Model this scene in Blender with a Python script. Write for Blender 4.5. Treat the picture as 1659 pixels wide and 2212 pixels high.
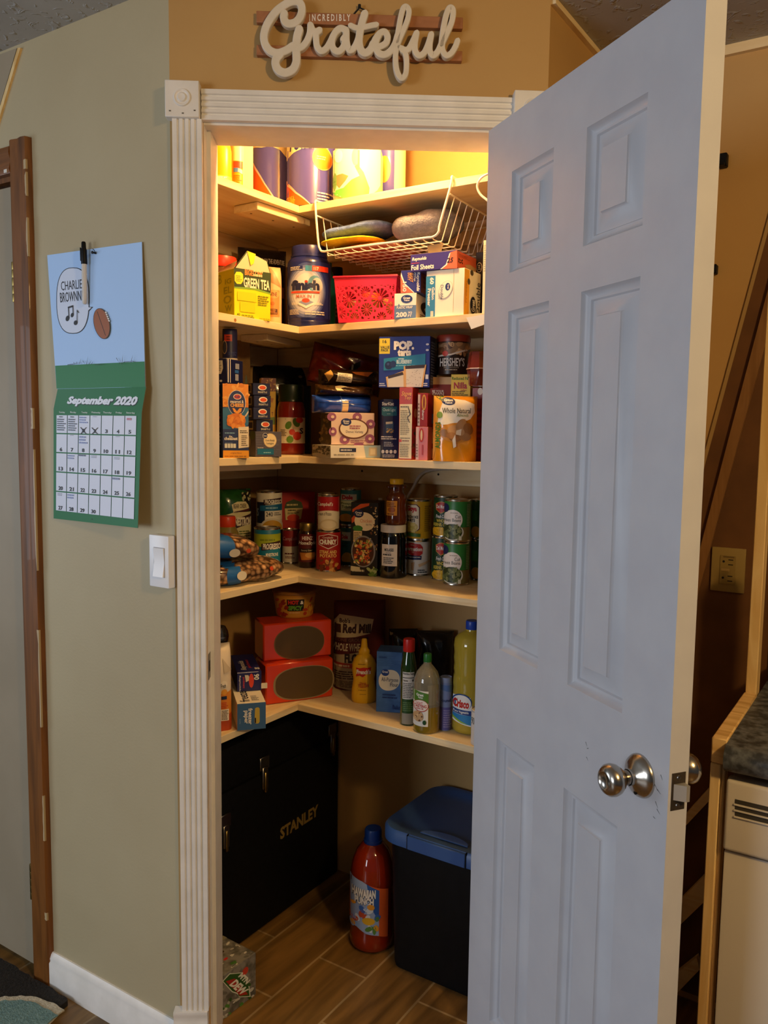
import bpy, bmesh, math, random
import numpy as np
from mathutils import Vector, Matrix
random.seed(7)
for o in list(bpy.data.objects): bpy.data.objects.remove(o)
S = bpy.context.scene
COL = S.collection

# ------------------------------------------------------------------ camera
F_PX, PITCH, ROLL = 1787.64, math.radians(5.5698), math.radians(0.7486)
A_U, A_F, A_D = math.radians(32.9459), math.radians(87.7635), math.radians(-20.4168)
H = 1.455                                   # eye height
cp, sp, cr, sr = math.cos(PITCH), math.sin(PITCH), math.cos(ROLL), math.sin(ROLL)
M = np.array([[cr, -sr, 0], [sr, cr, 0], [0, 0, 1]]) @ np.array([[1, 0, 0], [0, cp, -sp], [0, sp, cp]])
def dirw(az): return np.array([math.sin(az - A_U), math.cos(az - A_U)])
ER, EF = dirw(math.pi / 2), dirw(0)
def l2w(l): return Vector((l[0] * ER[0] + l[2] * EF[0], l[0] * ER[1] + l[2] * EF[1], -l[1]))
cam_d = bpy.data.cameras.new('camera'); cam = bpy.data.objects.new('camera', cam_d); COL.objects.link(cam)
cam_d.sensor_fit = 'VERTICAL'; cam_d.sensor_height = 36; cam_d.sensor_width = 27
cam_d.lens = F_PX / 2212 * 36
cx_, cy_, cz_ = l2w(M[0]), -l2w(M[1]), -l2w(M[2])
cam.matrix_world = Matrix(((cx_.x, cy_.x, cz_.x, 0), (cx_.y, cy_.y, cz_.y, 0), (cx_.z, cy_.z, cz_.z, H), (0, 0, 0, 1)))
cam_d.clip_start = 0.02
S.camera = cam

# ------------------------------------------------------------------ light, sky, exposure
S.view_settings.view_transform = 'Standard'; S.view_settings.look = 'None'
S.view_settings.gamma = 1; S.view_settings.exposure = 0.0; S.view_settings.use_curve_mapping = False
W = bpy.data.worlds.new('world'); S.world = W; W.use_nodes = True
W.node_tree.nodes['Background'].inputs[0].default_value = (0.80, 0.88, 1.0, 1)
W.node_tree.nodes['Background'].inputs[1].default_value = 0.05
def area(name, loc, target, sx, sy, power, col):
    d = bpy.data.lights.new(name, 'AREA'); d.shape = 'RECTANGLE'; d.size = sx; d.size_y = sy; d.energy = power; d.color = col
    o = bpy.data.objects.new(name, d); COL.objects.link(o); o.location = loc
    o.rotation_euler = (Vector(target) - Vector(loc)).to_track_quat('-Z', 'Y').to_euler(); return o
def point(name, loc, power, col, r=0.05):
    d = bpy.data.lights.new(name, 'POINT'); d.energy = power; d.color = col; d.shadow_soft_size = r
    o = bpy.data.objects.new(name, d); COL.objects.link(o); o.location = loc; return o
area('daylight_window_light', (-3.9, -0.75, 1.35), (-0.6, 1.4, 1.05), 1.3, 1.3, 21, (0.76, 0.86, 1.0))
area('daylight_rear_window_light', (-2.0, -2.9, 1.4), (-1.0, 1.4, 0.9), 1.4, 1.2, 54, (0.84, 0.90, 1.0))
point('kitchen_ceiling_lamp_light', (0.98, 0.33, 2.18), 70, (1.0, 0.64, 0.26), 0.08)
point('pantry_ceiling_lamp_light', (-1.09, 1.645, 2.27), 23, (1.0, 0.58, 0.21), 0.04)

# ------------------------------------------------------------------ pixel -> place helpers (photo pixels, 1659 x 2212)
def ray(x, y):
    c = np.array([(x - 829.5) / F_PX, (y - 1106) / F_PX, 1.0]); return l2w(M.T @ c)
O = Vector((0, 0, H))
def onZ(x, y, z): r = ray(x, y); return O + r * ((z - H) / r.z)
def onY(x, y, Y): r = ray(x, y); return O + r * (Y / r.y)
def onX(x, y, X): r = ray(x, y); return O + r * (X / r.x)
def onP(x, y, p, n): r = ray(x, y); return O + r * ((Vector(p) - O).dot(n) / r.dot(n))
def fwd(p): return p[0] * EF[0] + p[1] * EF[1]
def mpp(p): return fwd(p) / F_PX
def zat(p, x, y): r = ray(x, y); return H + r.z * fwd(p) / fwd(r)
Zm = dict(A=(440, 290, .20494), B=(740, 290, .20494), C=(440, 500, .18083), D=(700, 500, .21700), E=(450, 690, .15069), F=(660, 700, .24111),
          G=(450, 1010, .18686), H=(720, 1010, .19892), I=(450, 1260, .18083), J=(700, 1290, .21097), K=(450, 1540, .36769), L=(370, 1850, .41591),
          S=(540, 0, .14467), U=(770, 0, .14467), P=(80, 500, .20494), Q=(80, 820, .21698), R=(1420, 1450, .2034), T=(790, 1640, .24857), N=(470, 1840, .23508),
          W=(1420, 1800, .18628), V=(1230, 1580, .28562), X=(0, 0, 1.0))
def px(z, x, y): a = Zm[z]; return a[0] + x * a[2], a[1] + y * a[2]

# ------------------------------------------------------------------ materials
def lin(c):
    c = c.lstrip('#'); v = [int(c[i:i + 2], 16) / 255 for i in (0, 2, 4)]
    return tuple((x / 12.92 if x <= .04045 else ((x + .055) / 1.055) ** 2.4) for x in v) + (1,)
_m = {}
def mat(name, col='#ffffff', rough=.5, metal=0, trans=0, spec=.5, coat=0, ior=1.45, emit=0):
    if name in _m: return _m[name]
    m = bpy.data.materials.new(name); m.use_nodes = True; b = m.node_tree.nodes['Principled BSDF']
    b.inputs['Base Color'].default_value = lin(col); b.inputs['Roughness'].default_value = rough; b.inputs['Metallic'].default_value = metal
    b.inputs['Transmission Weight'].default_value = trans; b.inputs['Specular IOR Level'].default_value = spec
    b.inputs['Coat Weight'].default_value = coat; b.inputs['IOR'].default_value = ior
    _m[name] = m; return m
def nodes(m): return m.node_tree.nodes, m.node_tree.links, m.node_tree.nodes['Principled BSDF']
def coords(m, scale=(1, 1, 1), kind='Object', rot=(0, 0, 0), loc=(0, 0, 0)):
    N, L, b = nodes(m); t = N.new('ShaderNodeTexCoord'); mp = N.new('ShaderNodeMapping'); L.new(t.outputs[kind], mp.inputs[0])
    mp.inputs['Scale'].default_value = scale; mp.inputs['Rotation'].default_value = rot; mp.inputs['Location'].default_value = loc; return mp
def ramp(m, src, stops):
    N, L, b = nodes(m); r = N.new('ShaderNodeValToRGB'); L.new(src, r.inputs[0]); e = r.color_ramp.elements
    while len(e) < len(stops): e.new(.5)
    for i, (p, c) in enumerate(stops): e[i].position = p; e[i].color = lin(c)
    return r
def bump(m, src, strength=.2, dist=.002):
    N, L, b = nodes(m); k = N.new('ShaderNodeBump'); k.inputs['Strength'].default_value = strength; k.inputs['Distance'].default_value = dist
    L.new(src, k.inputs['Height']); L.new(k.outputs[0], b.inputs['Normal']); return k
def noisy(name, c1, c2, scale=(8, 8, 8), detail=6, rough=.6, bstr=.15, bdist=.001, bscale=None, kind='Object', p=(.35, .65), spec=.5, metal=0, coat=0, trans=0):
    if name in _m: return _m[name]
    m = mat(name, c1, rough, metal=metal, spec=spec, coat=coat, trans=trans); N, L, b = nodes(m); mp = coords(m, scale, kind)
    n = N.new('ShaderNodeTexNoise'); n.inputs['Scale'].default_value = 1; n.inputs['Detail'].default_value = detail; L.new(mp.outputs[0], n.inputs[0])
    r = ramp(m, n.outputs[0], [(p[0], c1), (p[1], c2)]); L.new(r.outputs[0], b.inputs['Base Color'])
    if bstr:
        src = n.outputs[0]
        if bscale:
            m2 = coords(m, (bscale,) * 3, kind); n2 = N.new('ShaderNodeTexNoise'); n2.inputs['Scale'].default_value = 1; n2.inputs['Detail'].default_value = 4
            L.new(m2.outputs[0], n2.inputs[0]); src = n2.outputs[0]
        bump(m, src, bstr, bdist)
    return m
def wood(name, c1, c2, axis='X', scale=1.0, rough=.55, coat=0):
    if name in _m: return _m[name]
    m = mat(name, c1, rough, coat=coat); N, L, b = nodes(m)
    sc = {'X': (3, 28, 28), 'Y': (28, 3, 28), 'Z': (28, 28, 3)}[axis]; mp = coords(m, tuple(s * scale for s in sc))
    n = N.new('ShaderNodeTexNoise'); n.inputs['Scale'].default_value = 1; n.inputs['Detail'].default_value = 8; n.inputs['Distortion'].default_value = 1.2; L.new(mp.outputs[0], n.inputs[0])
    r = ramp(m, n.outputs[0], [(.3, c2), (.5, c1), (.72, c2)]); L.new(r.outputs[0], b.inputs['Base Color']); bump(m, n.outputs[0], .08, .001); return m
M_WALL = noisy('wall_paint', '#b6a987', '#b0a280', (3, 3, 3), rough=.55, bstr=.25, bdist=.0012, bscale=160)
M_GOLD = noisy('gold_wall_paint', '#bf9a60', '#b8925a', (3, 3, 3), rough=.6, bstr=.2, bdist=.001, bscale=120)
M_CEIL = noisy('ceiling_texture', '#b2b0ab', '#a6a4a0', (6, 6, 6), rough=.8, bstr=.0, bdist=.006, bscale=45)
def ceil_bump():
    m = M_CEIL; N, L, b = nodes(m); mp = coords(m, (22, 22, 22)); v = N.new('ShaderNodeTexNoise'); v.inputs['Scale'].default_value = 1; v.inputs['Detail'].default_value = 3; v.inputs['Distortion'].default_value = 1.5
    L.new(mp.outputs[0], v.inputs[0]); r = ramp(m, v.outputs[0], [(.56, '#000000'), (.66, '#ffffff')]); bump(m, r.outputs[0], .6, .006)
ceil_bump()
M_TRIM = noisy('trim_paint', '#ebe8e2', '#e2dfd8', (20, 20, 20), rough=.38, bstr=.05)
M_DOOR = noisy('door_paint', '#c4c6cb', '#bfc1c7', (14, 14, 14), rough=.4, bstr=.06, bdist=.0004, bscale=220)
M_PINE = wood('pine_board', '#ecd9b0', '#dcc08c', 'X', .8)
M_PINEY = wood('pine_board_long', '#ecd9b0', '#dcc08c', 'Y', .8)
M_PINEZ = wood('pine_post', '#e8cc94', '#d2aa68', 'Z', .8)
M_STAIN = wood('stained_wood', '#7e4c1a', '#52300c', 'Z', .7, .5, .1)
M_SLAB = noisy('slab_door_paint', '#9c8f78', '#968972', (6, 6, 6), rough=.5, bstr=.05)
M_NICKEL = mat('satin_nickel', '#b9b2a6', .22, 1); M_BRASS = mat('aged_brass', '#a08a50', .35, 1); M_STEEL = mat('zinc_steel', '#8d8a84', .3, 1)
M_DARK = mat('dark_slot', '#0c0a09', .7); M_BLACK = mat('black_plastic', '#0b0b0c', .5, spec=.25)
M_TIN = mat('can_tin', '#c8c2b6', .25, 1)
def floor_mat():
    m = mat('wood_look_tile', '#7a5428', .34); N, L, b = nodes(m)
    mp = coords(m, (1, 1, 1), rot=(0, 0, math.pi / 2)); t = N.new('ShaderNodeTexCoord')
    s = N.new('ShaderNodeSeparateXYZ'); L.new(t.outputs['Object'], s.inputs[0]); c = N.new('ShaderNodeCombineXYZ')
    ax = N.new('ShaderNodeMath'); ax.inputs[1].default_value = 6.0 - 1.728; L.new(s.outputs[1], ax.inputs[0])     # along the plank
    ay = N.new('ShaderNodeMath'); ay.inputs[1].default_value = 1.475 + .159 * 40; L.new(s.outputs[0], ay.inputs[0])
    L.new(ax.outputs[0], c.inputs[0]); L.new(ay.outputs[0], c.inputs[1])
    br = N.new('ShaderNodeTexBrick'); L.new(c.outputs[0], br.inputs[0]); br.offset = .33; br.offset_frequency = 2
    for k, v in (('Scale', 1), ('Mortar Size', .0032), ('Mortar Smooth', .1), ('Bias', 0), ('Brick Width', .6), ('Row Height', .159)): br.inputs[k].default_value = v
    br.inputs['Color1'].default_value = lin('#967440'); br.inputs['Color2'].default_value = lin('#846234'); br.inputs['Mortar'].default_value = lin('#b39a70')
    mp2 = coords(m, (24, 3, 1)); n = N.new('ShaderNodeTexNoise'); n.inputs['Scale'].default_value = 1; n.inputs['Detail'].default_value = 7; n.inputs['Distortion'].default_value = .8; L.new(mp2.outputs[0], n.inputs[0])
    r = ramp(m, n.outputs[0], [(.3, '#9a9a9a'), (.7, '#ffffff')]); mx = N.new('ShaderNodeMix'); mx.data_type = 'RGBA'; mx.blend_type = 'MULTIPLY'; mx.inputs[0].default_value = 1
    L.new(br.outputs[0], mx.inputs[6]); L.new(r.outputs[0], mx.inputs[7]); L.new(mx.outputs[2], b.inputs['Base Color'])
    bump(m, br.outputs['Fac'], -.3, .002); return m
M_FLOOR = floor_mat()
def cm(c):
    """material from a colour code or a material"""
    if not isinstance(c, str): return c
    return mat('print_' + c.lstrip('#'), c, .42)

# ------------------------------------------------------------------ mesh builder
class MB:
    def __init__(s): s.v = []; s.f = []; s.m = []; s.s = []; s.mats = []
    def mi(s, c):
        m = cm(c)
        if m not in s.mats: s.mats.append(m)
        return s.mats.index(m)
    def add(s, vs, fs, c, smooth=False):
        k = len(s.v); i = s.mi(c); s.v += [tuple(v) for v in vs]
        for f in fs: s.f.append([k + j for j in f]); s.m.append(i); s.s.append(smooth)
    def bm(s, b, c, smooth=False, T=None):
        b.verts.index_update(); s.add([(T @ v.co if T else v.co) for v in b.verts], [[v.index for v in f.verts] for f in b.faces], c, smooth); b.free()
    def box(s, x0, x1, y0, y1, z0, z1, c, bev=0, seg=1, T=None, smooth=False):
        b = bmesh.new(); bmesh.ops.create_cube(b, size=1)
        for v in b.verts: v.co = Vector(((x0 + x1) / 2 + v.co.x * (x1 - x0), (y0 + y1) / 2 + v.co.y * (y1 - y0), (z0 + z1) / 2 + v.co.z * (z1 - z0)))
        if bev: bmesh.ops.bevel(b, geom=b.edges[:], offset=bev, segments=seg, affect='EDGES', profile=.6)
        s.bm(b, c, smooth, T); return s
    def prism(s, pts, axis_vec, c, T=None):
        """closed polygon (3d points) extruded by a vector"""
        n = len(pts); a = [Vector(p) for p in pts]; e = Vector(axis_vec); vs = a + [p + e for p in a]
        nrm = sum(((a[i]).cross(a[(i + 1) % n]) for i in range(n)), Vector())
        fl = nrm.dot(e) > 0
        fs = [list(range(n))[::-1] if fl else list(range(n)), [n + i for i in (range(n) if fl else reversed(range(n)))]]
        for i in range(n):
            j = (i + 1) % n; q = [i, j, n + j, n + i]; fs.append(q if fl else q[::-1])
        if T: vs = [T @ v for v in vs]
        s.add(vs, fs, c); return s
    def lathe(s, prof, c, seg=40, ctr=(0, 0, 0), T=None, a0=0, smooth=True):
        """prof [(r,z[,colour])]; colour holds for the band that starts there"""
        cx, cy, cz = ctr; cur = c
        rings = [[(cx + r * math.cos(a0 + 2 * math.pi * i / seg), cy + r * math.sin(a0 + 2 * math.pi * i / seg), cz + z) for i in range(seg)] for r, z, *_ in prof]
        for k in range(len(prof) - 1):
            if len(prof[k]) > 2: cur = prof[k][2]
            vs = rings[k] + rings[k + 1]
            if T: vs = [T @ Vector(v) for v in vs]
            s.add(vs, [[i, (i + 1) % seg, seg + (i + 1) % seg, seg + i] for i in range(seg)], cur, smooth)
        return s
    def tube(s, pts, r, c, seg=8, closed=False):
        P = [Vector(p) for p in pts]; n = len(P); vs = []; up = None
        for i, p in enumerate(P):
            t = (P[(i + 1) % n if closed else min(i + 1, n - 1)] - P[(i - 1) % n if closed else max(i - 1, 0)]).normalized()
            if up is None: up = t.orthogonal().normalized()
            up = (up - t * up.dot(t)).normalized(); w = t.cross(up)
            rr = r[i] if isinstance(r, (list, tuple)) else r
            vs += [p + (up * math.cos(2 * math.pi * k / seg) + w * math.sin(2 * math.pi * k / seg)) * rr for k in range(seg)]
        fs = []
        for i in range(n if closed else n - 1):
            j = (i + 1) % n
            fs += [[i * seg + k, i * seg + (k + 1) % seg, j * seg + (k + 1) % seg, j * seg + k] for k in range(seg)]
        if not closed: fs += [list(range(seg))[::-1], [(n - 1) * seg + k for k in range(seg)]]
        s.add(vs, fs, c, True); return s
    def build(s, name, parent=None, loc=(0, 0, 0), rz=0, weld=True):
        me = bpy.data.meshes.new(name); me.from_pydata(s.v, [], s.f)
        for m in s.mats: me.materials.append(m)
        me.polygons.foreach_set('material_index', s.m); me.polygons.foreach_set('use_smooth', s.s); me.update()
        b = bmesh.new(); b.from_mesh(me)
        if weld: bmesh.ops.remove_doubles(b, verts=b.verts[:], dist=2e-6)
        b.to_mesh(me); b.free()
        try: me.set_sharp_from_angle(angle=math.radians(42))
        except Exception: pass
        o = bpy.data.objects.new(name, me); COL.objects.link(o); o.location = loc; o.rotation_euler = (0, 0, rz); o.parent = parent; return o
def tag(o, label, cat, group=None, kind=None):
    if label: o['label'] = label
    if cat: o['category'] = cat
    if group: o['group'] = group
    if kind: o['kind'] = kind
    return o
def thing(name, label, cat, loc=(0, 0, 0), rz=0, group=None):
    o = bpy.data.objects.new(name, None); COL.objects.link(o); o.location = loc; o.rotation_euler = (0, 0, rz); o.empty_display_size = .05
    return tag(o, label, cat, group)
def struct(name, mb, label=None, cat=None, parent=None):
    o = mb.build(name, parent); 
    if parent is None: o['kind'] = 'structure'
    return tag(o, label, cat)
def smooth_path(p, n=6):
    P = [Vector(q) for q in p]; P = [P[0] * 2 - P[1]] + P + [P[-1] * 2 - P[-2]]; out = []
    for i in range(1, len(P) - 2):
        a, b, c, d = P[i - 1:i + 3]
        for k in range(n):
            t = k / n; out.append(.5 * ((2 * b) + (c - a) * t + (2 * a - 5 * b + 4 * c - d) * t * t + (3 * b - a - 3 * c + d) * t ** 3))
    out.append(P[-2]); return out

# ------------------------------------------------------------------ printing on faces
_t = {}
def text2d(s, bold=0, shear=0):
    k = (s, bold, shear)
    if k in _t: return _t[k]
    c = bpy.data.curves.new('t', 'FONT'); c.body = s; c.size = 1; c.shear = shear; c.offset = bold; c.resolution_u = 2
    o = bpy.data.objects.new('t', c); COL.objects.link(o); bpy.context.view_layer.update()
    e = o.evaluated_get(bpy.context.evaluated_depsgraph_get()); me = e.to_mesh()
    vs = [(v.co.x, v.co.y) for v in me.vertices]; fs = [list(p.vertices) for p in me.polygons]; e.to_mesh_clear()
    bpy.data.objects.remove(o); bpy.data.curves.remove(c)
    x0, x1 = min(v[0] for v in vs), max(v[0] for v in vs); y0, y1 = min(v[1] for v in vs), max(v[1] for v in vs)
    vs = [((x - x0) / (x1 - x0), (y - y0) / (y1 - y0)) for x, y in vs]; _t[k] = (vs, fs); return _t[k]
def homog(q):
    """photo quad TL,TR,BR,BL -> (u,v), v up"""
    if len(q) == 4 and not isinstance(q[0], (tuple, list)):
        x0, y0, x1, y1 = q; return lambda x, y: ((x - x0) / (x1 - x0), 1 - (y - y0) / (y1 - y0))
    A, B = [], []
    for (x, y), (u, v) in zip(q, ((0, 1), (1, 1), (1, 0), (0, 0))):
        A += [[x, y, 1, 0, 0, 0, -u * x, -u * y], [0, 0, 0, x, y, 1, -v * x, -v * y]]; B += [u, v]
    h = np.linalg.solve(np.array(A, float), np.array(B, float))
    def f(x, y): w = h[6] * x + h[7] * y + 1; return ((h[0] * x + h[1] * y + h[2]) / w, (h[3] * x + h[4] * y + h[5]) / w)
    return f
LAYER = .00016
def draw(mb, els, q, mapf, cut=0, base=.0003):
    """els in the pixels of quad q; mapf(u,v,off) -> point"""
    hm = homog(q); rnd = random.Random(3)
    for li, e in enumerate(els):
        off = base + li * LAYER; k = e[0]; sets = []
        def boxuv(x0, y0, x1, y1):
            cx, cy = (x0 + x1) / 2, (y0 + y1) / 2; c = hm(cx, cy); a = hm(x0, cy); b = hm(x1, cy); t = hm(cx, y0); d = hm(cx, y1)
            w = abs(b[0] - a[0]); h = abs(t[1] - d[1]); return c[0] - w / 2, c[1] - h / 2, c[0] + w / 2, c[1] + h / 2
        if k == 'r':
            u0, v0, u1, v1 = boxuv(*e[1:5]); col = e[5]; sets.append(([(u0, v0), (u1, v0), (u1, v1), (u0, v1)], [[0, 1, 2, 3]]))
        elif k == 'e':
            cx, cy, rx, ry, col = e[1:6]; u0, v0, u1, v1 = boxuv(cx - rx, cy - ry, cx + rx, cy + ry); n = 32; rot = math.radians(e[6]) if len(e) > 6 else 0
            if rot:
                pts = [hm(cx + rx * math.cos(t) * math.cos(rot) - ry * math.sin(t) * math.sin(rot), cy + rx * math.cos(t) * math.sin(rot) + ry * math.sin(t) * math.cos(rot)) for t in [-2 * math.pi * i / n for i in range(n)]]
            else: pts = [((u0 + u1) / 2 + (u1 - u0) / 2 * math.cos(2 * math.pi * i / n), (v0 + v1) / 2 + (v1 - v0) / 2 * math.sin(2 * math.pi * i / n)) for i in range(n)]
            sets.append((pts, [list(range(n))]))
        elif k == 'p':
            pts = [hm(*p) for p in e[1]]; col = e[2]
            ar = sum(pts[i][0] * pts[(i + 1) % len(pts)][1] - pts[(i + 1) % len(pts)][0] * pts[i][1] for i in range(len(pts)))
            if ar < 0: pts = pts[::-1]
            sets.append((pts, [list(range(len(pts)))]))
        elif k in 'tvw':
            s, x0, y0, x1, y1, col = e[1:7]; bold = e[7] if len(e) > 7 else 0.012; sh = e[8] if len(e) > 8 else 0
            u0, v0, u1, v1 = boxuv(x0, y0, x1, y1); vs, fs = text2d(s, bold, sh)
            if k == 't': vs = [(u0 + (u1 - u0) * x, v0 + (v1 - v0) * y) for x, y in vs]
            elif k == 'v': vs = [(u1 - (u1 - u0) * y, v0 + (v1 - v0) * x) for x, y in vs]
            else: vs = [(u0 + (u1 - u0) * y, v1 - (v1 - v0) * x) for x, y in vs]
            sets.append((vs, fs))
        elif k == 'l':
            x0, y0, x1, y1, n, col = e[1:7]; u0, v0, u1, v1 = boxuv(x0, y0, x1, y1); hh = (v1 - v0) / n
            for i in range(n):
                x = u0; end = u0 + (u1 - u0) * rnd.uniform(.7, 1)
                while x < end - 1e-6:
                    w = min((u1 - u0) * rnd.uniform(.1, .3), end - x); vb = v1 - (i + .75) * hh
                    sets.append(([(x, vb), (x + w, vb), (x + w, vb + hh * .5), (x, vb + hh * .5)], [[0, 1, 2, 3]])); x += w + (u1 - u0) * .03
        elif k == 'b':      # blobs: (x0,y0,x1,y1,n,size,[colours])
            x0, y0, x1, y1, n, sz, cols = e[1:8]
            for i in range(n):
                cx, cy = rnd.uniform(x0, x1), rnd.uniform(y0, y1); a = rnd.uniform(0, 3.14); r1, r2 = sz * rnd.uniform(.6, 1.1), sz * rnd.uniform(.3, .7); col = cols[i % len(cols)]
                pts = [hm(cx + r1 * math.cos(t) * math.cos(a) - r2 * math.sin(t) * math.sin(a), cy + r1 * math.cos(t) * math.sin(a) + r2 * math.sin(t) * math.cos(a)) for t in [-2 * math.pi * j / 12 for j in range(12)]]
                _emit(mb, pts, [list(range(12))], mapf, off + i * 4e-6, col, cut)
            continue
        for vs, fs in sets: _emit(mb, vs, fs, mapf, off, col, cut)
def _emit(mb, vs, fs, mapf, off, col, cut):
    if cut:
        b = bmesh.new(); bv = [b.verts.new((x, y, 0)) for x, y in vs]
        for f in fs:
            try: b.faces.new([bv[i] for i in f])
            except Exception: pass
        bmesh.ops.triangulate(b, faces=b.faces[:])
        x0 = min(v[0] for v in vs); x1 = max(v[0] for v in vs); y0 = min(v[1] for v in vs); y1 = max(v[1] for v in vs)
        for i in range(1, cut):
            u = i / cut
            if x0 < u < x1: bmesh.ops.bisect_plane(b, geom=b.verts[:] + b.edges[:] + b.faces[:], plane_co=(u, 0, 0), plane_no=(1, 0, 0), dist=1e-6)
        if cut < 0:
            for i in range(1, -cut):
                u = i / -cut
                if x0 < u < x1: bmesh.ops.bisect_plane(b, geom=b.verts[:] + b.edges[:] + b.faces[:], plane_co=(u, 0, 0), plane_no=(1, 0, 0), dist=1e-6)
                if y0 < u < y1: bmesh.ops.bisect_plane(b, geom=b.verts[:] + b.edges[:] + b.faces[:], plane_co=(0, u, 0), plane_no=(0, 1, 0), dist=1e-6)
        b.verts.index_update(); vs = [(v.co.x, v.co.y) for v in b.verts]; fs = [[v.index for v in f.verts] for f in b.faces]; b.free()
    mb.add([mapf(u, v, off) for u, v in vs], fs, col)

# ================================================================== THE SETTING
CEIL = 2.357
P1 = Vector((-1.3508, 1.2499, 0)); NS = Vector((dirw(A_F)[0], dirw(A_F)[1], 0)); NF = Vector((-NS.y, NS.x, 0))
TF = Matrix(((NS.x, NF.x, 0, P1.x), (NS.y, NF.y, 0, P1.y), (0, 0, 1, 0), (0, 0, 0, 1)))       # pantry front wall: s along, o into the pantry
YC, YB, XL, XR, XRI = 1.25, 2.13, -1.81, -.711, -.80
ZT = [0, 2.057, 1.737, 1.383, 1.047, .676]; SX, SY = -1.452, 1.80                              # shelf tops, shelf front edges
struct('floor', MB().box(-4.2, 2.6, -3.2, 2.23, -.05, 0, M_FLOOR))
struct('ceiling', MB().box(-4.2, 2.6, -3.2, 2.23, CEIL, CEIL + .05, M_CEIL))
w = MB(); w.box(-1.885, P1.x, YC, 1.34, 0, CEIL, M_WALL); w.box(-2.75, -1.885, YC, 1.34, 2.065, CEIL, M_WALL); w.box(-4.2, -2.75, YC, 1.34, 0, CEIL, M_WALL); struct('wall_calendar', w)
w = MB(); w.box(0, .069, 0, .10, 0, CEIL, M_GOLD, T=TF); w.box(.069, .713, 0, .10, 2.093, CEIL, M_GOLD, T=TF); w.box(.713, .787, 0, .10, 0, CEIL, M_GOLD, T=TF); struct('wall_front', w)
struct('wall_back', MB().box(-1.90, 2.6, YB, YB + .1, 0, CEIL, M_GOLD))
struct('wall_left', MB().box(XL - .09, XL, 1.34, YB, 0, CEIL, M_GOLD))
struct('wall_right', MB().box(XRI, XR, 1.704, YB, 0, CEIL, M_GOLD))
struct('trim_1', MB().box(XR, XR + .012, 1.71, YB, CEIL - .012, CEIL, M_PINEY))
struct('trim_2', MB().box(XR + .012, 2.6, YB - .014, YB, CEIL - .022, CEIL, M_PINE))
# calendar wall baseboard
pf = [(0, 0), (.014, 0), (.014, .066), (.011, .072), (.012, .078), (.008, .088), (.004, .093), (0, .093)]
struct('baseboard_left', MB().prism([(-1.832, YC - a, b) for a, b in pf], (-1.3555 + 1.832, 0, 0), M_TRIM))
# fluted casings, plinths, corner blocks, head casing
def flute(w0, w1, t, n=5):
    pts = [(w0, 0)]; d = (w1 - w0) / n
    for i in range(n):
        a = w0 + i * d
        pts += [(a + .0012 if i else a, -t + (.004 if i else .0)), (a + .003, -t), (a + d - .003, -t), (a + d - (.0012 if i < n - 1 else 0), -t + (.004 if i < n - 1 else 0))]
    return pts + [(w1, 0)]
def casing(name, s0, s1, z0, z1): struct(name, MB().prism([(s, o, z0) for s, o in flute(s0, s1, .018)], (0, 0, z1 - z0), M_TRIM, T=TF))
casing('trim_3', .008, .068, .134, 2.088); casing('trim_4', .714, .774, .134, 2.088)
hc = MB(); hc.prism([(.067, o, s) for s, o in flute(2.088, 2.149, .015)], (.647, 0, 0), M_TRIM, T=TF); struct('trim_5', hc)
for nm, s0, s1 in (('trim_6', -.011, .066), ('trim_7', .715, .790)):
    p = MB(); p.prism([(s0, 0, z) if False else (s0, -o, z) for o, z in [(0, 0), (.024, 0), (.024, .10), (.020, .108), (.021, .122), (.024, .128), (.023, .134), (0, .134)]], (s1 - s0, 0, 0), M_TRIM, T=TF); struct(nm, p)
for nm, s0, s1 in (('trim_8', -.004, .065), ('trim_9', .712, .787)):
    p = MB(); p.box(s0, s1, -.027, 0, 2.088, 2.160, M_TRIM, .0012, T=TF)
    R = TF @ Matrix.Translation(((s0 + s1) / 2, -.027, 2.126)) @ Matrix.Rotation(math.pi / 2, 4, 'X')
    p.lathe([(.018, 0), (.0165, .003), (.0145, .0032), (.012, .001), (.010, .001), (.0075, .0042), (.004, .0036), (0, .003)], M_TRIM, 36, T=R)
    for a, b in ((.008, .010), (.034, .006), (.058, .012)): p.box(s0 + a, s0 + a + .004, -.0275, -.026, 2.088 + b, 2.0905 + b, '#6a655c', T=TF)
    struct(nm, p)
# jambs with door stops
j = MB(); j.box(.058, .0695, .0005, .125, 0, 2.095, M_TRIM, T=TF); j.box(.0695, .0775, .035, .125, 0, 2.083, M_TRIM, T=TF); jl = struct('trim_10', j)
st = MB(); z0 = 1.02
c = TF.inverted() @ onP(457, 1437, TF @ Vector((0, .02, 0)), NF)
st.box(.0693, .0703, .002, .030, c.z - .029, c.z + .029, M_STEEL, .0004, T=TF); st.box(.0702, .0706, .009, .021, c.z - .012, c.z + .012, M_DARK, T=TF); struct('strike_plate', st, parent=jl)
j = MB(); j.box(.703, .7145, .0005, .125, 0, 2.095, M_TRIM, T=TF); j.box(.695, .703, .035, .125, 0, 2.083, M_TRIM, T=TF); struct('trim_11', j)
j = MB(); j.box(.0695, .703, .0005, .125, 2.083, 2.095, M_TRIM, T=TF); struct('trim_12', j)

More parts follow.
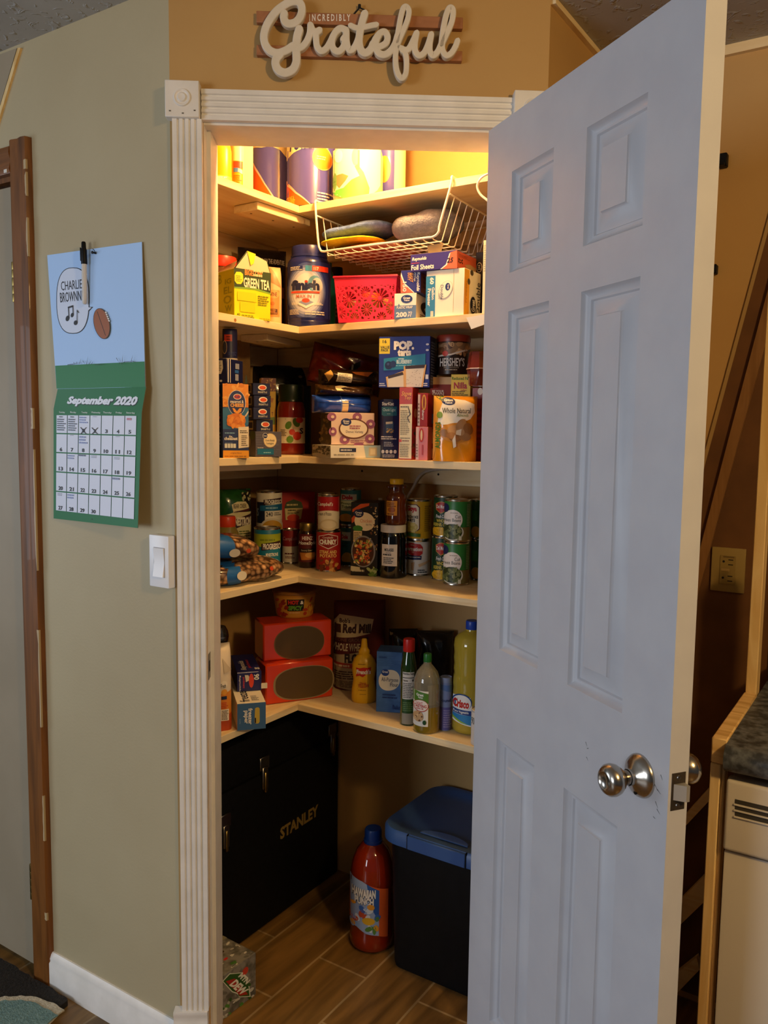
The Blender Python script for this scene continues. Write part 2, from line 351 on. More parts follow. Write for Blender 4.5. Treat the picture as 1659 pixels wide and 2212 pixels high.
# ------------------------------------------------------------------ open pantry door
DD = Vector((*dirw(A_D + math.pi), 0)); ND = Vector((-DD.y, DD.x, 0)); HP = Vector((-.7856, 1.5814, 0))
TD = Matrix(((DD.x, ND.x, 0, HP.x), (DD.y, ND.y, 0, HP.y), (0, 0, 1, 0), (0, 0, 0, 1)))       # s from the hinges, o through the leaf (0 = face that shows)
SB = [.006, .108, .258, .359, .515, .630]; ZB = [.012, .205, .829, 1.0160, 1.692, 1.766, 1.957, 2.065]; TH = .035
RINGS = [(0, 0), (.003, .005), (.010, .0105), (.0145, .0105), (.017, .0140), (.021, .0140), (.043, .0060), (.0460, .0005)]
d = MB()
for side in (0, 1):
    def q(s, o, z): return (s, o if side == 0 else TH - o, z)
    for i in range(5):
        for k in range(7):
            s0, s1, za, zb = SB[i], SB[i + 1], ZB[k], ZB[k + 1]
            vs, fs = [], []
            if i in (1, 3) and k in (1, 3, 5):
                for ins, dep in RINGS: vs += [q(s0 + ins, dep, za + ins), q(s1 - ins, dep, za + ins), q(s1 - ins, dep, zb - ins), q(s0 + ins, dep, zb - ins)]
                for r in range(len(RINGS) - 1): fs += [[4 * r + a, 4 * r + (a + 1) % 4, 4 * r + 4 + (a + 1) % 4, 4 * r + 4 + a] for a in range(4)]
                e = 4 * (len(RINGS) - 1); fs.append([e, e + 1, e + 2, e + 3])
            else: vs = [q(s0, 0, za), q(s1, 0, za), q(s1, 0, zb), q(s0, 0, zb)]; fs = [[0, 1, 2, 3]]
            if side: fs = [f[::-1] for f in fs]
            d.add([TD @ Vector(v) for v in vs], fs, M_DOOR)
s0, s1, za, zb = SB[0], SB[-1], ZB[0], ZB[-1]
c8 = [TD @ Vector(v) for v in ((s0, 0, za), (s1, 0, za), (s1, TH, za), (s0, TH, za), (s0, 0, zb), (s1, 0, zb), (s1, TH, zb), (s0, TH, zb))]
d.add(c8, [[3, 2, 1, 0], [4, 5, 6, 7], [1, 2, 6, 5], [0, 4, 7, 3]], M_DOOR)
for (x, y, l, a) in ((.42, .935, .008, .9), (.425, .925, .006, -.4), (.424, .91, .007, .7), (.60, .935, .010, .8), (.606, .93, .009, .5), (.603, .91, .010, .9), (.607, .90, .009, .6), (.60, .885, .005, .3), (.612, .955, .008, 1.0)):   # scuffs
    v = Vector((math.cos(a), 0, -math.sin(a))); u = Vector((v.z, 0, -v.x)) * .0006; p0 = Vector((x, -.0002, y)); d.add([TD @ (p0 - u), TD @ (p0 + v * l - u * .3), TD @ (p0 + v * l + u * .3), TD @ (p0 + u)], [[0, 1, 2, 3]], '#4a4a4c')
leaf = struct('door_1', d, 'white six panel door standing open beside the pantry doorway', 'door')
KR = [(.0335, 0), (.0335, .003), (.0315, .0065), (.024, .012), (.015, .0165), (.0125, .019), (.0125, .024)]; KN = [(.0115, .0225), (.0115, .031), (.0135, .0345), (.0185, .0390), (.0230, .0455), (.0248, .052), (.0240, .0585), (.0195, .0645), (.0140, .0662), (.0125, .0652), (.0100, .0632), (0, .0628)]
KC = TD.inverted() @ onP(1384, 1675, HP, ND)
for nm, off, sg in (('inner_knob', 0, 1), ('outer_knob', TH, -1)):
    k = MB(); R = TD @ Matrix.Translation((KC.x, off, KC.z)) @ Matrix.Rotation(math.pi / 2 * sg, 4, 'X'); k.lathe(KN, M_NICKEL, 48, T=R)
    ko = k.build(nm, leaf); k = MB(); k.lathe(KR, M_NICKEL, 48, T=R)
    if sg == 1: k.lathe([(.0035, .009), (.0035, .0125), (0, .0125)], M_DARK, 12, (.004, -.0235, 0), T=R)
    k.build('knob_rose', ko)
e = MB(); lz = (TD.inverted() @ onP(1466, 1709, TD @ Vector((SB[-1], 0, 0)), DD)).z
e.box(SB[-1] - .001, SB[-1] + .0008, .005, .030, lz - .0285, lz + .0285, noisy('worn_latch', '#2a231c', '#3e352a', (60, 60, 60), rough=.5), .0004, T=TD)
for dz in (-.021, .021): e.lathe([(.0038, 0), (.003, .0012), (0, .0014)], M_STEEL, 16, T=TD @ Matrix.Translation((SB[-1] + .0008, .0175, lz + dz)) @ Matrix.Rotation(math.pi / 2, 4, 'Y'))
lp = e.build('latch_plate', leaf); e = MB(); e.prism([(SB[-1] + .0005, .0085, lz - .012), (SB[-1] + .013, .022, lz - .012), (SB[-1] + .013, .028, lz - .012), (SB[-1] + .0005, .028, lz - .012)], (0, 0, .024), mat('bolt_steel', '#b8b6b0', .45, .6), T=TD); e.build('latch_bolt', lp)
for hz in (.25, 1.03, 1.82):
    h = MB(); h.lathe([(0, 0), (.0055, 0), (.0055, .085), (0, .085)], M_NICKEL, 16, T=TD @ Matrix.Translation((SB[0] - .004, TH + .002, hz))); h.box(SB[0] - .0012, SB[0] - .0002, .004, TH, hz, hz + .085, M_NICKEL, T=TD); h.build('hinge', leaf)

# ------------------------------------------------------------------ left doorway: stained casing, slab door
c = MB()
prof = [(0, 0), (0, -.016), (.010, -.019), (.030, -.015), (.048, -.019), (.062, -.017), (.065, -.012), (.065, 0)]
c.prism([(-1.885 + a, YC + b, 0) for a, b in prof], (0, 0, 2.137), M_STAIN)
rf = random.Random(4)
for x, z, h in ((-1.830, 2.062, .022), (-1.8245, 2.0, .055), (-1.8255, 1.86, .09), (-1.828, .185, .02), (-1.8245, 1.1, .3), (-1.8245, .7, .25), (-1.826, 1.45, .05), (-1.8245, .40, .12)):   # flaked paint along the edge
    k = 7; pl = [(x + rf.uniform(-.0015, .0015) * (1 if 0 < i < k else 3), YC - .0178, z + h * i / k) for i in range(k + 1)]
    c.prism(pl + [(-1.8198, YC - .0178, z + h), (-1.8198, YC - .0178, z)], (0, .005, 0), '#b9a27c')
struct('trim_13', c, 'stained wood casing with flaking paint beside the calendar', None)
c = MB(); c.prism([(-1.8851, YC + b, 2.062 + a) for a, b in prof], (-.86, 0, 0), wood('stained_wood_head', '#7e4c1a', '#52300c', 'X', .7, .5, .1)); c.box(-1.905, -1.893, YC - .0195, YC - .017, 2.064, 2.072, '#d8d4cc'); struct('trim_14', c)
c = MB(); c.box(-1.8975, -1.885, YC, 1.34, 0, 2.062, M_STAIN); c.box(-2.75, -1.8975, YC, 1.34, 2.050, 2.062, M_STAIN); c.box(-2.76, -2.735, YC, 1.34, 0, 2.05, M_STAIN); struct('trim_15', c)
c = MB(); c.box(-2.73, -1.8995, YC + .004, YC + .039, .018, 2.040, M_SLAB, .0015); sl = struct('door_2', c, 'plain off-white slab door at the left edge', 'door')
for z0, z1 in ((1.760, 1.857), (.213, .310)):
    h = MB(); n = 5; dz = (z1 - z0) / n
    for i in range(n): h.lathe([(0, 0), (.0062, 0), (.0066, .002), (.0066, dz - .003), (.0062, dz - .001), (0, dz - .001)], M_BRASS, 16, (-1.8985, YC - .0035, z0 + i * dz))
    h.box(-1.8985, -1.886, YC - .0015, YC + .0030, z0, z1, M_DARK); h.build('hinge', sl)
# trim strip and grey patch running down from the ceiling, far left
c = MB(); a, b = onY(38, 103, YC - .006), onY(-30, 330, YC - .006); a2, b2 = onY(44, 103, YC - .006), onY(-24, 330, YC - .006)
c.prism([a, b, b2, a2], (0, .006, 0), M_PINEZ); struct('trim_16', c)
c = MB(); c.prism([onY(36, 104, YC - .003), onY(-26, 127, YC - .003), onY(-26, 316, YC - .003)], (0, .0025, 0), M_SLAB); struct('trim_17', c)

# ------------------------------------------------------------------ shelves and cleats
names = {1: 'top', 2: 'second', 3: 'third', 4: 'fourth', 5: 'lowest'}
def mpine(): return M_PINE
for i in range(1, 6):
    z1 = ZT[i]; z0 = z1 - .019
    b = MB(); b.box(XL, SX, 1.342, YB, z0, z1, M_PINEY, .001)
    if i == 2:
        kp = onX(508, 688, SX); b.lathe([(.0045, .0002), (.0038, .0003), (.0036, .0001), (0, .0001)], '#a8743a', 14, T=Matrix.Translation((SX, kp.y, kp.z - .004)) @ Matrix.Rotation(math.pi / 2, 4, 'Y'))
    tag(b.build('shelf_board'), f'{names[i]} pine shelf board on the left pantry wall', 'shelf', 'pine shelf boards')
    b = MB(); b.box(SX, XRI, SY, YB, z0, z1, M_PINE, .001)
    tag(b.build('shelf_board'), f'{names[i]} pine shelf board on the rear pantry wall', 'shelf', 'pine shelf boards')
    cz = z0 - .062
    b = MB(); b.box(XL + .02, XRI - .002, YB - .02, YB, cz, z0 - .0005, M_PINE, .001)
    for xx in (-1.45, -1.18, -.98): b.lathe([(.0035, .0005), (0, .0006)], M_DARK, 10, T=Matrix.Translation((xx, YB - .02, cz + .03)) @ Matrix.Rotation(math.pi / 2, 4, 'X'))
    tag(b.build('shelf_cleat'), f'pine cleat under the {names[i]} shelf on the rear wall', 'cleat', 'shelf cleats')
    b = MB(); b.box(XL, XL + .02, 1.342, YB - .021, cz, z0 - .0005, M_PINEY, .001)
    tag(b.build('shelf_cleat'), f'pine cleat under the {names[i]} shelf on the left wall', 'cleat', 'shelf cleats')
# splice blocks screwed under three shelf joints
for i, (xa, ya), (xb, yb_), wd, th in ((1, (530, 440), (645, 478), .085, .02), (2, (548, 722), (622, 738), .085, .018), (3, (490, 1008), (612, 1004), .05, .018)):
    z0 = ZT[i] - .0195; A = onZ(xa, ya, z0); B = onZ(xb, yb_, z0)
    if i == 3: A = Vector((-1.56, 1.50, z0)); B = Vector((-1.535, 1.80, z0))
    ln = (B - A).length; ang = math.atan2(B.y - A.y, B.x - A.x)
    b = MB(); b.box(-ln / 2, ln / 2, -wd / 2, wd / 2, -th, 0, M_PINE, .0015)
    for sx in (-.4, 0, .4): b.lathe([(.0035, -.0004), (0, -.0005)], M_DARK, 10, (sx * ln, 0, -th))
    m = (A + B) / 2; tag(b.build('splice_block', None, (m.x, m.y, z0), ang), f'pine splice block screwed under the {names[i]} left shelf', 'wood block')

# ================================================================== ON THE WALLS
PF = lambda o: TF @ Vector((0, o, 0))
def stroke(mb, pts, wd, z, o_front, o_back, c, n=7):
    """flat rounded stroke through photo points, cut from a board"""
    inv = TF.inverted(); P = []
    for x, y in pts: w = inv @ onP(*px(z, x, y), PF(o_front), NF); P.append((w.x, w.z, 0))
    P = smooth_path(P, n); hw = wd * Zm[z][2] * mpp(onP(*px(z, *pts[0]), PF(o_front), NF)) / 2
    secs = []
    for i, p in enumerate(P):
        t = (P[min(i + 1, len(P) - 1)] - P[max(i - 1, 0)]).normalized(); secs.append((p, t, hw))
    a, b = secs[0], secs[-1]; cap = [math.radians(k) for k in (22, 45, 67, 88)]
    secs = [(a[0] - a[1] * hw * math.sin(t), a[1], hw * math.cos(t)) for t in reversed(cap)] + secs + [(b[0] + b[1] * hw * math.sin(t), b[1], hw * math.cos(t)) for t in cap]
    vs = []
    for p, t, h in secs:
        nrm = Vector((-t.y, t.x, 0)); ch = min(.0012, h * .5)
        for a_, o in ((h, o_back), (h, o_front + .0012), (h - ch, o_front), (-h + ch, o_front), (-h, o_front + .0012), (-h, o_back)):
            q = p + nrm * a_; vs.append(TF @ Vector((q.x, o, q.y)))
    fs = []
    for i in range(len(secs) - 1): fs += [[6 * i + k, 6 * i + k + 1, 6 * i + 7 + k, 6 * i + 6 + k] for k in range(5)]
    mb.add(vs, fs, c, True)
sg = thing('word_sign', 'cream script wooden word sign on two brown slats above the doorway', 'sign', TF @ Vector((.39, 0, 2.22)))
base = Matrix.Translation(sg.location)
def sgb(mb, name):
    o = mb.build(name, sg); o.matrix_parent_inverse = base.inverted(); return o
M_SLAT = wood('sign_slat_wood', '#a8714c', '#94603e', 'X', .6)
for za, zb in ((2.282, 2.3045), (2.2185, 2.2385)):
    b = MB(); b.box(.180, .603, -.014, -.0005, za, zb, M_SLAT, .0008, T=TF)
    if za > 2.25:
        draw(b, [('t', 'I N C R E D I B L Y', 885, 210, 1500, 315, '#eee6dc', .025)], (0, 0, 1659, 1244), lambda u, v, off: onP(*px('S', u * 1659, (1 - v) * 1244), PF(-.0142 - off), NF))
    sgb(b, 'slat')
M_LET = noisy('sign_letter_paint', '#e0d6c4', '#d8ceba', (30, 30, 30), rough=.6, bstr=.05)
b = MB()
for z, wd, pts in (
    ('S', 112, [(512, 200), (503, 255), (530, 320), (590, 348), (680, 325), (745, 255), (775, 160), (765, 70), (715, 18), (620, 18), (520, 65), (400, 155), (305, 275), (235, 410), (207, 550), (235, 670), (310, 755), (420, 785), (540, 745), (640, 680)]),
    ('S', 118, [(735, 435), (705, 545), (690, 690), (694, 830), (690, 930), (640, 1030), (535, 1080), (440, 1050), (385, 970), (390, 880), (450, 800)]),
    ('S', 95, [(650, 690), (700, 720), (780, 690), (850, 605), (895, 490), (905, 375)]),
    ('S', 95, [(903, 370), (935, 445), (985, 480), (1035, 445)]), ('S', 92, [(985, 470), (988, 590), (1005, 690), (1065, 755), (1140, 715), (1200, 620), (1260, 500), (1345, 418)]),
    ('S', 95, [(1432, 440), (1345, 418), (1268, 490), (1222, 610), (1245, 720), (1320, 762), (1390, 705), (1420, 610), (1440, 480)]),
    ('S', 60, [(1440, 500), (1400, 540), (1375, 580)]),
    ('S', 90, [(1440, 450), (1445, 620), (1480, 735), (1540, 725), (1600, 620), (1640, 480)]),
    ('U', 108, [(125, 200), (85, 330), (48, 500), (42, 640), (75, 750), (145, 782), (215, 725), (250, 650)]),
    ('U', 80, [(-85, 375), (0, 410), (110, 400), (220, 375), (297, 362)]),
    ('U', 92, [(230, 700), (290, 570), (360, 485), (425, 470), (465, 540), (445, 630), (375, 680), (310, 695)]),
    ('U', 98, [(330, 520), (295, 600), (290, 700), (335, 785), (420, 810), (510, 755), (580, 650), (620, 520)]),
    ('U', 80, [(605, 600), (630, 430), (665, 240), (700, 120), (745, 92), (785, 150), (770, 270), (710, 430), (640, 590), (595, 740), (585, 880), (598, 1020), (640, 1130), (690, 1160), (738, 1090), (750, 950), (742, 830), (705, 735), (650, 705)]),
    ('U', 88, [(690, 745), (780, 725), (845, 610), (900, 490)]), ('U', 88, [(900, 490), (875, 640), (880, 755), (935, 822), (1010, 785), (1070, 665), (1118, 510)]),
    ('U', 88, [(1118, 510), (1095, 660), (1100, 765), (1150, 822), (1215, 765), (1270, 650)]),
    ('U', 84, [(1270, 650), (1300, 420), (1345, 210), (1395, 110), (1440, 130), (1445, 220), (1415, 350), (1340, 520), (1285, 650), (1295, 760), (1350, 822), (1420, 785), (1480, 690), (1512, 605)])):
    kf = globals().get('kf', 0) + 1; stroke(b, pts, wd, z, -.027 - kf * .0001, -.0142, M_LET)
sgb(b, 'script_lettering')
b = MB(); P = [onP(*px('S', x, y), PF(-.008), NF) for x, y in ((1555, 210), (1635, 115), (1715, 150))]; b.tube(P[:2], .0016, M_DARK); b.tube(P[1:], .0016, M_DARK); b.lathe([(0, 0), (.003, 0), (.003, .006), (0, .006)], M_DARK, 10, tuple(P[1])); sgb(b, 'hanging_wire')

# ---- calendar
def patch(q3):
    TL, TR, BR, BL = [Vector(p) for p in q3]; n = ((TR - TL).cross(BL - TL)).normalized()
    if n.y > 0: n = -n
    return lambda u, v, off: (TL * v + BL * (1 - v)) * (1 - u) + (TR * v + BR * (1 - v)) * u + n * off
def gridp(mb, f, c, n=14):
    mb.add([f(i / n, j / n, 0) for j in range(n + 1) for i in range(n + 1)], [[j * (n + 1) + i, j * (n + 1) + i + 1, (j + 1) * (n + 1) + i + 1, (j + 1) * (n + 1) + i] for j in range(n) for i in range(n)], c, True)
cal = thing('wall_calendar', 'open September wall calendar with blue and green pages beside the doorway', 'calendar', (-1.60, YC, 1.86))
cb = Matrix.Translation(cal.location).inverted()
def calb(mb, name):
    o = mb.build(name, cal); o.matrix_parent_inverse = cb; return o
qp = [(107, 250), (1105, 110), (1141, 1640), (206, 1660)]
yy = [YC - .004, YC - .004, YC - .016, YC - .010]; c3 = [onY(*px('P', *q), y) for q, y in zip(qp, yy)]
up = MB(); f = patch(c3); BLK = '#17181c'
gridp(up, f, mat('calendar_sky', '#aed2ff', .5))
gridp(up, lambda u, v, o: f(u, v, 0) + Vector((0, .0025, 0)), '#d8d2c4')
def sup(cx, cy, rx, ry, n=2.6, k=40):
    return [(cx + rx * math.copysign(abs(math.cos(t)) ** (2 / n), math.cos(t)), cy + ry * math.copysign(abs(math.sin(t)) ** (2 / n), math.sin(t))) for t in [2 * math.pi * i / k for i in range(k)]]
els = [('p', [(193, 1428), (400, 1418), (700, 1404), (1134, 1385), (1140, 1638), (207, 1658)], mat('calendar_grass', '#2c7d4b', .5)),
       ('p', sup(384, 745, 176, 356), BLK), ('p', [(540, 816), (598, 818), (544, 878)], BLK), ('p', sup(384, 745, 168, 348), '#d2def4'), ('p', [(535, 823), (584, 824), (538, 866)], '#d2def4'),
       ('t', 'CHARLIE', 258, 532, 482, 632, BLK, 0), ('t', 'BROWNNN', 248, 652, 512, 760, BLK, 0),
       ('e', 330, 940, 19, 30, BLK, 15), ('e', 380, 905, 15, 24, BLK, 15), ('e', 417, 986, 19, 25, BLK, 15), ('p', [(337, 820), (344, 820), (350, 940), (343, 940)], BLK), ('p', [(384, 806), (391, 806), (396, 905), (389, 905)], BLK),
       ('p', [(336, 818), (391, 800), (392, 818), (338, 834)], BLK), ('p', [(432, 850), (437, 848), (436, 985), (430, 985)], BLK), ('p', [(434, 848), (455, 882), (449, 884), (434, 866)], BLK),
       ('e', 697, 996, 84, 164, BLK, -12), ('e', 697, 996, 79, 159, '#9c5a34', -12), ('p', [(648, 870), (652, 868), (740, 1120), (736, 1122)], BLK)]
for k in range(5): els.append(('e', 742 + 9 * k, 880 + 22 * k, 11, 7, '#e8e4dc', 40))
for x0, y0, x1, y1 in ((340, 1420, 480, 1400), (405, 1395, 420, 1420), (440, 1390, 440, 1418), (470, 1410, 487, 1352), (505, 1380, 535, 1420), (545, 1420, 562, 1330), (575, 1412, 600, 1370), (600, 1418, 612, 1385), (860, 1350, 895, 1410), (895, 1412, 905, 1365), (920, 1415, 930, 1310), (935, 1395, 1050, 1378), (1015, 1400, 1035, 1315), (1030, 1385, 1080, 1396), (640, 1420, 760, 1412)):
    dx, dy = x1 - x0, y1 - y0; l = math.hypot(dx, dy); nx, ny = -dy / l * 3, dx / l * 3; els.append(('p', [(x0 - nx, y0 - ny), (x1, y1), (x0 + nx, y0 + ny)], BLK))
draw(up, els, qp, f, cut=-14); calb(up, 'picture_page')
lo = MB(); M_GRN = mat('calendar_green', '#1f7240', .5)
fl, fr = (206, 90), (1085, 70); ml, mr = (165, 292), (1042, 325); bl_, br_ = (165, 1382), (1003, 1478)
A3 = [onY(*px('Q', *fl), YC - .010), onY(*px('Q', *fr), YC - .016)]; B3 = [onY(*px('Q', *ml), YC - .006), onY(*px('Q', *mr), YC - .022)]; C3 = [onY(*px('Q', *bl_), YC - .005), onY(*px('Q', *br_), YC - .036)]
n1, n2 = 6, 1; f1 = patch([A3[0], A3[1], B3[1], B3[0]]); f2 = patch([B3[0], B3[1], C3[1], C3[0]])
for g in (f1, f2):
    gridp(lo, g, M_GRN); gridp(lo, lambda u, v, o: g(u, v, 0) + Vector((0, .0015, 0)), '#d8d2c4')
draw(lo, [('t', 'September 2020', 268, 172, 958, 278, '#0d2416', .07, .22), ('t', 'September 2020', 262, 164, 952, 270, '#e6ebf6', .055, .22)], [fl, fr, mr, ml], f1, cut=-14)
els = []; g0, g1, g2, g3 = (196, 350), (998, 357), (972, 1400), (190, 1308)
def gp(a, b): return tuple((g0[i] * (1 - a) + g1[i] * a) * (1 - b) + (g3[i] * (1 - a) + g2[i] * a) * b for i in (0, 1))
for i, dn in enumerate(('Sunday', 'Monday', 'Tuesday', 'Wednesday', 'Thursday', 'Friday', 'Saturday')):
    x, y = gp((i + .5) / 7, 0); w_ = {9: 46, 8: 42}.get(len(dn), 30); els.append(('t', dn, x - w_, y - 34, x + w_, y - 12, '#dfe8e0', .01))
cells = []
for r in range(5):
    for c in range(7): cells.append(('p', [gp((c + .035) / 7, (r + .03) / 5), gp((c + .975) / 7, (r + .03) / 5), gp((c + .975) / 7, (r + .965) / 5), gp((c + .035) / 7, (r + .965) / 5)], '#dde2f2'))
nums = []; hand = []
for r in range(5):
    for c in range(7):
        d = r * 7 + c - 1
        if 1 <= d <= 30:
            x, y = gp((c + .47) / 7, (r + .82) / 5); w_ = 13 if d < 10 else 22; nums.append(('t', str(d), x - w_, y - 19, x + w_, y + 19, '#14161c', .03))
            if d < 3:
                for s in (-1, 1): hand.append(('p', [(x - 32, y - 34 * s), (x - 26, y - 37 * s), (x + 34, y + 34 * s), (x + 28, y + 36 * s)], '#101014'))
def note(c, r, n, col='#8f9cc8', w0=.1, w1=.85, v0=.08, v1=.3):
    a = gp((c + w0) / 7, (r + v0) / 5); b = gp((c + w1) / 7, (r + v1) / 5); hand.append(('l', a[0], a[1], b[0], b[1], n, col))
for c in (0, 1): note(c, 0, 6, '#5b616e', .12, .9, .2, .85); note(c, 0, 1, '#2a2d34', .3, .7, .07, .16)
note(2, 0, 3, v1=.45); note(2, 1, 3, v1=.5); note(6, 0, 1, '#d08a9a', .2, .7); note(1, 2, 2); note(2, 2, 1, '#6a7088', .02, .9, .02, .14); note(3, 2, 2, '#a9adba', .2, .8, .05, .18); note(5, 2, 2, '#a9adba', .2, .8, .08, .2); note(5, 3, 1, '#8890b0', .05, .9, .06, .2); note(1, 4, 2); note(0, 4, 2, '#a9adba', .2, .7, .08, .2); note(3, 0, 1, '#a9adba', .3, .7, .06, .12); note(1, 1, 1, '#a9adba', .3, .7, .04, .1); note(5, 1, 1, '#a9adba', .3, .7, .04, .1)
def lay(es, base):
    for e in es: draw(lo, [e], [ml, mr, br_, bl_], f2, base=base, cut=-14)
draw(lo, els, [ml, mr, br_, bl_], f2); lay(cells, .0011); lay(nums, .0018); lay(hand, .0024)
draw(lo, [('e', 560, 1392, 6, 7, '#0e3a20')], [ml, mr, br_, bl_], f2); calb(lo, 'date_page')
b = MB(); p = onY(*px('P', 617, 228), YC - .005); b.lathe([(.0022, 0), (.0022, .014), (.0035, .014), (.0035, .0155), (0, .0155)], M_DARK, 12, T=Matrix.Translation((p.x, p.y + .006, p.z)) @ Matrix.Rotation(math.pi / 2, 4, 'X'))
q = onY(*px('P', 575, 188), YC - .003); b.tube(smooth_path([q, (q + p) / 2 + Vector((0, 0, .004)), p], 5), .0007, M_DARK, 6); calb(b, 'nail')
# ---- marker pen on the calendar
a, m_, e = [onY(*px('P', x, y), YC - .016) for x, y in ((490, 108), (498, 345), (503, 768))]
pen = thing('marker_pen', 'grey marker with black cap hanging over the calendar', 'pen', (m_.x, m_.y, e.z)); pb = Matrix.Translation(pen.location).inverted()
def axisT(p, q): d = (q - p).normalized(); return Matrix.Translation(p) @ d.to_track_quat('Z', 'Y').to_matrix().to_4x4(), (q - p).length
T, ln = axisT(m_, a); b = MB(); b.lathe([(0, 0), (.0066, 0), (.0069, .001), (.0066, ln * .62), (.0052, ln * .72), (.0048, ln * .95), (.0035, ln), (0, ln)], M_BLACK, 24, T=T); b.box(.002, .0045, -.0085, -.006, ln * .15, ln * .75, M_BLACK, .0006, T=T); o = b.build('cap', pen); o.matrix_parent_inverse = pb
T, ln = axisT(m_, e); b = MB(); b.lathe([(0, 0), (.0058, 0), (.0060, .004), (.0058, ln * .85), (.0050, ln * .97), (.003, ln), (0, ln)], mat('pen_grey', '#cfccc6', .35), 24, T=T); o = b.build('barrel', pen); o.matrix_parent_inverse = pb
# ---- light switch
p0, p1 = onY(*px('Q', 1112, 1540), YC - .020), onY(*px('Q', 1312, 2085), YC - .020)
sw = thing('light_switch', 'white rocker light switch below the calendar', 'switch', ((p0.x + p1.x) / 2, YC, (p0.z + p1.z) / 2)); M_SW = mat('switch_plastic', '#eeeef0', .25)
hw, hh = (p1.x - p0.x) / 2, (p0.z - p1.z) / 2
b = MB(); b.box(-hw, hw, -.020, -.0004, -hh, hh, M_SW, .003, 2); b.box(-hw * .50, hw * .62, -.0204, -.0195, -hh * .60, hh * .54, '#9a9aa0'); b.build('wall_plate', sw)
b = MB(); x0, x1 = -hw * .46, hw * .58; zt, zm, zb_ = hh * .52, -.002, -hh * .58
b.prism([(x0, -.019, zt), (x0, -.0235, zt), (x0, -.0205, zm), (x0, -.0255, zb_), (x0, -.019, zb_)], (x1 - x0, 0, 0), M_SW); b.build('rocker', sw)

# ================================================================== RUG
M_RUG = noisy('rug_pile_dark', '#0f0c0a', '#2a241c', (140, 140, 140), rough=.95, bstr=.9, bdist=.006, bscale=220, p=(.3, .7)); M_TEAL = noisy('rug_pile_teal', '#5f7f7d', '#7f9c97', (120, 120, 120), rough=.95, bstr=.9, bdist=.006, bscale=220, p=(.3, .7)); M_CRM = noisy('rug_pile_cream', '#b8ad94', '#d2c8b0', (140, 140, 140), rough=.95, bstr=.9, bdist=.006, bscale=220)
def rp(x, y, z): return onZ(x * .28933, 1750 + y * .28933, z)
rug = thing('rug', 'dark rug with teal leaf pattern in the bottom left corner', 'rug', (-2.2, .8, 0))
rb = Matrix.Translation(rug.location).inverted()
def fuzzy(poly, z0, z1, m, name, step=.012):
    """pile as a gently ragged closed slab"""
    r = random.Random(5); out = []
    for i in range(len(poly)):
        a, b2 = Vector(poly[i]), Vector(poly[(i + 1) % len(poly)]); k = max(1, int((b2 - a).length / step)); out += [a + (b2 - a) * (j / k) + Vector((r.uniform(-.003, .003), r.uniform(-.003, .003), 0)) for j in range(k)]
    mb = MB(); mb.prism([(p.x, p.y, z0) for p in out], (0, 0, z1 - z0), m); o = mb.build(name, rug); o.matrix_parent_inverse = rb
fuzzy([(-2.75, 1.222, 0), (-2.75, -.2, 0), (-1.60, -.2, 0), (-1.722, 1.222, 0)], .0005, .016, M_RUG, 'rug_base')
fuzzy([rp(x, y, .02) for x, y in ((-500, 1440), (-200, 1405), (0, 1395), (150, 1388), (300, 1400), (400, 1440), (478, 1488), (350, 1600), (100, 1900), (-500, 1900))], .0161, .020, M_CRM, 'cream_edge')
fuzzy([rp(x, y, .022) for x, y in ((-500, 1475), (-200, 1440), (0, 1425), (150, 1420), (290, 1448), (430, 1530), (330, 1610), (80, 1890), (-500, 1890))], .0201, .0225, M_TEAL, 'teal_leaf')

# ================================================================== KITCHEN CORNER (right)
hb = MB(); M_HB = noisy('brown_hardboard', '#6a4420', '#5c3a1a', (12, 12, 12), rough=.7, bstr=.05); yh = YB - .006
l1, l2 = onY(1740, 181, yh), onY(1425, 1347, yh)
hb.prism([(l1.x, yh, min(l1.z, 2.30)), (l2.x, yh, l2.z), (l2.x, yh, .02), (1.2, yh, .02), (1.2, yh, 2.30)], (0, .0055, 0), M_HB)
hbo = tag(hb.build('hardboard_panel'), 'dark brown hardboard sheet with a slanting cut edge on the kitchen back wall', 'panel')
b = MB(); q1, q2, q3, q4 = onY(1659, 470, yh - .001), onY(1520, 985, yh - .001), onY(1528, 985, yh - .001), onY(1667, 470, yh - .001); e1 = (q1 - q2) * .2; b.prism([q1 + e1, q2 - e1, q3 - e1, q4 + e1], (0, .0012, 0), '#a98a58'); b.build('cut_edge', hbo)
b = MB(); yl = YB - .02; b.prism([onY(x, y, yl) for x, y in ((1690, 507), (1573, 950), (1500, 1232), (1500, 1312), (1596, 950), (1690, 612))], (0, .012, 0), wood('old_lath', '#8a6236', '#70491f', 'Z', .8)); tag(b.build('leaning_lath'), 'brown wooden lath slanting across the hardboard above the outlet', 'lath')
for nm, x0, y0, x1, y1 in (('wall_hook', 1553, 334, 1571, 360), ('wall_hook', 1542, 572, 1549, 592)):
    a, c = onY(x0, y0, YB - .012), onY(x1, y1, YB - .012); b = MB(); b.box(a.x, c.x, YB - .022, YB - .0005, c.z, a.z, M_BLACK, .002); b.box(a.x + .002, c.x - .003, YB - .034, YB - .022, c.z, c.z + .006, M_BLACK, .001)
    tag(b.build(nm), 'larger black hook high on the kitchen back wall' if y0 < 400 else 'small black hook lower on the kitchen back wall', 'hook')
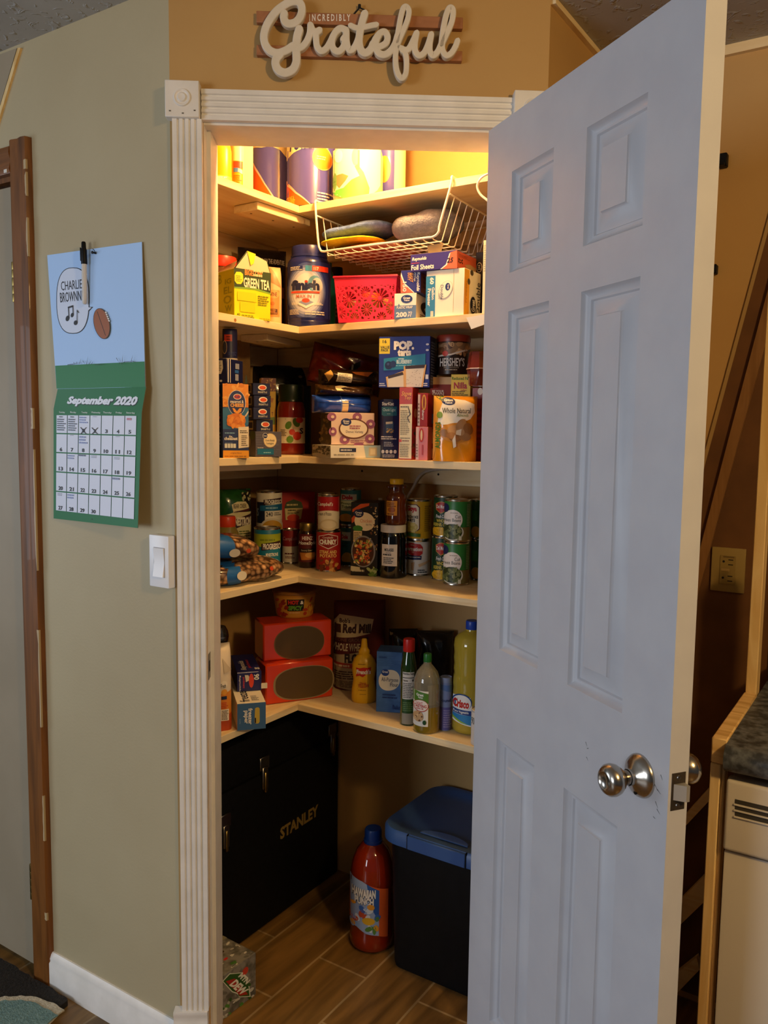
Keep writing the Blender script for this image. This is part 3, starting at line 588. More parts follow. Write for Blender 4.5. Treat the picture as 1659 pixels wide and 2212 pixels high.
# outlet
p0, p1 = onY(1538, 1181, YB - .016), onY(1606, 1283, YB - .016)
ol = thing('wall_outlet', 'ivory double wall outlet on the brown hardboard', 'outlet', ((p0.x + p1.x) / 2, YB - .006, (p0.z + p1.z) / 2)); hw, hh = abs(p1.x - p0.x) / 2, abs(p0.z - p1.z) / 2
b = MB(); b.box(-hw, hw, -.0075, -.0002, -hh, hh, '#96804a', .002, 2); b.build('cover_plate', ol)
b = MB(); b.box(-hw * .48, hw * .48, -.0095, -.007, -hh * .66, hh * .66, '#8e7842', .0008)
for zc in (.36, -.38):
    for dz in (.11, -.11): b.box(.0005, hw * .30, -.0098, -.0090, hh * (zc + dz) - .0012, hh * (zc + dz) + .0012, M_DARK)
    b.lathe([(.0028, 0), (.0028, .0009), (0, .001)], M_DARK, 14, T=Matrix.Translation((-hw * .26, -.0092, hh * zc + .001)) @ Matrix.Rotation(math.pi / 2, 4, 'X'))
b.box(-hw * .38, hw * .1, -.0102, -.0090, -.003, .0030, '#a88d58', .0004); b.box(-hw * .30, hw * .36, -.0098, -.009, hh * .56, hh * .63, '#6a5430'); b.build('socket', ol)
# pine end frame
YE = 1.46; k0, k1, k2 = onY(1538, 1587, YE), onY(1571.5, 1594, YE), onY(1560, 1592, YE); zt = k0.z - .004; bk = onZ(1609, 1495, zt)
fr_ = thing('pine_end_frame', 'raw pine frame standing at the end of the countertop', 'frame', (k0.x, YE, 0)); fo = Matrix.Translation(fr_.location).inverted()
def fb(mb, name):
    o = mb.build(name, fr_); o.matrix_parent_inverse = fo
b = MB(); b.box(k0.x, k1.x, YE, bk.y, zt - .045, zt, wood('pine_cross_grain', '#ecc98c', '#c99a55', 'X', 1.0), .002); fb(b, 'top_plate')
b = MB(); b.box(k0.x, k2.x, YE, YE + .040, .0005, zt - .0455, M_PINEZ, .0015); b.box(k2.x, k1.x - .003, YE + .012, YE + .040, .0005, zt - .0455, M_PINEZ, .0015); fb(b, 'post')
s0, s1 = onY(1610, 1492, bk.y + .004), onY(1634, 1495, bk.y + .004)
b = MB(); b.box(s0.x, s1.x, bk.y + .002, bk.y + .042, .0005, 2.02, M_PINEZ, .0015); b2 = b; fb(b, 'stud')
for nm, pts in (('brace', ((1470, 1790), (1470, 1768), (1540, 1690), (1540, 1712))), ('brace', ((1465, 2010), (1465, 1950), (1535, 1878), (1535, 1930))), ('brace', ((1460, 2140), (1460, 2108), (1504, 2072), (1507, 2090)))):
    pass
for i, pts in enumerate((((1466, 1800), (1466, 1776), (1545, 1688), (1545, 1716)), ((1462, 2005), (1462, 1952), (1545, 1868), (1545, 1925)), ((1458, 2150), (1458, 2105), (1505, 2068), (1511, 2095)))):
    b = MB(); b.prism([onY(x, y, YB - .030 - .004 * i) for x, y in pts], (0, .022, 0), M_PINE); tag(b.build('pine_brace'), ('thin pine strip slanting on the back wall behind the knob', 'wide pine board slanting low on the back wall behind the door edge', 'short pine offcut slanting near the floor behind the door')[i], 'board')
# countertop, dishwasher, canister
ct = MB(); M_CT = noisy('speckled_laminate', '#34373c', '#6e747c', (70, 70, 70), rough=.4, bstr=0, detail=8, p=(.38, .68)); xl = onY(1562, 1640, 1.43).x; zt_, zb_ = onY(1562, 1611, 1.44).z, onY(1562, 1671, 1.43).z
r = (zt_ - zb_) / 2; prof = [(yh - .001, zb_), (1.455, zb_)] + [(1.43 + r * .8 - r * .8 * math.sin(t), (zt_ + zb_) / 2 - r * math.cos(t)) for t in [math.pi * k / 10 for k in range(11)]] + [(yh - .001, zt_)]
ct.prism([(xl, y, z) for y, z in prof], (1.15, 0, 0), M_CT); tag(ct.build('countertop'), 'dark speckled laminate countertop with rolled front edge', 'countertop')
YD = 1.45; xd = onY(1568, 1700, YD).x; z1 = onY(1572, 1684, YD).z; z2 = onY(1564, 1836, YD).z
dw = thing('dishwasher', 'off-white dishwasher under the countertop', 'dishwasher', (xd + .3, YD + .3, 0)); do = Matrix.Translation(dw.location).inverted(); M_DW = mat('dishwasher_enamel', '#d8d0c2', .35)
def db(mb, name):
    o = mb.build(name, dw); o.matrix_parent_inverse = do
b = MB(); b.box(xd + .004, xd + .60, YD + .03, YB - .03, .09, min(z1, zb_) - .004, M_DW); b.box(xd + .02, xd + .58, YD + .08, YB - .05, .0005, .09, M_BLACK); db(b, 'body')
b = MB(); b.box(xd, xd + .604, YD, YD + .030, z2, z1, M_DW, .006, 3)
slots = []
for ya, yb2 in ((1726, 1735.5), (1740, 1748), (1753, 1762)):
    za, zc = onY(1588, ya, YD).z, onY(1588, yb2, YD).z; slots.append((onY(1588, ya, YD).x, zc, za))
db(b, 'control_panel'); cpo = bpy.data.objects['control_panel']
for x_, zc, za in slots:
    b = MB(); b.box(x_, xd + .40, YD - .0008, YD + .001, zc, za, mat('slot_grey', '#3a352c', .6)); b.box(x_ - .002, xd + .402, YD - .0030, YD + .001, zc - .0030, zc, M_DW, .0008); b.build('vent_slot', cpo)
b = MB(); b.box(xd + .001, xd + .603, YD + .008, YD + .030, .10, z2 - .004, M_DW, .004, 2); db(b, 'door')
cz = onZ(1690, 1480, zt_ + .0005); b = MB(); R = 36 * mpp(cz); hh = (zat(cz, 1690, 1150) - zt_); b2 = MB()
cn = thing('canister', 'dark olive rounded canister on the countertop', 'canister', (cz.x, cz.y + .02, zt_))
b.lathe([(0, .0005), (R * .8, .0005), (R * .95, .01), (R, .03), (R, hh * .7), (R * .96, hh * .76)], mat('olive_glaze', '#3a3a1e', .25), 40); b.build('body', cn)
b2.lathe([(R * .98, hh * .76), (R * .98, hh * .83), (R * .8, hh * .9), (R * .2, hh * .93), (R * .2, hh), (0, hh)], M_BRASS, 40); b2.build('lid', cn)

# ================================================================== BUILDERS FOR THE GROCERIES
SEAT = .0004
def spot(side, b, xc, yb, z0):
    if side == 'R': p = onY(xc, yb, SY + b)
    elif side == 'L': p = onX(xc, yb, SX - b)
    else: p = onZ(xc, yb, z0)
    return Vector((p.x, p.y, z0 + SEAT))
def facing(F, delta):
    c = Vector((-F.x, -F.y, 0)).normalized(); return Matrix.Rotation(math.radians(delta), 3, 'Z') @ c
def base_z(on): return ZT[on] if isinstance(on, int) else on
def carton(name, label, cat, z, rect, on, body, els=(), side='R', b=.02, delta=0, ws=None, d=None, sels=(), quad=None, squad=None, topcol=None, tels=(), group=None, bev=.0008, extra=None, hz=None, bodyR=None):
    """box with printed front; rect = front face in the zoom's pixels, ws = width of the visible side face"""
    sc = Zm[z][2]; xl, yt = px(z, rect[0], rect[1]); xr, yb = px(z, rect[2], rect[3]); xc = (xl + xr) / 2; z0 = base_z(on)
    F = spot(side, b, xc, yb, z0); m = mpp(F); n = facing(F, delta); a = math.radians(abs(delta))
    w = (xr - xl) * m / math.cos(a)
    if d is None: d = ws * sc * m / max(math.sin(a), .08)
    h = (zat(F, xc, yt) - F.z) if hz is None else hz
    c = F - n * (d / 2); rz = math.atan2(n.x, -n.y)
    mb = MB(); mb.box(-w / 2, w / 2, -d / 2, d / 2, 0, h, body, bev)
    if topcol: mb.add([(-w / 2 + .001, -d / 2 + .001, h + .0002), (w / 2 - .001, -d / 2 + .001, h + .0002), (w / 2 - .001, d / 2 - .001, h + .0002), (-w / 2 + .001, d / 2 - .001, h + .0002)], [[0, 1, 2, 3]], topcol)
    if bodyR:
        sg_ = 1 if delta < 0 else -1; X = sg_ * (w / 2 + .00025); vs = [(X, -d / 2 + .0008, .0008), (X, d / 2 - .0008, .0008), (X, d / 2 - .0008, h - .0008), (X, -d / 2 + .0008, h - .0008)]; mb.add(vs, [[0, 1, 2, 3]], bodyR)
    if els: draw(mb, els, quad or rect, lambda u, v, o: Vector((-w / 2 + u * w, -d / 2 - o, v * h)))
    if sels:
        if delta < 0: draw(mb, sels, squad, lambda u, v, o: Vector((w / 2 + o + .0003, -d / 2 + u * d, v * h)))
        else: draw(mb, sels, squad, lambda u, v, o: Vector((-w / 2 - o - .0003, d / 2 - u * d, v * h)))
    if tels: draw(mb, tels[1], tels[0], lambda u, v, o: Vector((-w / 2 + u * w, -d / 2 + v * d, h + o)))
    if extra: extra(mb, w, d, h)
    o = tag(mb.build(name, None, (c.x, c.y, c.z), rz), label, cat, group)
    return dict(o=o, top=c.z + h + SEAT, c=c, n=n, w=w, d=d, h=h, rz=rz)
def cyl_at(z, rect, on, side, b):
    xl, yt = px(z, rect[0], rect[1]); xr, yb = px(z, rect[2], rect[3]); xc = (xl + xr) / 2; z0 = base_z(on)
    F = spot(side, b, xc, yb, z0); aw = Vector((F.x, F.y, 0)).normalized(); R = (xr - xl) / 2 * mpp(F); C = F + aw * R; R = (xr - xl) / 2 * mpp(C) * .995; C = F + aw * R
    return C, R, zat(F, xc, yt) - C.z, math.atan2(-C.x, C.y)
def wrap(R, z0, z1, sy=1, rf=None):
    def f(u, v, o):
        v = max(.003, min(.997, v)); s = max(-.995, min(.995, 2 * u - 1)); t = math.asin(s); r = (R if rf is None else rf(v)) + o; return Vector((r * math.sin(t), -r * math.cos(t) * sy, z0 + (z1 - z0) * v))
    return f
def can(name, label, cat, z, rect, on, wrapcol, els=(), side='R', b=.03, group=None, turn=0, bands=(), top='tin', hz=None, at=None):
    C, R, h, rz = cyl_at(z, rect, on, side, b)
    if at: C = Vector((at[0], at[1], base_z(on) + SEAT)); R = at[2]; rz = math.atan2(-C.x, C.y)
    if hz: h = hz
    t = thing(name, label, cat, C, rz + math.radians(turn), group)
    mb = MB(); mb.lathe([(0, .002), (R * .9, .002), (R * .93, 0), (R, .0005), (R, .003), (R * .975, .005), (R * .975, h - .005), (R, h - .003), (R, h - .0006), (R * .94, h), (R * .91, h - .003), (R * .5, h - .0025), (0, h - .0025)], M_TIN if top == 'tin' else top, 44); mb.build('can_body', t)
    lb = MB(); z0, z1 = .005, h - .005; q = [(R * .978, z0), (R * .985, z0 + .0008), (R * .985, z1 - .0008), (R * .978, z1)]; lb.lathe(q, wrapcol, 60)
    for v0, v1, cl in bands: lb.lathe([(R * .9855 + .0002, z0 + v0 * (z1 - z0)), (R * .9855 + .0002, z0 + v1 * (z1 - z0))], cl, 60)
    if els: draw(lb, els, rect, wrap(R * .9855 + .0002, 0, h), cut=18)
    lb.build('label', t); return dict(o=t, top=C.z + h + SEAT, c=C, R=R, h=h, rz=rz)
def vessel(name, label, cat, z, rect, on, parts, labels=(), side='R', b=.03, sy=1, group=None, turn=0, seg=44, subs=()):
    """parts [(name, [(r,z)..] fractions, material)]; labels [(name, rect px, els, band colour or None, r fraction or fn(v))]"""
    C, R, h, rz = cyl_at(z, rect, on, side, b); t = thing(name, label, cat, C, rz + math.radians(turn), group)
    Sy = Matrix.Diagonal((1, sy, 1, 1)); out = {}
    for nm, prof, m in parts:
        mb = MB(); mb.lathe([(max(r, 0) * R, zz * h) + tuple(x) for r, zz, *x in prof], m, seg, T=Sy); out[nm] = mb.build(nm, t)
    y0, y1 = rect[1], rect[3]
    for nm, lr, els, col, rr in labels:
        z0, z1 = (1 - (lr[3] - y0) / (y1 - y0)) * h, (1 - (lr[1] - y0) / (y1 - y0)) * h; mb = MB()
        rf = (lambda v: rr(v) * R + .0006) if callable(rr) else (lambda v: rr * R + .0006)
        f = wrap(R, z0, z1, sy, rf)
        if col:
            xl, xr = lr[0], lr[2]; u0, u1 = (xl - rect[0]) / (rect[2] - rect[0]), (xr - rect[0]) / (rect[2] - rect[0])
            if u0 <= 0 and u1 >= 1:
                k = 8; mb.lathe([(rf(i / k) - .0002, z0 + (z1 - z0) * i / k) for i in range(k + 1)], col, 60, T=Sy)
            else:
                nx, nz = 16, 8; vs = [f(u0 + (u1 - u0) * i / nx, j / nz, -.0002) for j in range(nz + 1) for i in range(nx + 1)]
                mb.add(vs, [[j * (nx + 1) + i, j * (nx + 1) + i + 1, (j + 1) * (nx + 1) + i + 1, (j + 1) * (nx + 1) + i] for j in range(nz) for i in range(nx)], col, True)
        if els: draw(mb, els, (rect[0], lr[1], rect[2], lr[3]), f, cut=-16)
        mb.build(nm, t)
    return dict(o=t, top=C.z + h + SEAT, c=C, R=R, h=h, rz=rz)
def pouch_map(w, h, d, sx=3.0, sz=4.0, wr=.0, seed=1, flat=.0):
    rnd = random.Random(seed); ks = [(rnd.uniform(4, 14), rnd.uniform(4, 14), rnd.uniform(0, 6), rnd.uniform(-1, 1)) for _ in range(7)]
    def bulge(u, v):
        a = max(0, 1 - abs(2 * u - 1) ** sx) ** .55; c = max(0, 1 - abs(2 * v - 1) ** sz) ** .55; vv = a * (flat + (1 - flat) * c) if v < .5 else a * c
        wq = sum(k[3] * math.sin(k[0] * u + k[1] * v + k[2]) for k in ks) / 7; return max(.0012, d / 2 * vv + wr * wq * min(1, vv * 2))
    def f(u, v, o):
        u, v = max(.0, min(1, u)), max(.0, min(1, v)); return Vector((-w / 2 + u * w, -bulge(u, v) - o, v * h))
    return f, bulge
def pouch(name, label, cat, z, rect, on, body, els=(), side='R', b=.03, delta=0, d=.05, wr=.006, seed=1, flat=.8, quad=None, group=None, tilt=0, sx=3, sz=4, nu=26, nv=30, lean=0, parts=None):
    xl, yt = px(z, rect[0], rect[1]); xr, yb = px(z, rect[2], rect[3]); xc = (xl + xr) / 2; z0 = base_z(on); F = spot(side, b, xc, yb, z0); m = mpp(F); n = facing(F, delta)
    w = (xr - xl) * m / math.cos(math.radians(delta)); h = zat(F, xc, yt) - F.z; c = F - n * (d / 2)
    f, bu = pouch_map(w, h, d, sx, sz, wr, seed, flat); mb = MB()
    vs = [f(i / nu, j / nv, 0) for j in range(nv + 1) for i in range(nu + 1)]; back = [Vector((p.x, -p.y, p.z)) for p in vs]
    fs = [[j * (nu + 1) + i, j * (nu + 1) + i + 1, (j + 1) * (nu + 1) + i + 1, (j + 1) * (nu + 1) + i] for j in range(nv) for i in range(nu)]
    mb.add(vs, fs, body, True); mb.add(back, [q[::-1] for q in fs], body, True)
    N1 = (nu + 1); rim = list(range(N1)) + [j * N1 + nu for j in range(1, nv + 1)] + [nv * N1 + i for i in range(nu - 1, -1, -1)] + [j * N1 for j in range(nv - 1, 0, -1)]
    k = len(rim); mb.add([vs[i] for i in rim] + [back[i] for i in rim], [[(i + 1) % k, i, k + i, k + (i + 1) % k] for i in range(k)], body, True)
    if els: draw(mb, els, quad or rect, f, cut=-20, base=.0006)
    o = mb.build(name, None, (c.x, c.y, c.z), math.atan2(n.x, -n.y)); tag(o, label, cat, group)
    if tilt or lean: o.rotation_euler = (math.radians(lean), math.radians(tilt), o.rotation_euler.z)
    return dict(o=o, top=c.z + h + SEAT, c=c, n=n, w=w, h=h)
def slab(name, label, cat, ctr, size, rz, m, wr=.2, seed=1, els=None, group=None, sup=(3.5, 2.2), tilt=(0, 0), nu=40, nv=20, base_flat=True):
    """soft lying pillow or folded cloth: superellipsoid with wrinkles, flat underside; ctr = base centre"""
    rnd = random.Random(seed); ks = [(rnd.uniform(8, 30), rnd.uniform(8, 30), rnd.uniform(8, 30), rnd.uniform(0, 6)) for _ in range(8)]; a, b_, c = size[0] / 2, size[1] / 2, size[2] / 2
    def P(i, j, k=1.0):
        t = 2 * math.pi * i / nu; ph = -math.pi / 2 + math.pi * j / nv; pw = lambda x, e: math.copysign(abs(x) ** (2 / e), x)
        x = a * pw(math.cos(ph), sup[1]) * pw(math.cos(t), sup[0]); y = b_ * pw(math.cos(ph), sup[1]) * pw(math.sin(t), sup[0]); zz = c * pw(math.sin(ph), sup[1])
        s = 1 + wr * sum(math.sin(q[0] * x * 3 + q[1] * y * 3 + q[2] * zz * 2 + q[3]) for q in ks) / 8; zz *= s; x *= 1 + (s - 1) * .3; y *= 1 + (s - 1) * .3
        if base_flat: zz = max(zz, -c * .92)
        return Vector((x, y, zz + c * .92))
    mb = MB(); vs = [P(i, j) for j in range(nv + 1) for i in range(nu)]; mb.add(vs, [[j * nu + i, j * nu + (i + 1) % nu, (j + 1) * nu + (i + 1) % nu, (j + 1) * nu + i] for j in range(nv) for i in range(nu)], m, True)
    if els: els(mb, P)
    o = mb.build(name, None, ctr, rz); o.rotation_euler = (tilt[0], tilt[1], rz); tag(o, label, cat, group); return o
def glossy(col, rough=.22, coat=.3): return mat('gloss_' + col.lstrip('#') + str(rough), col, rough, coat=coat)
def film(n, c1, c2, s=60): return noisy(n, c1, c2, (s, s, s), rough=.2, bstr=.5, bdist=.003, bscale=40, coat=.3)
CR = '#efe6d2'; NAVY = '#101a44'; RED = '#b01d1d'; WH = '#f2efe8'; BK = '#141414'
def oval_logo(cx, cy, rx, ry, col='#1c2f74'): return [('e', cx, cy, rx, ry, col), ('t', 'Great', cx - rx * .62, cy - ry * .55, cx + rx * .62, cy + ry * .05, WH, .03), ('t', 'Value', cx - rx * .5, cy + ry * .1, cx + rx * .5, cy + ry * .55, WH, .03)]
def bottle_prof(neck=.32, sh=.72, nk=.86, base=.0): return [(0, 0), (.86, 0), (.97, .015), (1, .05), (1, sh * .97), (.97, sh), (.85, sh + (nk - sh) * .45), (.55, sh + (nk - sh) * .8), (neck, nk), (neck, .93), (0, .93)]

# ================================================================== TOP SHELF
YEL = mat('yellow_plastic', '#f2b418', .3); M_CREAM = mat('cream_plastic', '#f1dfae', .35)
vessel('detergent_jug', 'yellow detergent jug at the left end of the top shelf', 'jug', 'A', (40, -150, 290, 470), 1,
       [('body', [(0, 0), (.95, 0), (1, .03), (1, .55), (.9, .66), (.6, .76), (.5, .8), (0, .8)], YEL), ('cap', [(.55, .79), (.55, 1), (0, 1)], mat('orange_cap', '#e88a12', .35))],
       [('label', (40, 395, 290, 470), [('t', '75', 160, 408, 240, 455, WH, .03)], mat('yellow_label', '#f6cf4a', .4), 1.0)], side='L', b=.03, sy=.75)
b_ = MB()
vessel('cleaner_bottle', 'pale yellow cleaner bottle with orange label beside the yellow jug', 'bottle', 'A', (290, -120, 425, 520), 1,
       [('body', [(0, 0), (.95, 0), (1, .03), (1, .7), (.8, .8), (.45, .86), (0, .86)], M_CREAM), ('cap', [(.5, .85), (.5, 1), (0, 1)], mat('white_cap', '#f0ece0', .4))],
       [('label', (310, 255, 410, 500), [('r', 318, 262, 404, 330, '#d8452a'), ('r', 318, 328, 365, 370, '#4a7fd0'), ('p', [(365, 330), (404, 345), (404, 385), (360, 368)], '#f0d8d0'), ('l', 318, 395, 400, 480, 4, '#c07a10')], '#eda21c', 1.0)], side='L', b=.025)
carton('paper_carton', 'cream carton standing behind the cleaner bottle on the top shelf', 'box', 'A', (420, -120, 520, 560), 1, mat('cream_card', '#efd9a0', .6), side='L', b=.05, delta=14, d=.10)
M_BLUEW = mat('roll_wrap_blue', '#5250a4', .18, coat=.5); M_ORW = mat('roll_wrap_orange', '#e8631a', .2, coat=.5); M_SEAL = mat('seal_orange', '#f09a28', .3)
def roll(label, rect, els, side, b, at=None):
    C, R, h, rz = cyl_at('A', rect, 1, side, b); h = .275; t = thing('paper_towel_roll', label, 'paper towels', C, rz, 'wrapped paper towel rolls on the top shelf')
    mb = MB(); mb.lathe([(0, .002), (R * .35, .001), (R * .9, 0), (R, .006), (R, h - .006), (R * .9, h), (R * .35, h - .004), (0, h - .004)], M_BLUEW, 48); mb.build('wrapped_roll', t)
    top = .275; zt = zat(C, *px('A', rect[0], rect[1])) - C.z
    lb = MB(); draw(lb, els, rect, wrap(R + .0003, 0, zt), cut=18); lb.build('label', t); return C
WV = '#f3e2b4'
roll('wrapped blue paper towel roll on the left of the pair at the shelf corner', (505, 110, 1000, 680), [('p', [(500, 200), (510, 230), (560, 330), (650, 460), (760, 590), (850, 680), (505, 680)], '#e8631a'), ('p', [(505, 222), (562, 325), (655, 455), (768, 585), (858, 680), (848, 680), (756, 592), (646, 462), (552, 336), (505, 240)], '#f0c0b8'),
      ('p', [(530, 110), (520, 170), (620, 188), (720, 185), (800, 205), (850, 245), (880, 265), (895, 110)], WV), ('t', 'Towels', 610, 60, 885, 160, '#34347c', .02, .2), ('t', 'STRONG &', 525, 535, 705, 585, '#f2cf40', .02), ('t', 'ABSORBENT', 560, 590, 740, 640, '#f2cf40', .02)], 'L', .11)
roll('wrapped blue paper towel roll with round orange seal at the shelf corner', (885, 120, 1375, 720), [('p', [(885, 470), (905, 510), (980, 600), (1060, 660), (1130, 720), (885, 720)], '#e8631a'), ('p', [(885, 455), (912, 508), (986, 596), (1066, 656), (1140, 720), (1128, 720), (1056, 664), (974, 606), (896, 520), (885, 490)], '#f0c0b8'),
      ('p', [(890, 120), (885, 280), (960, 240), (1050, 215), (1150, 215), (1290, 235), (1310, 120)], WV), ('t', 'Towels', 905, 90, 1210, 225, '#34347c', .02, .2), ('e', 1242, 292, 100, 108, '#f3c27a'), ('e', 1242, 292, 92, 100, '#e98a22'), ('l', 1185, 270, 1300, 310, 2, '#f6d9a8'), ('t', 'STRONG &', 885, 625, 965, 665, '#f2cf40', .02), ('t', 'ABSORBENT', 880, 660, 975, 700, '#f2cf40', .02), ('l', 1190, 590, 1350, 700, 4, '#d9c9dc')], 'R', .012)
roll('wrapped paper towel roll half hidden behind the green jug', (1790, 120, 2120, 560), [('p', [(2005, 100), (2118, 100), (2118, 558), (2005, 558)], WV), ('e', 1905, 300, 62, 85, '#e98a22')], 'R', .16)
# big clear jug with a green liquid and a printed label
M_GRL = mat('green_clear_plastic', '#c9e2a4', .12, trans=.35, coat=.4); g = (1370, 100, 1880, 650)
vessel('dish_soap_jug', 'big pale green jug with a bright green wave on its label', 'jug', 'A', g, 1,
       [('body', [(0, 0), (.8, 0), (.93, .02), (1, .1), (1, .9), (.9, 1.1), (.5, 1.25), (0, 1.25)], M_GRL), ('cap', [(.4, 1.24), (.4, 1.4), (0, 1.4)], mat('white_cap', '#f0ece0', .4))],
       [('label', (1370, 100, 1880, 640), [('p', [(1372, 540), (1400, 590), (1470, 625), (1560, 638), (1660, 630), (1760, 590), (1820, 530), (1850, 470), (1850, 100), (1372, 100)], '#f1e8c0'),
         ('p', [(1372, 540), (1400, 590), (1470, 625), (1560, 636), (1660, 628), (1740, 600), (1700, 480), (1640, 400), (1560, 440), (1480, 520)], '#5fc04a'), ('p', [(1690, 560), (1650, 420), (1590, 300), (1620, 280), (1680, 360), (1740, 520), (1735, 590)], '#d88a50'), ('e', 1430, 180, 40, 70, '#d9efe0'),
         ('p', [(1400, 380), (1470, 370), (1530, 400), (1500, 450), (1440, 520), (1410, 470)], '#a87a4a'), ('e', 1395, 440, 22, 90, '#6f9a52'), ('e', 1600, 200, 38, 90, '#e8b48a'), ('r', 1620, 130, 1640, 330, '#d05a3a')], None, 1.0)], side='R', b=.012, sy=.62)

# ================================================================== WIRE BASKET UNDER THE TOP SHELF
M_WIRE = mat('white_coated_wire', '#efeae0', .3); yF = SY - .006; yBk = YB - .035
a0, a1, a2, a3 = onY(681, 437, yF), onY(691, 543, yF), onY(944, 512, yF), onY(975, 389, yF)
wb = thing('wire_basket', 'white wire basket hung under the top shelf', 'basket', ((a1.x + a2.x) / 2, (yF + yBk) / 2, a1.z)); wo = Matrix.Translation(wb.location).inverted()
def wbb(mb, name):
    o = mb.build(name, wb); o.matrix_parent_inverse = wo
zt = ZT[1] + .0045; zb = (a1.z + a2.z) / 2; xa, xb = a0.x, a3.x; xa2, xb2 = a1.x + .006, a2.x - .002
def arc(p, q, r_, n=5): return [p + (q - p) * (k / n) for k in range(n + 1)]
V = Vector
fp = smooth_path([V((xa, yF + .13, zt)), V((xa, yF + .02, zt)), V((xa, yF + .002, zt - .001)), V((xa + .001, yF, zt - .02)), V((xa2 - .012, yF, zb + .03)), V((xa2 - .006, yF, zb + .008)), V((xa2 + .006, yF, zb)), V((xa2 + .05, yF, zb)), V((xb2 - .05, yF, zb)), V((xb2 - .01, yF, zb)), V((xb2 + .006, yF, zb + .010)), V((xb2 + .010, yF, zb + .03)), V((xb - .001, yF, zt - .02)), V((xb, yF + .002, zt - .001)), V((xb, yF + .02, zt)), V((xb, yF + .13, zt))], 6)
b = MB(); b.tube(fp, .0030, M_WIRE, 10); wbb(b, 'front_frame')
zr = ZT[1] - .019 - .016; zk = zb + .012; b = MB()
b.tube([(xa + .004, yF, zr), (xa + .012, yBk, zr - .010)], .0022, M_WIRE); b.tube([(xb - .004, yF, zr), (xb - .006, yBk, zr - .010)], .0022, M_WIRE); b.tube([(xa + .012, yBk, zr - .010), (xb - .006, yBk, zr - .010)], .0022, M_WIRE)
b.tube([(xa2, yBk, zb + .004), (xb2, yBk, zb + .004)], .0020, M_WIRE); wbb(b, 'rim')
b = MB(); nW = 9
for k in range(nW):
    y = yF + .028 + (yBk - yF - .035) * k / (nW - 1)
    for xt, xbm in ((xa + .005, xa2), (xb - .005, xb2)): b.tube([(xt, y, zr - .010 * k / nW), (xbm, y, zb - .006)], .0013, M_WIRE, 6)
    b.tube([(xa2, y, zb - .006), (xb2, y, zb - .006)], .0013, M_WIRE, 6)
for k in range(13):
    x = xa2 + (xb2 - xa2) * (k + .5) / 13; b.tube([(x, yF, zb), (x, yF + .012, zb - .004), (x, yBk, zb - .004), (x, yBk, zr - .012)], .0013, M_WIRE, 6)
wbb(b, 'wire_mesh')
M_CLB = noisy('blue_cloth', '#7b9bea', '#6886d2', (90, 90, 90), rough=.95, bstr=.8, bdist=.003, bscale=260); M_CLG = noisy('grey_terry', '#9496a4', '#7c7e8c', (90, 90, 90), rough=.95, bstr=.9, bdist=.004, bscale=240)
M_CLY = noisy('yellow_cloth', '#ecd020', '#dcc018', (60, 60, 60), rough=.9, bstr=.5, bdist=.002, bscale=200); M_CLR = noisy('red_cloth', '#b8503a', '#c98a78', (14, 14, 14), rough=.9, bstr=.5, bdist=.002, bscale=200)
def at_basket(x0, x1, yb, Y): p = onY((x0 + x1) / 2, yb, Y); return p, (x1 - x0) * mpp(p)
zfl = zb + .0015
p, w_ = at_basket(700, 870, 540, SY + .12); slab('red_cloth', 'folded red and pink cloth at the bottom of the wire basket', 'cloth', (p.x + .05, p.y, zfl), (.22, .19, .020), .0, M_CLR, .25, 3)
p, w_ = at_basket(700, 838, 530, SY + .09); slab('yellow_cloth', 'folded yellow cloth under the blue cloth in the wire basket', 'cloth', (p.x, p.y, zfl + .0225), (w_, .15, .020), .0, M_CLY, .25, 5)
p, w_ = at_basket(704, 862, 520, SY + .10); slab('blue_cloth', 'folded blue cloth on top in the wire basket', 'cloth', (p.x, p.y, zfl + .046), (w_, .15, .034), .05, M_CLB, .35, 8, tilt=(0, -.07))
p, w_ = at_basket(858, 985, 520, SY + .115); slab('grey_towel', 'grey terry towel bunched at the right of the wire basket', 'towel', (p.x + .010, p.y, zfl + .0235), (w_ + .02, .17, .070), .0, M_CLG, .45, 9, sup=(2.6, 2.2), tilt=(0, -.10))
p, w_ = at_basket(945, 1010, 525, SY + .18)
b = MB(); T = Matrix.Translation((p.x + .004, SY + .135, zfl + .030)) @ Matrix.Rotation(math.radians(100), 4, 'Y') @ Matrix.Rotation(.2, 4, 'X')
# loose white cord at the right end
b = MB(); b.tube(smooth_path([onY(1062, 372, SY - .008), onY(1040, 384, SY - .012), onY(1031, 402, SY - .012), onY(1038, 420, SY - .010), onY(1056, 436, SY - .008), onY(1075, 460, SY - .004)], 6), .0028, M_WIRE, 8)
tag(b.build('power_cord'), 'white cord looping over the top shelf edge beside the door', 'cord')

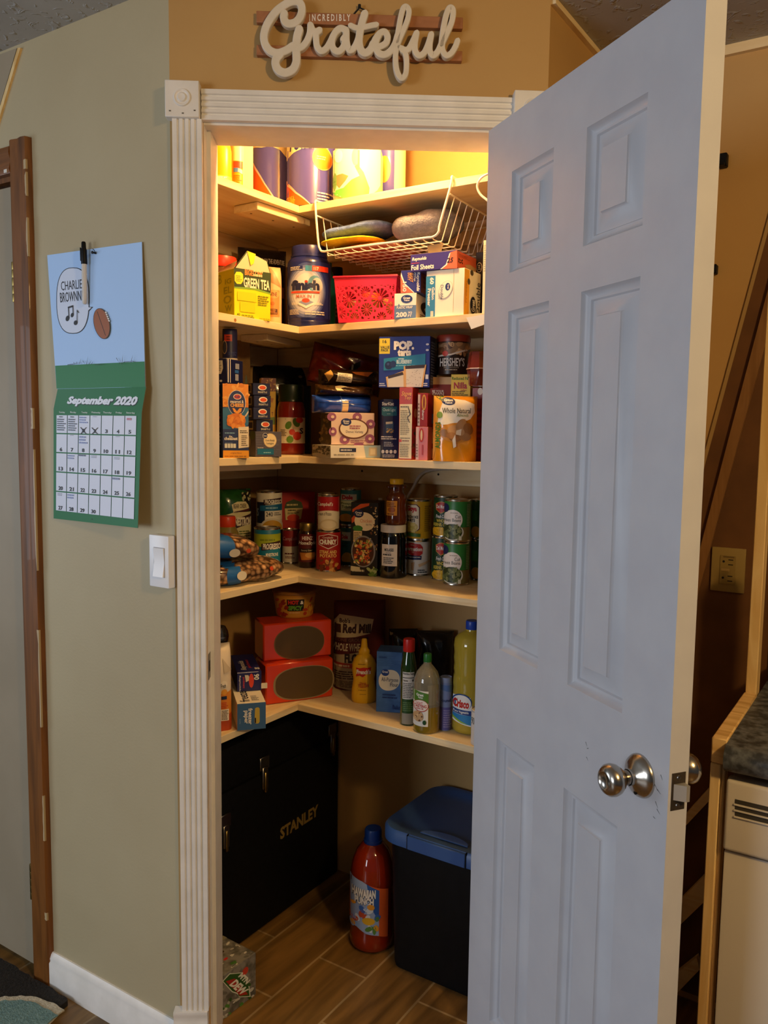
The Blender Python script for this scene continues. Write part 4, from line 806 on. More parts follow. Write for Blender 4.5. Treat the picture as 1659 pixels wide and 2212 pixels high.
# ================================================================== SECOND SHELF
M_TEAY = mat('tea_yellow', '#e6dc12', .4)
def gable(mb, w, d, h):
    g = '#3c5230'; mb.add([(-w / 2, -d / 2, h), (w / 2, -d / 2, h), (w / 2 - .004, -d / 2 + .010, h + .032), (-w / 2 + .034, -d / 2 - .006, h + .046)], [[0, 1, 2, 3]], g); mb.add([(-w / 2, -d / 2 + .0006, h), (w / 2, -d / 2 + .0006, h), (w / 2 - .004, -d / 2 + .0106, h + .032), (-w / 2 + .034, -d / 2 - .0054, h + .046)], [[3, 2, 1, 0]], '#cfc0a0')
    mb.add([(-w / 2 + .034, -d / 2 - .0064, h + .046), (-w / 2 + .060, -d / 2 - .004, h + .042), (-w / 2 + .055, -d / 2 - .003, h + .018), (-w / 2 + .046, -d / 2 - .003, h + .012)], [[0, 1, 2, 3]], '#e8dc30')
    draw(mb, [('l', 590, 420, 735, 490, 2, '#d8c89a')], (375, 250, 795, 440), lambda u, v, o: Vector((-w / 2 + u * w, -d / 2 - .001 - o, h + v * .06)))
    mb.add([(-w / 2, -d / 2, h), (-w / 2, d / 2, h), (-w / 2 + .02, d / 2 - .01, h + .020), (-w / 2 + .02, -d / 2 + .02, h + .024)], [[0, 1, 2, 3]], '#bda67a')
    mb.add([(-w / 2 + .002, d / 2, h), (w / 2, d / 2, h), (w / 2 - .01, d / 2 - .02, h + .022), (-w / 2 + .02, d / 2 - .01, h + .020)], [[0, 1, 2, 3]], '#bda67a')
carton('tea_carton', 'green and yellow tea carton with open top flaps on the second shelf', 'box', 'C', (375, 470, 795, 1020), 2, M_TEAY,
       [('p', [(375, 430), (770, 510), (778, 740), (600, 680), (375, 645)], '#33452a'), ('p', [(375, 645), (600, 680), (778, 740), (778, 725), (600, 655), (375, 628)], '#7aa53a'), ('p', [(380, 500), (400, 470), (445, 475), (470, 500), (475, 570), (450, 605), (405, 600), (380, 565)], '#e8dc30'), ('l', 395, 510, 460, 580, 4, '#7a8a20'),
        ('t', 'BIGELOW', 490, 470, 680, 530, '#e08a4a', .03), ('t', 'GREEN TEA', 480, 560, 762, 668, '#f1ead2', .03), ('l', 640, 750, 765, 870, 5, '#7a7a10'), ('r', 410, 700, 620, 800, '#d9cf10'), ('r', 440, 810, 610, 930, '#d9cf10'), ('t', '40', 402, 935, 440, 965, '#5a6410', .02), ('l', 455, 965, 625, 1005, 2, '#5a6410'), ('l', 660, 1015, 785, 1050, 2, '#a09a10')],
       side='L', b=.012, delta=30, ws=200, bodyR='#b4ae14', sels=[('t', 'B', 180, 460, 225, 570, '#8a8a10', .02), ('t', 'IG', 265, 530, 345, 590, '#8a8a10', .02), ('t', 'EL', 250, 620, 350, 700, '#8a8a10', .02), ('t', 'O', 245, 720, 345, 815, '#8a8a10', .02), ('t', 'W', 265, 830, 350, 905, '#8a8a10', .02)], squad=(170, 430, 375, 980), quad=[(375, 430), (765, 512), (795, 1050), (375, 980)], extra=gable)  # side face in a darker yellow: its shade is painted into the colour
vessel('spice_jar', 'jar with a red lid behind the tea carton', 'jar', 'C', (40, 280, 385, 900), 2, [('body', [(0, 0), (.95, 0), (1, .03), (1, .8), (.95, .85), (0, .85)], mat('amber_jar', '#6a4022', .2)), ('lid', [(1.0, .84), (1.04, .86), (1.04, .97), (1, 1), (0, 1)], mat('red_lid', '#d83a22', .35))], side='L', b=.135)
pouch('cooking_wine_jug', 'beige jug with orange wine label between the tea carton and the blue tub', 'jug', 'C', (775, 400, 965, 1075), 2, mat('beige_plastic', '#d9b98a', .4), [('p', [(775, 400), (775, 560), (800, 590), (930, 650), (830, 430)], '#b08a60'), ('r', 780, 680, 905, 975, '#d98a4a'), ('e', 840, 725, 62, 48, '#e6a060'), ('t', 'WINE', 785, 705, 875, 748, '#5a3018', .02), ('e', 825, 830, 22, 22, '#c07038'), ('r', 785, 890, 880, 950, '#4a3020'), ('l', 790, 895, 875, 945, 3, '#d98a4a')], side='L', b=.045, delta=20, d=.07, wr=.002, flat=1)
pouch('coffee_bag', 'black coffee bag standing at the back behind the beige jug', 'bag', 'C', (450, 190, 1010, 900), 2, film('black_foil', '#100e14', '#1c1a22'), [('t', 'FOLLOW THE ADVENTURE', 670, 275, 975, 318, '#cfc6bc', .02), ('r', 830, 330, 960, 400, '#1d2a4a'), ('e', 720, 380, 40, 25, '#b06060'), ('r', 870, 500, 970, 590, '#5a2a20')], side='L', b=.22, delta=15, d=.06, wr=.004)
tub = (1000, 130, 1512, 1105)
vessel('dishwasher_tablet_tub', 'dark blue plastic tub with round lid at the corner of the second shelf', 'tub', 'C', tub, 2,
       [('body', [(0, 0), (.88, 0), (.96, .015), (.97, .06), (.985, .065), (.985, .07), (.97, .075), (1, .10), (1, .74), (.97, .80), (.85, .845), (.78, .86), (0, .86)], mat('tub_blue', '#1c2668', .25, coat=.3)), ('lid', [(.80, .855), (.83, .86), (.83, .88), (.80, .885), (.80, .97), (.76, .995), (.6, 1), (.55, .985), (0, .985)], mat('tub_lid_blue', '#262e70', .3))],
       [('label', (1010, 340, 1502, 1000), [('e', 1225, 690, 222, 335, '#3f4f94'), ('e', 1225, 690, 208, 305, '#6674ae'), ('e', 1225, 690, 192, 275, '#939dc6'), ('e', 1225, 690, 174, 245, '#b9bfda'), ('e', 1225, 690, 150, 210, '#d3d5e4'), ('r', 1050, 395, 1185, 448, '#1f2c74'), ('l', 1050, 398, 1185, 446, 3, '#d8d4cc'), ('r', 1215, 392, 1300, 455, '#3f8fc0'), ('r', 1290, 392, 1470, 455, '#e03a22'), ('t', '117', 1308, 405, 1362, 445, '#f2d8c8', .02), ('e', 1320, 600, 75, 95, '#5a96b8'), ('e', 1345, 620, 60, 90, '#d0c6cc'), ('t', 'finish', 1062, 560, 1372, 680, '#1a2452', .06), ('e', 1225, 578, 17, 14, '#d83a28'), ('r', 1062, 690, 1372, 712, '#d8482e'), ('t', 'MAX IN 1', 1118, 730, 1315, 768, '#c06a58', .01),
         ('p', [(1140, 820), (1225, 780), (1310, 820), (1310, 845), (1225, 895), (1140, 845)], '#e8e4e8'), ('p', [(1140, 820), (1225, 780), (1310, 820), (1225, 862)], '#8a96c4'), ('e', 1222, 800, 42, 26, '#e0503a'), ('l', 1070, 820, 1140, 850, 2, '#e6e0d4'), ('l', 1320, 820, 1410, 850, 2, '#e6e0d4'), ('l', 1050, 900, 1170, 965, 4, '#cfc6bc'), ('l', 1215, 920, 1430, 970, 2, '#d8d0c8')], mat('tub_label_blue', '#1f2c74', .3), 1.0)], side='R', b=.012, sy=.9)
vessel('teal_bottle', 'teal bottle squeezed between the blue tub and the red basket', 'bottle', 'D', (-60, 300, 112, 915), 2, [('body', [(0, 0), (.9, 0), (1, .02), (1, .75), (.7, .86), (.5, .9), (0, .9)], mat('teal_plastic', '#12756a', .3)), ('cap', [(.55, .89), (.55, 1), (0, 1)], mat('teal_cap', '#0f5d55', .4))], side='R', b=.14)
vessel('black_cap_jar', 'dark jar with black cap behind the red basket', 'jar', 'D', (62, 350, 182, 860), 2, [('body', [(0, 0), (.95, 0), (1, .03), (1, .72), (.9, .76), (0, .76)], mat('dark_glass', '#1a1210', .15)), ('cap', [(.98, .76), (.98, .98), (.94, 1), (0, 1)], M_BLACK)], [('label', (62, 540, 182, 760), [('l', 80, 600, 160, 720, 4, '#8a7a5a')], '#3a2a1c', 1.0)], side='R', b=.26)
# red basket with pierced flower pattern
M_RB = mat('red_basket_plastic', '#e22c50', .35)
F = spot('R', .008, 788, 693, ZT[2]); n = facing(F, -15); tl, tr = px('D', 50, 490), px('D', 665, 440); wt = (tr[0] - tl[0]) * mpp(F) / math.cos(math.radians(15)); wbm = wt * .88; hB = zat(F, 785, 597) - F.z; dB = .17
c = F - n * (dB / 2); rbk = thing('red_basket', 'red plastic basket with pierced flower pattern on the second shelf', 'basket', c, math.atan2(n.x, -n.y))
def wall_map(side):
    def f(u, v, o):
        k = (wbm + (wt - wbm) * v) / 2; kd = dB / 2 * (.88 + .12 * v); s = 2 * u - 1
        if side == 0: return Vector((s * k, -kd - o, v * hB))
        if side == 1: return Vector((k + o, s * kd, v * hB))
        if side == 2: return Vector((-s * k, kd + o, v * hB))
        return Vector((-k - o, -s * kd, v * hB))
    return f
def pierced(f, wlen):
    """plastic wall with flower shaped openings: strips of a lattice with real gaps"""
    mb = MB(); nx, nz = int(wlen * 900), int(hB * 900); T_ = .0022
    fl = [(.22, .50, .20), (.52, .28, .16), (.74, .52, .24), (.50, .66, .13), (.95, .30, .16), (.05, .22, .15), (.30, .10, .13), (.78, .10, .14), (1.0, .74, .1), (.0, .78, .10)]; asp = wlen / hB
    def solid(u, v):
        if v > .80 or v < .075 or u < .035 or u > .965: return True
        best = None
        for cx, cy, r in fl:
            dx, dy = (u - cx) * asp, v - cy; d = math.hypot(dx, dy)
            if best is None or d - r < best[0]: best = (d - r, d, math.atan2(dy, dx), r)
        e, d, a, r = best
        if e > 0.0: return e < .03 or math.sin(u * 60) * math.sin(v * 44) > -.2
        if d < r * .14: return True
        k = abs(((a * 12 / (2 * math.pi)) % 1) - .5) * 2; petal = (d / r - .14) / .86
        return not (k < .70 - .25 * abs(petal - .5) and .05 < petal < .88)
    vid = {}; vs = []
    def V_(i, j):
        if (i, j) not in vid: vid[(i, j)] = len(vs); vs.append(f(i / nx, j / nz, 0))
        return vid[(i, j)]
    fs = [[V_(i, j), V_(i + 1, j), V_(i + 1, j + 1), V_(i, j + 1)] for i in range(nx) for j in range(nz) if solid((i + .5) / nx, (j + .5) / nz)]
    mb.add(vs, fs, M_RB, True); return mb
for sd, wl in ((0, wt), (1, dB), (2, wt), (3, dB)):
    o = pierced(wall_map(sd), wl).build('pierced_side', rbk); md = o.modifiers.new('thickness', 'SOLIDIFY'); md.thickness = .002; md.offset = -1
b = MB(); b.box(-wbm / 2 + .001, wbm / 2 - .001, -dB * .44 + .001, dB * .44 - .001, .0003, .003, M_RB, .001); b.build('base', rbk)
b = MB(); rp_ = [wall_map(0)(0, 1, .001), wall_map(0)(1, 1, .001), wall_map(2)(0, 1, .001), wall_map(2)(1, 1, .001)]; b.tube(rp_, .0032, M_RB, 8, True); b.build('rim', rbk)
for lab, dx, dy, r_, h_, cl in (('jar with an orange lid inside the red basket', -.002, -.012, .024, .080, '#d85a22'), ('small brown jar inside the red basket near its left side', -.052, .0, .021, .062, '#8a4a20'), ('small tan jar inside the red basket near its right side', .048, .0, .021, .066, '#b88850')):
    q = Matrix.Rotation(rbk.rotation_euler.z, 3, 'Z') @ Vector((dx, dy, 0)); t = thing('spice_jar', lab, 'jar', c + q + Vector((0, 0, .0035)), 0, 'jars inside the red basket')
    b = MB(); b.lathe([(0, 0), (r_ * .95, 0), (r_, .004), (r_, h_ * .7), (r_ * .9, h_ * .76), (0, h_ * .76)], mat('spice_' + cl[1:], '#7a4a24', .3), 28); b.build('body', t); b = MB(); b.lathe([(r_, h_ * .75), (r_, h_ * .97), (r_ * .93, h_), (0, h_)], cl, 28); b.build('lid', t)
# wrap and foil boxes
M_KRAFT = mat('kraft_inside', '#b89a68', .8)
r1 = carton('plastic_wrap_box', 'white and blue plastic wrap box under the foil box on the second shelf', 'box', 'D', (700, 615, 912, 868), 2, WH, [('p', [(700, 735), (912, 735), (912, 868), (700, 868)], '#5f7fae'), ('p', [(735, 735), (745, 715), (755, 735)], '#5f7fae')] + oval_logo(820, 672, 56, 40) + [('t', 'PLASTIC WRAP', 725, 742, 878, 768, WH, .02), ('t', '200', 718, 800, 825, 852, WH, .05), ('t', 'SQ', 838, 797, 875, 822, WH, .03), ('t', 'FT', 835, 828, 872, 852, WH, .03)], b=.004, delta=-18, d=.30, sels=[('e', 975, 730, 42, 70, BK), ('t', 'Gre', 950, 715, 1030, 765, WH, .02), ('l', 930, 800, 1010, 850, 3, '#7a6a4a')], squad=(912, 620, 1080, 860))
r2 = carton('foil_box', 'blue and red heavy duty foil box on top of the plastic wrap box', 'box', 'D', (765, 385, 958, 612), r1['top'], '#2b2f86', [('p', [(760, 420), (800, 520), (895, 612), (765, 612)], '#e07050'), ('p', [(765, 400), (805, 515), (900, 612), (890, 612), (796, 522), (765, 440)], WH), ('w', 'Reynolds', 912, 405, 950, 600, WH, .03, .2), ('w', 'Wrap', 890, 405, 912, 500, WH, .03, .2), ('w', 'HEAVY', 858, 398, 888, 510, '#e8a040', .04, .1), ('w', 'DUTY', 832, 410, 858, 490, '#e8a040', .03, .1), ('w', '150', 785, 500, 822, 600, WH, .03)], b=.008, delta=-16, d=.30, bodyR='#7a3a34', sels=[('l', 970, 420, 990, 560, 3, '#4a1a18')], squad=(960, 380, 1100, 610), topcol=M_KRAFT)
def dz(mb, w, d, h):
    X = w / 2 + .0004; mb.add([(X, -d / 2 + .0008, .001), (X, -d / 2 + .028, .001), (X, -d / 2 + .028, h - .001), (X, -d / 2 + .0008, h - .001)], [[0, 1, 2, 3]], '#e8b020')
r3 = carton('freezer_bag_box', 'tall white and blue freezer bag box at the right of the second shelf', 'box', 'D', (1015, 378, 1382, 845), 2, '#f3eee2', [('r', 1012, 430, 1104, 860, '#2f83b8'), ('w', '60', 1050, 445, 1090, 515, WH, .04), ('w', 'Gallon', 1070, 545, 1098, 670, WH, .03), ('w', 'Freezer', 1030, 555, 1062, 735, WH, .03), ('r', 1062, 785, 1090, 838, '#e8d8c8'), ('r', 1280, 382, 1283, 810, '#c9c2b2'), ('e', 1205, 580, 62, 92, '#cfc8b8', 25), ('e', 1206, 580, 58, 88, '#f3eee2', 25), ('e', 1227, 553, 24, 38, '#1c2f74'), ('w', 'Great', 1225, 530, 1242, 576, WH, .02), ('w', 'Double', 1158, 530, 1186, 675, '#4a5a7a', 0), ('w', 'zipper', 1136, 610, 1154, 675, '#4a5a7a', 0)], b=.010, delta=-27, ws=172, sels=[('e', 1430, 495, 14, 32, '#4a4438'), ('e', 1460, 395, 16, 30, '#4a4438'), ('e', 1478, 725, 30, 90, '#10142c'), ('v', 'Great', 1462, 665, 1496, 790, WH, .02), ('v', 'Double', 1508, 470, 1550, 810, '#2a2a2a', 0), ('v', 'Freezer', 1396, 480, 1410, 720, '#c88a20', .02)], squad=(1385, 370, 1558, 850), extra=dz)
def flap(mb, w, d, h):
    mb.add([(-w * .12, -d / 2 + .001, h), (w * .16, -d / 2 + .001, h), (w * .22, -d / 2 - .002, h + .020), (-w * .13, -d / 2 - .002, h + .018)], [[0, 1, 2, 3]], M_KRAFT)
r4 = carton('foil_sheets_box', 'flat foil sheets box lying on top of the freezer bag box', 'box', 'D', (862, 210, 1312, 345), r3['top'], '#3a2f86', [('p', [(1140, 345), (1200, 300), (1240, 180), (1312, 160), (1312, 345)], '#e06a48'), ('p', [(1140, 345), (1196, 300), (1232, 190), (1242, 188), (1208, 306), (1155, 345)], WH), ('t', 'Reynolds', 872, 220, 1005, 262, WH, .03, .2), ('t', 'Foil Sheets', 868, 290, 1075, 340, WH, .025), ('t', '25', 1205, 235, 1272, 285, BK, .02, .2), ('l', 870, 272, 960, 284, 1, '#c04030')], quad=[(858, 200), (1312, 158), (1308, 338), (862, 358)], b=.004, delta=-27, ws=205, bodyR='#d9694a', sels=[('w', '25', 1325, 245, 1370, 305, BK, .02), ('l', 1330, 190, 1440, 230, 3, '#a84838'), ('p', [(1390, 300), (1440, 270), (1510, 290), (1500, 370), (1420, 340)], '#c8a878')], squad=(1312, 160, 1512, 370), extra=flap, topcol=M_KRAFT)
carton('dark_carton', 'dark carton with a white ring at the back right of the second shelf', 'box', 'D', (1500, 200, 1700, 860), 2, '#1c1620', [('e', 1535, 345, 28, 48, '#cfc6bc'), ('e', 1535, 345, 23, 41, '#1c1620'), ('l', 1522, 320, 1550, 370, 3, '#cfc6bc')], b=.13, delta=-20, d=.08)
carton('pale_box', 'tall pale green box standing at the door side of the second shelf', 'box', 'B', (1472, 1110, 1640, 1800), 2, '#d5d8c0', [('l', 1480, 1150, 1500, 1400, 12, '#a8ae98')], b=.045, delta=-20, d=.05)
tg = MB(); p0, p1, p2, p3 = [onY(x, y, SY - .0035) for x, y in ((1007, 686), (1058, 677), (1058, 697), (1018, 711))]; tg.prism([p0, p3, p2, p1], (0, .0012, 0), WH); tag(tg.build('price_tag'), 'white card tag hanging on the second shelf edge', 'tag')

# ================================================================== THIRD SHELF
NV = '#131b48'
# short stack of boxes below it
rs1 = carton('pasta_box', 'lowest dark box in the stack at the left end of the third shelf', 'box', 'E', (100, 1420, 222, 1965), 3, '#141a30', [('l', 165, 1450, 215, 1560, 2, '#b8642a'), ('l', 165, 1600, 215, 1800, 4, '#c9bfa0'), ('r', 160, 1390, 222, 1420, '#c85a22')], side='L', b=.050, delta=10, d=.12)
rs2 = carton('pasta_box', 'dark box with orange stripe on the stack at the left end of the third shelf', 'box', 'E', (100, 925, 222, 1415), rs1['top'], '#121828', [('r', 160, 1060, 222, 1105, '#d07a22'), ('l', 165, 1130, 215, 1380, 5, '#8a8a78')], side='L', b=.050, delta=10, d=.12)
rb_ = carton('tea_box', 'dark navy box with a white badge under the oval-picture canister, third shelf left end', 'box', 'E', (120, 560, 262, 920), rs2['top'], NV, [('p', [(120, 590), (205, 585), (212, 700), (185, 780), (120, 780)], '#d8d2c2'), ('l', 140, 600, 190, 740, 6, '#6a6658'), ('e', 183, 880, 18, 16, '#d8d2c8')], side='L', b=.045, delta=-28, d=.09, sels=[('r', 268, 560, 274, 900, WH), ('r', 284, 560, 288, 900, WH), ('r', 322, 610, 350, 690, '#8a94ac'), ('r', 318, 705, 346, 750, '#2f62b0'), ('r', 320, 765, 344, 860, '#8a94ac')], squad=(262, 560, 380, 920), hz=None)
ztb = rb_['top']
F = onX(*px('E', 312, 500), SX - .075); 
vessel('snack_canister', 'dark blue canister with red tag, topmost at the left end of the third shelf', 'canister', 'E', (205, 130, 415, 545), ztb + .001, [('body', [(0, 0), (.98, 0), (1.02, .02), (1.0, .05), (1, .9), (.96, 1), (0, 1)], '#1d2656'), ('bottom_rim', [(1.02, .0), (1.04, .02), (1.02, .045), (1.0, .05)], '#cfc8b8')], [('label', (205, 120, 415, 500), [('r', 235, 210, 340, 300, '#c8402a'), ('l', 265, 225, 330, 290, 2, '#5a1a14'), ('e', 240, 380, 32, 90, '#c8a878'), ('e', 240, 380, 26, 80, '#3a3a4a'), ('l', 290, 440, 400, 490, 3, '#4a5590')], None, 1.0)], side='L', b=.062)
carton('brown_paper_bag', 'brown paper bag standing at the back left of the third shelf', 'bag', 'E', (330, 185, 600, 860), 3, noisy('kraft_bag', '#8a6a3c', '#785a30', (30, 30, 30), rough=.8, bstr=.4, bdist=.004, bscale=30), [('e', 540, 480, 18, 60, '#3a4a22')], side='L', b=.27, delta=12, d=.04)
MAC = [('r', 215, 925, 575, 1260, '#e8922a'), ('b', 235, 935, 565, 1240, 26, 42, ['#f0a03a', '#d9801e', '#f2ae50']), ('p', [(215, 1250), (575, 1250), (575, 1965), (215, 1965)], '#16306e'), ('p', [(215, 1270), (300, 1250), (575, 1260), (575, 1480), (520, 1560), (215, 1560)], '#1f6a9c'), ('e', 410, 1190, 125, 178, '#dfe6ee'), ('e', 410, 1190, 119, 172, '#12286a'), ('e', 418, 1103, 56, 40, WH), ('e', 418, 1103, 48, 32, '#d8402a'), ('t', 'Kraft', 382, 1085, 452, 1122, '#1c2f84', .03), ('t', 'macaroni &', 318, 1150, 505, 1192, WH, .02), ('t', 'CHEESE', 318, 1198, 508, 1248, '#f0b060', .05),
       ('p', [(345, 1262), (375, 1265), (410, 1310), (445, 1265), (480, 1262), (470, 1310), (420, 1345), (370, 1320)], '#f0a03a'), ('e', 400, 1440, 132, 105, '#e07a1c'), ('b', 300, 1370, 500, 1530, 30, 48, ['#f09a38', '#d8741a', '#e8882a']), ('p', [(520, 1370), (572, 1290), (575, 1320), (535, 1385)], '#d8d0c0'), ('p', [(428, 1530), (575, 1520), (575, 1812), (430, 1830)], '#efe3cc'), ('l', 450, 1570, 565, 1620, 2, '#4a3a2a'), ('l', 470, 1640, 560, 1800, 6, '#6a5a48'),
       ('t', 'the', 295, 1645, 340, 1680, WH, .02), ('t', 'cheesiest', 230, 1668, 418, 1715, WH, .03), ('l', 238, 1600, 390, 1630, 1, '#7fb0d8'), ('r', 235, 1765, 272, 1825, '#dfe4e0'), ('r', 278, 1765, 312, 1825, '#dfe4e0'), ('r', 318, 1765, 352, 1825, '#dfe4e0'), ('r', 357, 1765, 392, 1825, '#dfe4e0'), ('l', 238, 1750, 360, 1762, 1, '#9ab0d0'), ('r', 212, 1860, 575, 1968, '#f0a418'), ('t', 'original flavor', 315, 1885, 475, 1912, '#a85a10', .01), ('l', 230, 1930, 560, 1955, 1, '#b06a10')]
carton('macaroni_box', 'orange and blue macaroni and cheese box at the front left of the third shelf', 'box', 'E', (213, 925, 575, 1965), 3, '#16306e', MAC, side='L', b=.004, delta=12, d=.035)
las = carton('lasagne_box', 'grey lasagne box with a cream oval lying in front of the stacked spaghetti boxes', 'box', 'E', (680, 1608, 1048, 1960), 3, '#56525e', [('l', 690, 1640, 1040, 1940, 9, '#625e6a'), ('e', 885, 1730, 92, 98, '#d9c088'), ('e', 885, 1730, 84, 90, '#efdcae'), ('e', 815, 1667, 36, 38, WH), ('e', 815, 1667, 32, 34, '#1c2450'), ('t', 'Great', 792, 1655, 838, 1678, WH, .02), ('t', 'Oven Ready', 815, 1715, 948, 1750, '#2a2a30', .0), ('t', 'Lasagne', 835, 1755, 935, 1790, '#2a2a30', .0), ('r', 703, 1845, 935, 1928, '#15688c'), ('l', 790, 1885, 920, 1915, 1, '#7fb8cc'), ('l', 706, 1826, 800, 1842, 1, '#cfc8c0')], side='L', b=.004, delta=22, ws=105, sels=[('e', 640, 1660, 40, 60, '#5a6a3a'), ('e', 590, 1750, 20, 80, '#a89868')], squad=(575, 1608, 680, 1960))
zz = las['top']
labs = ('bottom', 'third', 'second', 'top')
nm = ['bottom one', 'second from the bottom', 'second from the top', 'top one']
sp = [(690, 1440, 925, 1612), (648, 1262, 888, 1438), (656, 1090, 895, 1260), (642, 915, 885, 1088)]
zz = ZT[3]
cen = None
sup_b = carton('spaghetti_box', 'spaghetti box mostly hidden behind the grey lasagne box', 'box', 'E', (690, 1620, 925, 1960), 3, NV, side='L', b=.085, delta=20, d=.085); zz = sup_b['top']
for i, rc in enumerate(sp):
    cx, cy = (rc[0] + rc[2]) / 2 + 10, rc[1] + 62
    r_ = carton('spaghetti_box', 'navy spaghetti box end with red oval logo, ' + nm[i] + ' of the four stacked', 'box', 'E', rc, zz, NV, [('e', cx, cy, 60, 40, WH), ('e', cx + 4, cy + 2, 46, 28, '#d8542e'), ('t', 'SPAGHETTI n.5', cx - 62, cy + 55, cx + 66, cy + 82, '#e6e2d8', .01)], side='L', b=.085, delta=20, d=.09, group='stacked spaghetti boxes', sels=[('r', 450, rc[1] + 12, 615, rc[1] + 140, '#cdbb8a'), ('r', 475, rc[1] + 35, 600, rc[1] + 118, NV)], squad=(420, rc[1], rc[0], rc[3]))
    zz = r_['top']
carton('yellow_pasta_box', 'yellow box with red patterned top behind the spaghetti boxes', 'box', 'E', (760, 840, 968, 1700), 3, '#e8b81c', [('r', 760, 840, 968, 990, '#7a2a1c'), ('b', 770, 850, 960, 980, 34, 12, ['#d8a050', '#c8842a']), ('t', 'T', 905, 1225, 930, 1265, '#8a3018', .03), ('p', [(888, 1285), (950, 1278), (955, 1365), (888, 1365)], '#6a8a22'), ('p', [(885, 1060), (935, 1070), (915, 1120), (885, 1095)], '#c87a28')], side='L', b=.185, delta=8, d=.04)
jr = (985, 930, 1385, 1920)
vessel('pasta_sauce_jar', 'red pasta sauce jar with tomato and basil label, third shelf corner', 'jar', 'E', jr, 3, [('body', [(0, 0), (.9, 0), (.98, .015), (1, .05), (1, .62), (.97, .68), (.9, .74), (.86, .76), (0, .76)], mat('tomato_sauce', '#8a2410', .12, coat=.6)), ('lid', [(.88, .755), (.92, .76), (.92, .80), (.90, .805), (.90, .97), (.86, 1), (0, 1)], mat('dark_green_lid', '#1c2a14', .3))],
       [('label', (985, 1395, 1385, 1760), [('e', 1148, 1505, 42, 58, '#5f8a34', 25), ('e', 1258, 1465, 46, 66, '#4f7a2c', -25), ('e', 1170, 1705, 48, 50, '#6a9a38'), ('e', 1200, 1600, 42, 42, '#cf3a1c'), ('e', 1268, 1655, 55, 60, '#c93418'), ('e', 1300, 1430, 50, 42, '#b8301a'), ('l', 1045, 1560, 1125, 1660, 5, '#6a5a40'), ('t', 'S', 1300, 1540, 1350, 1625, '#2a2420', .03), ('b', 1050, 1400, 1250, 1750, 14, 5, ['#3a4a1c'])], '#e9dfc6', 1.0)], side='L', b=.10)
carton('dark_box', 'narrow dark box to the right of the pasta sauce jar', 'box', 'E', (1375, 950, 1468, 1925), 3, '#15120f', [('r', 1448, 960, 1460, 1900, '#4a4428')], side='R', b=.215, delta=5, d=.05)
pouch('chip_bag', 'black snack bag with white script lying at the back corner of the third shelf', 'bag', 'E', (640, 650, 1560, 1500), 3, film('black_bag_film', '#0b0a0a', '#151312'), [('l', 1010, 835, 1155, 880, 1, '#8f887c'), ('e', 1320, 760, 30, 14, '#8a8478')], side='R', b=.27, delta=10, d=.07, wr=.012, seed=4)
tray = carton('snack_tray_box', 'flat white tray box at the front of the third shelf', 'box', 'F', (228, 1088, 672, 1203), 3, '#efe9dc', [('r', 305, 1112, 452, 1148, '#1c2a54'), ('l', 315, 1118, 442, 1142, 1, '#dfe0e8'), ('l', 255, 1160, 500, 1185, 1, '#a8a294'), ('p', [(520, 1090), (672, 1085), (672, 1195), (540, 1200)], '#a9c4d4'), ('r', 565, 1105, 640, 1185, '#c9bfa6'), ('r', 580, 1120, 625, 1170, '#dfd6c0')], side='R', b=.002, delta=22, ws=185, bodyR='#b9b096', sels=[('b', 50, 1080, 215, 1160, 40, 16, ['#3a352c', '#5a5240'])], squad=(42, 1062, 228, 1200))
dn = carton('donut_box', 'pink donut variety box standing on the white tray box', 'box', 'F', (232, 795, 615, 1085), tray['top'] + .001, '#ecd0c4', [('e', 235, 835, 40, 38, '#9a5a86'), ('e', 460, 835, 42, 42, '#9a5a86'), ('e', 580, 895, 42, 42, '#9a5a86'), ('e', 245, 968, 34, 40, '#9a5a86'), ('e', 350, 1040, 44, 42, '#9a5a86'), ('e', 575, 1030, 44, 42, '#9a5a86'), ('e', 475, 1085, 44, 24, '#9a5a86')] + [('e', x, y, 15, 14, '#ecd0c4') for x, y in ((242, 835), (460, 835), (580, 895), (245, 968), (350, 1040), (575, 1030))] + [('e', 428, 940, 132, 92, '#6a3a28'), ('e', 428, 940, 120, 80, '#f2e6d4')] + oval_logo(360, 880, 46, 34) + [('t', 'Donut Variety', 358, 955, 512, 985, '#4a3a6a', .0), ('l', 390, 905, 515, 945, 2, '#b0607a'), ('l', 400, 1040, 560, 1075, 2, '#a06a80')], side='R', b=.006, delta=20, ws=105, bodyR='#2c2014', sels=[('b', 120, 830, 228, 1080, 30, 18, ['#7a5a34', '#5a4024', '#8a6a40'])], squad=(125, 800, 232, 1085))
def tagp(mb, w, d, h): pass
M_BLF = film('blue_shiny_bag', '#1c46b8', '#2a58d0')
bl = pouch('blue_snack_bag', 'shiny blue bag lying on the donut box', 'bag', 'F', (92, 632, 628, 792), dn['top'], M_BLF, [('p', [(328, 690), (384, 690), (386, 792), (330, 792)], '#e9d9b0'), ('p', [(320, 640), (330, 640), (332, 792), (322, 792)], '#5a84e0'), ('p', [(120, 700), (610, 715), (610, 722), (120, 707)], '#16389a')], side='R', b=.016, delta=10, d=.14, wr=.022, seed=3, flat=.55, sx=6, sz=2.6)
br = pouch('brown_snack_bag', 'crinkled brown and gold bag lying on the shiny blue bag', 'bag', 'F', (120, 535, 640, 640), bl['top'] - .002, film('brown_gold_bag', '#3a2612', '#5a3c1a', 40), [('p', [(270, 560), (330, 545), (370, 560), (320, 575), (345, 600), (280, 600)], '#f0e0b0')], side='R', b=.022, delta=10, d=.13, wr=.024, seed=6, flat=.5, sx=5, sz=2.4)
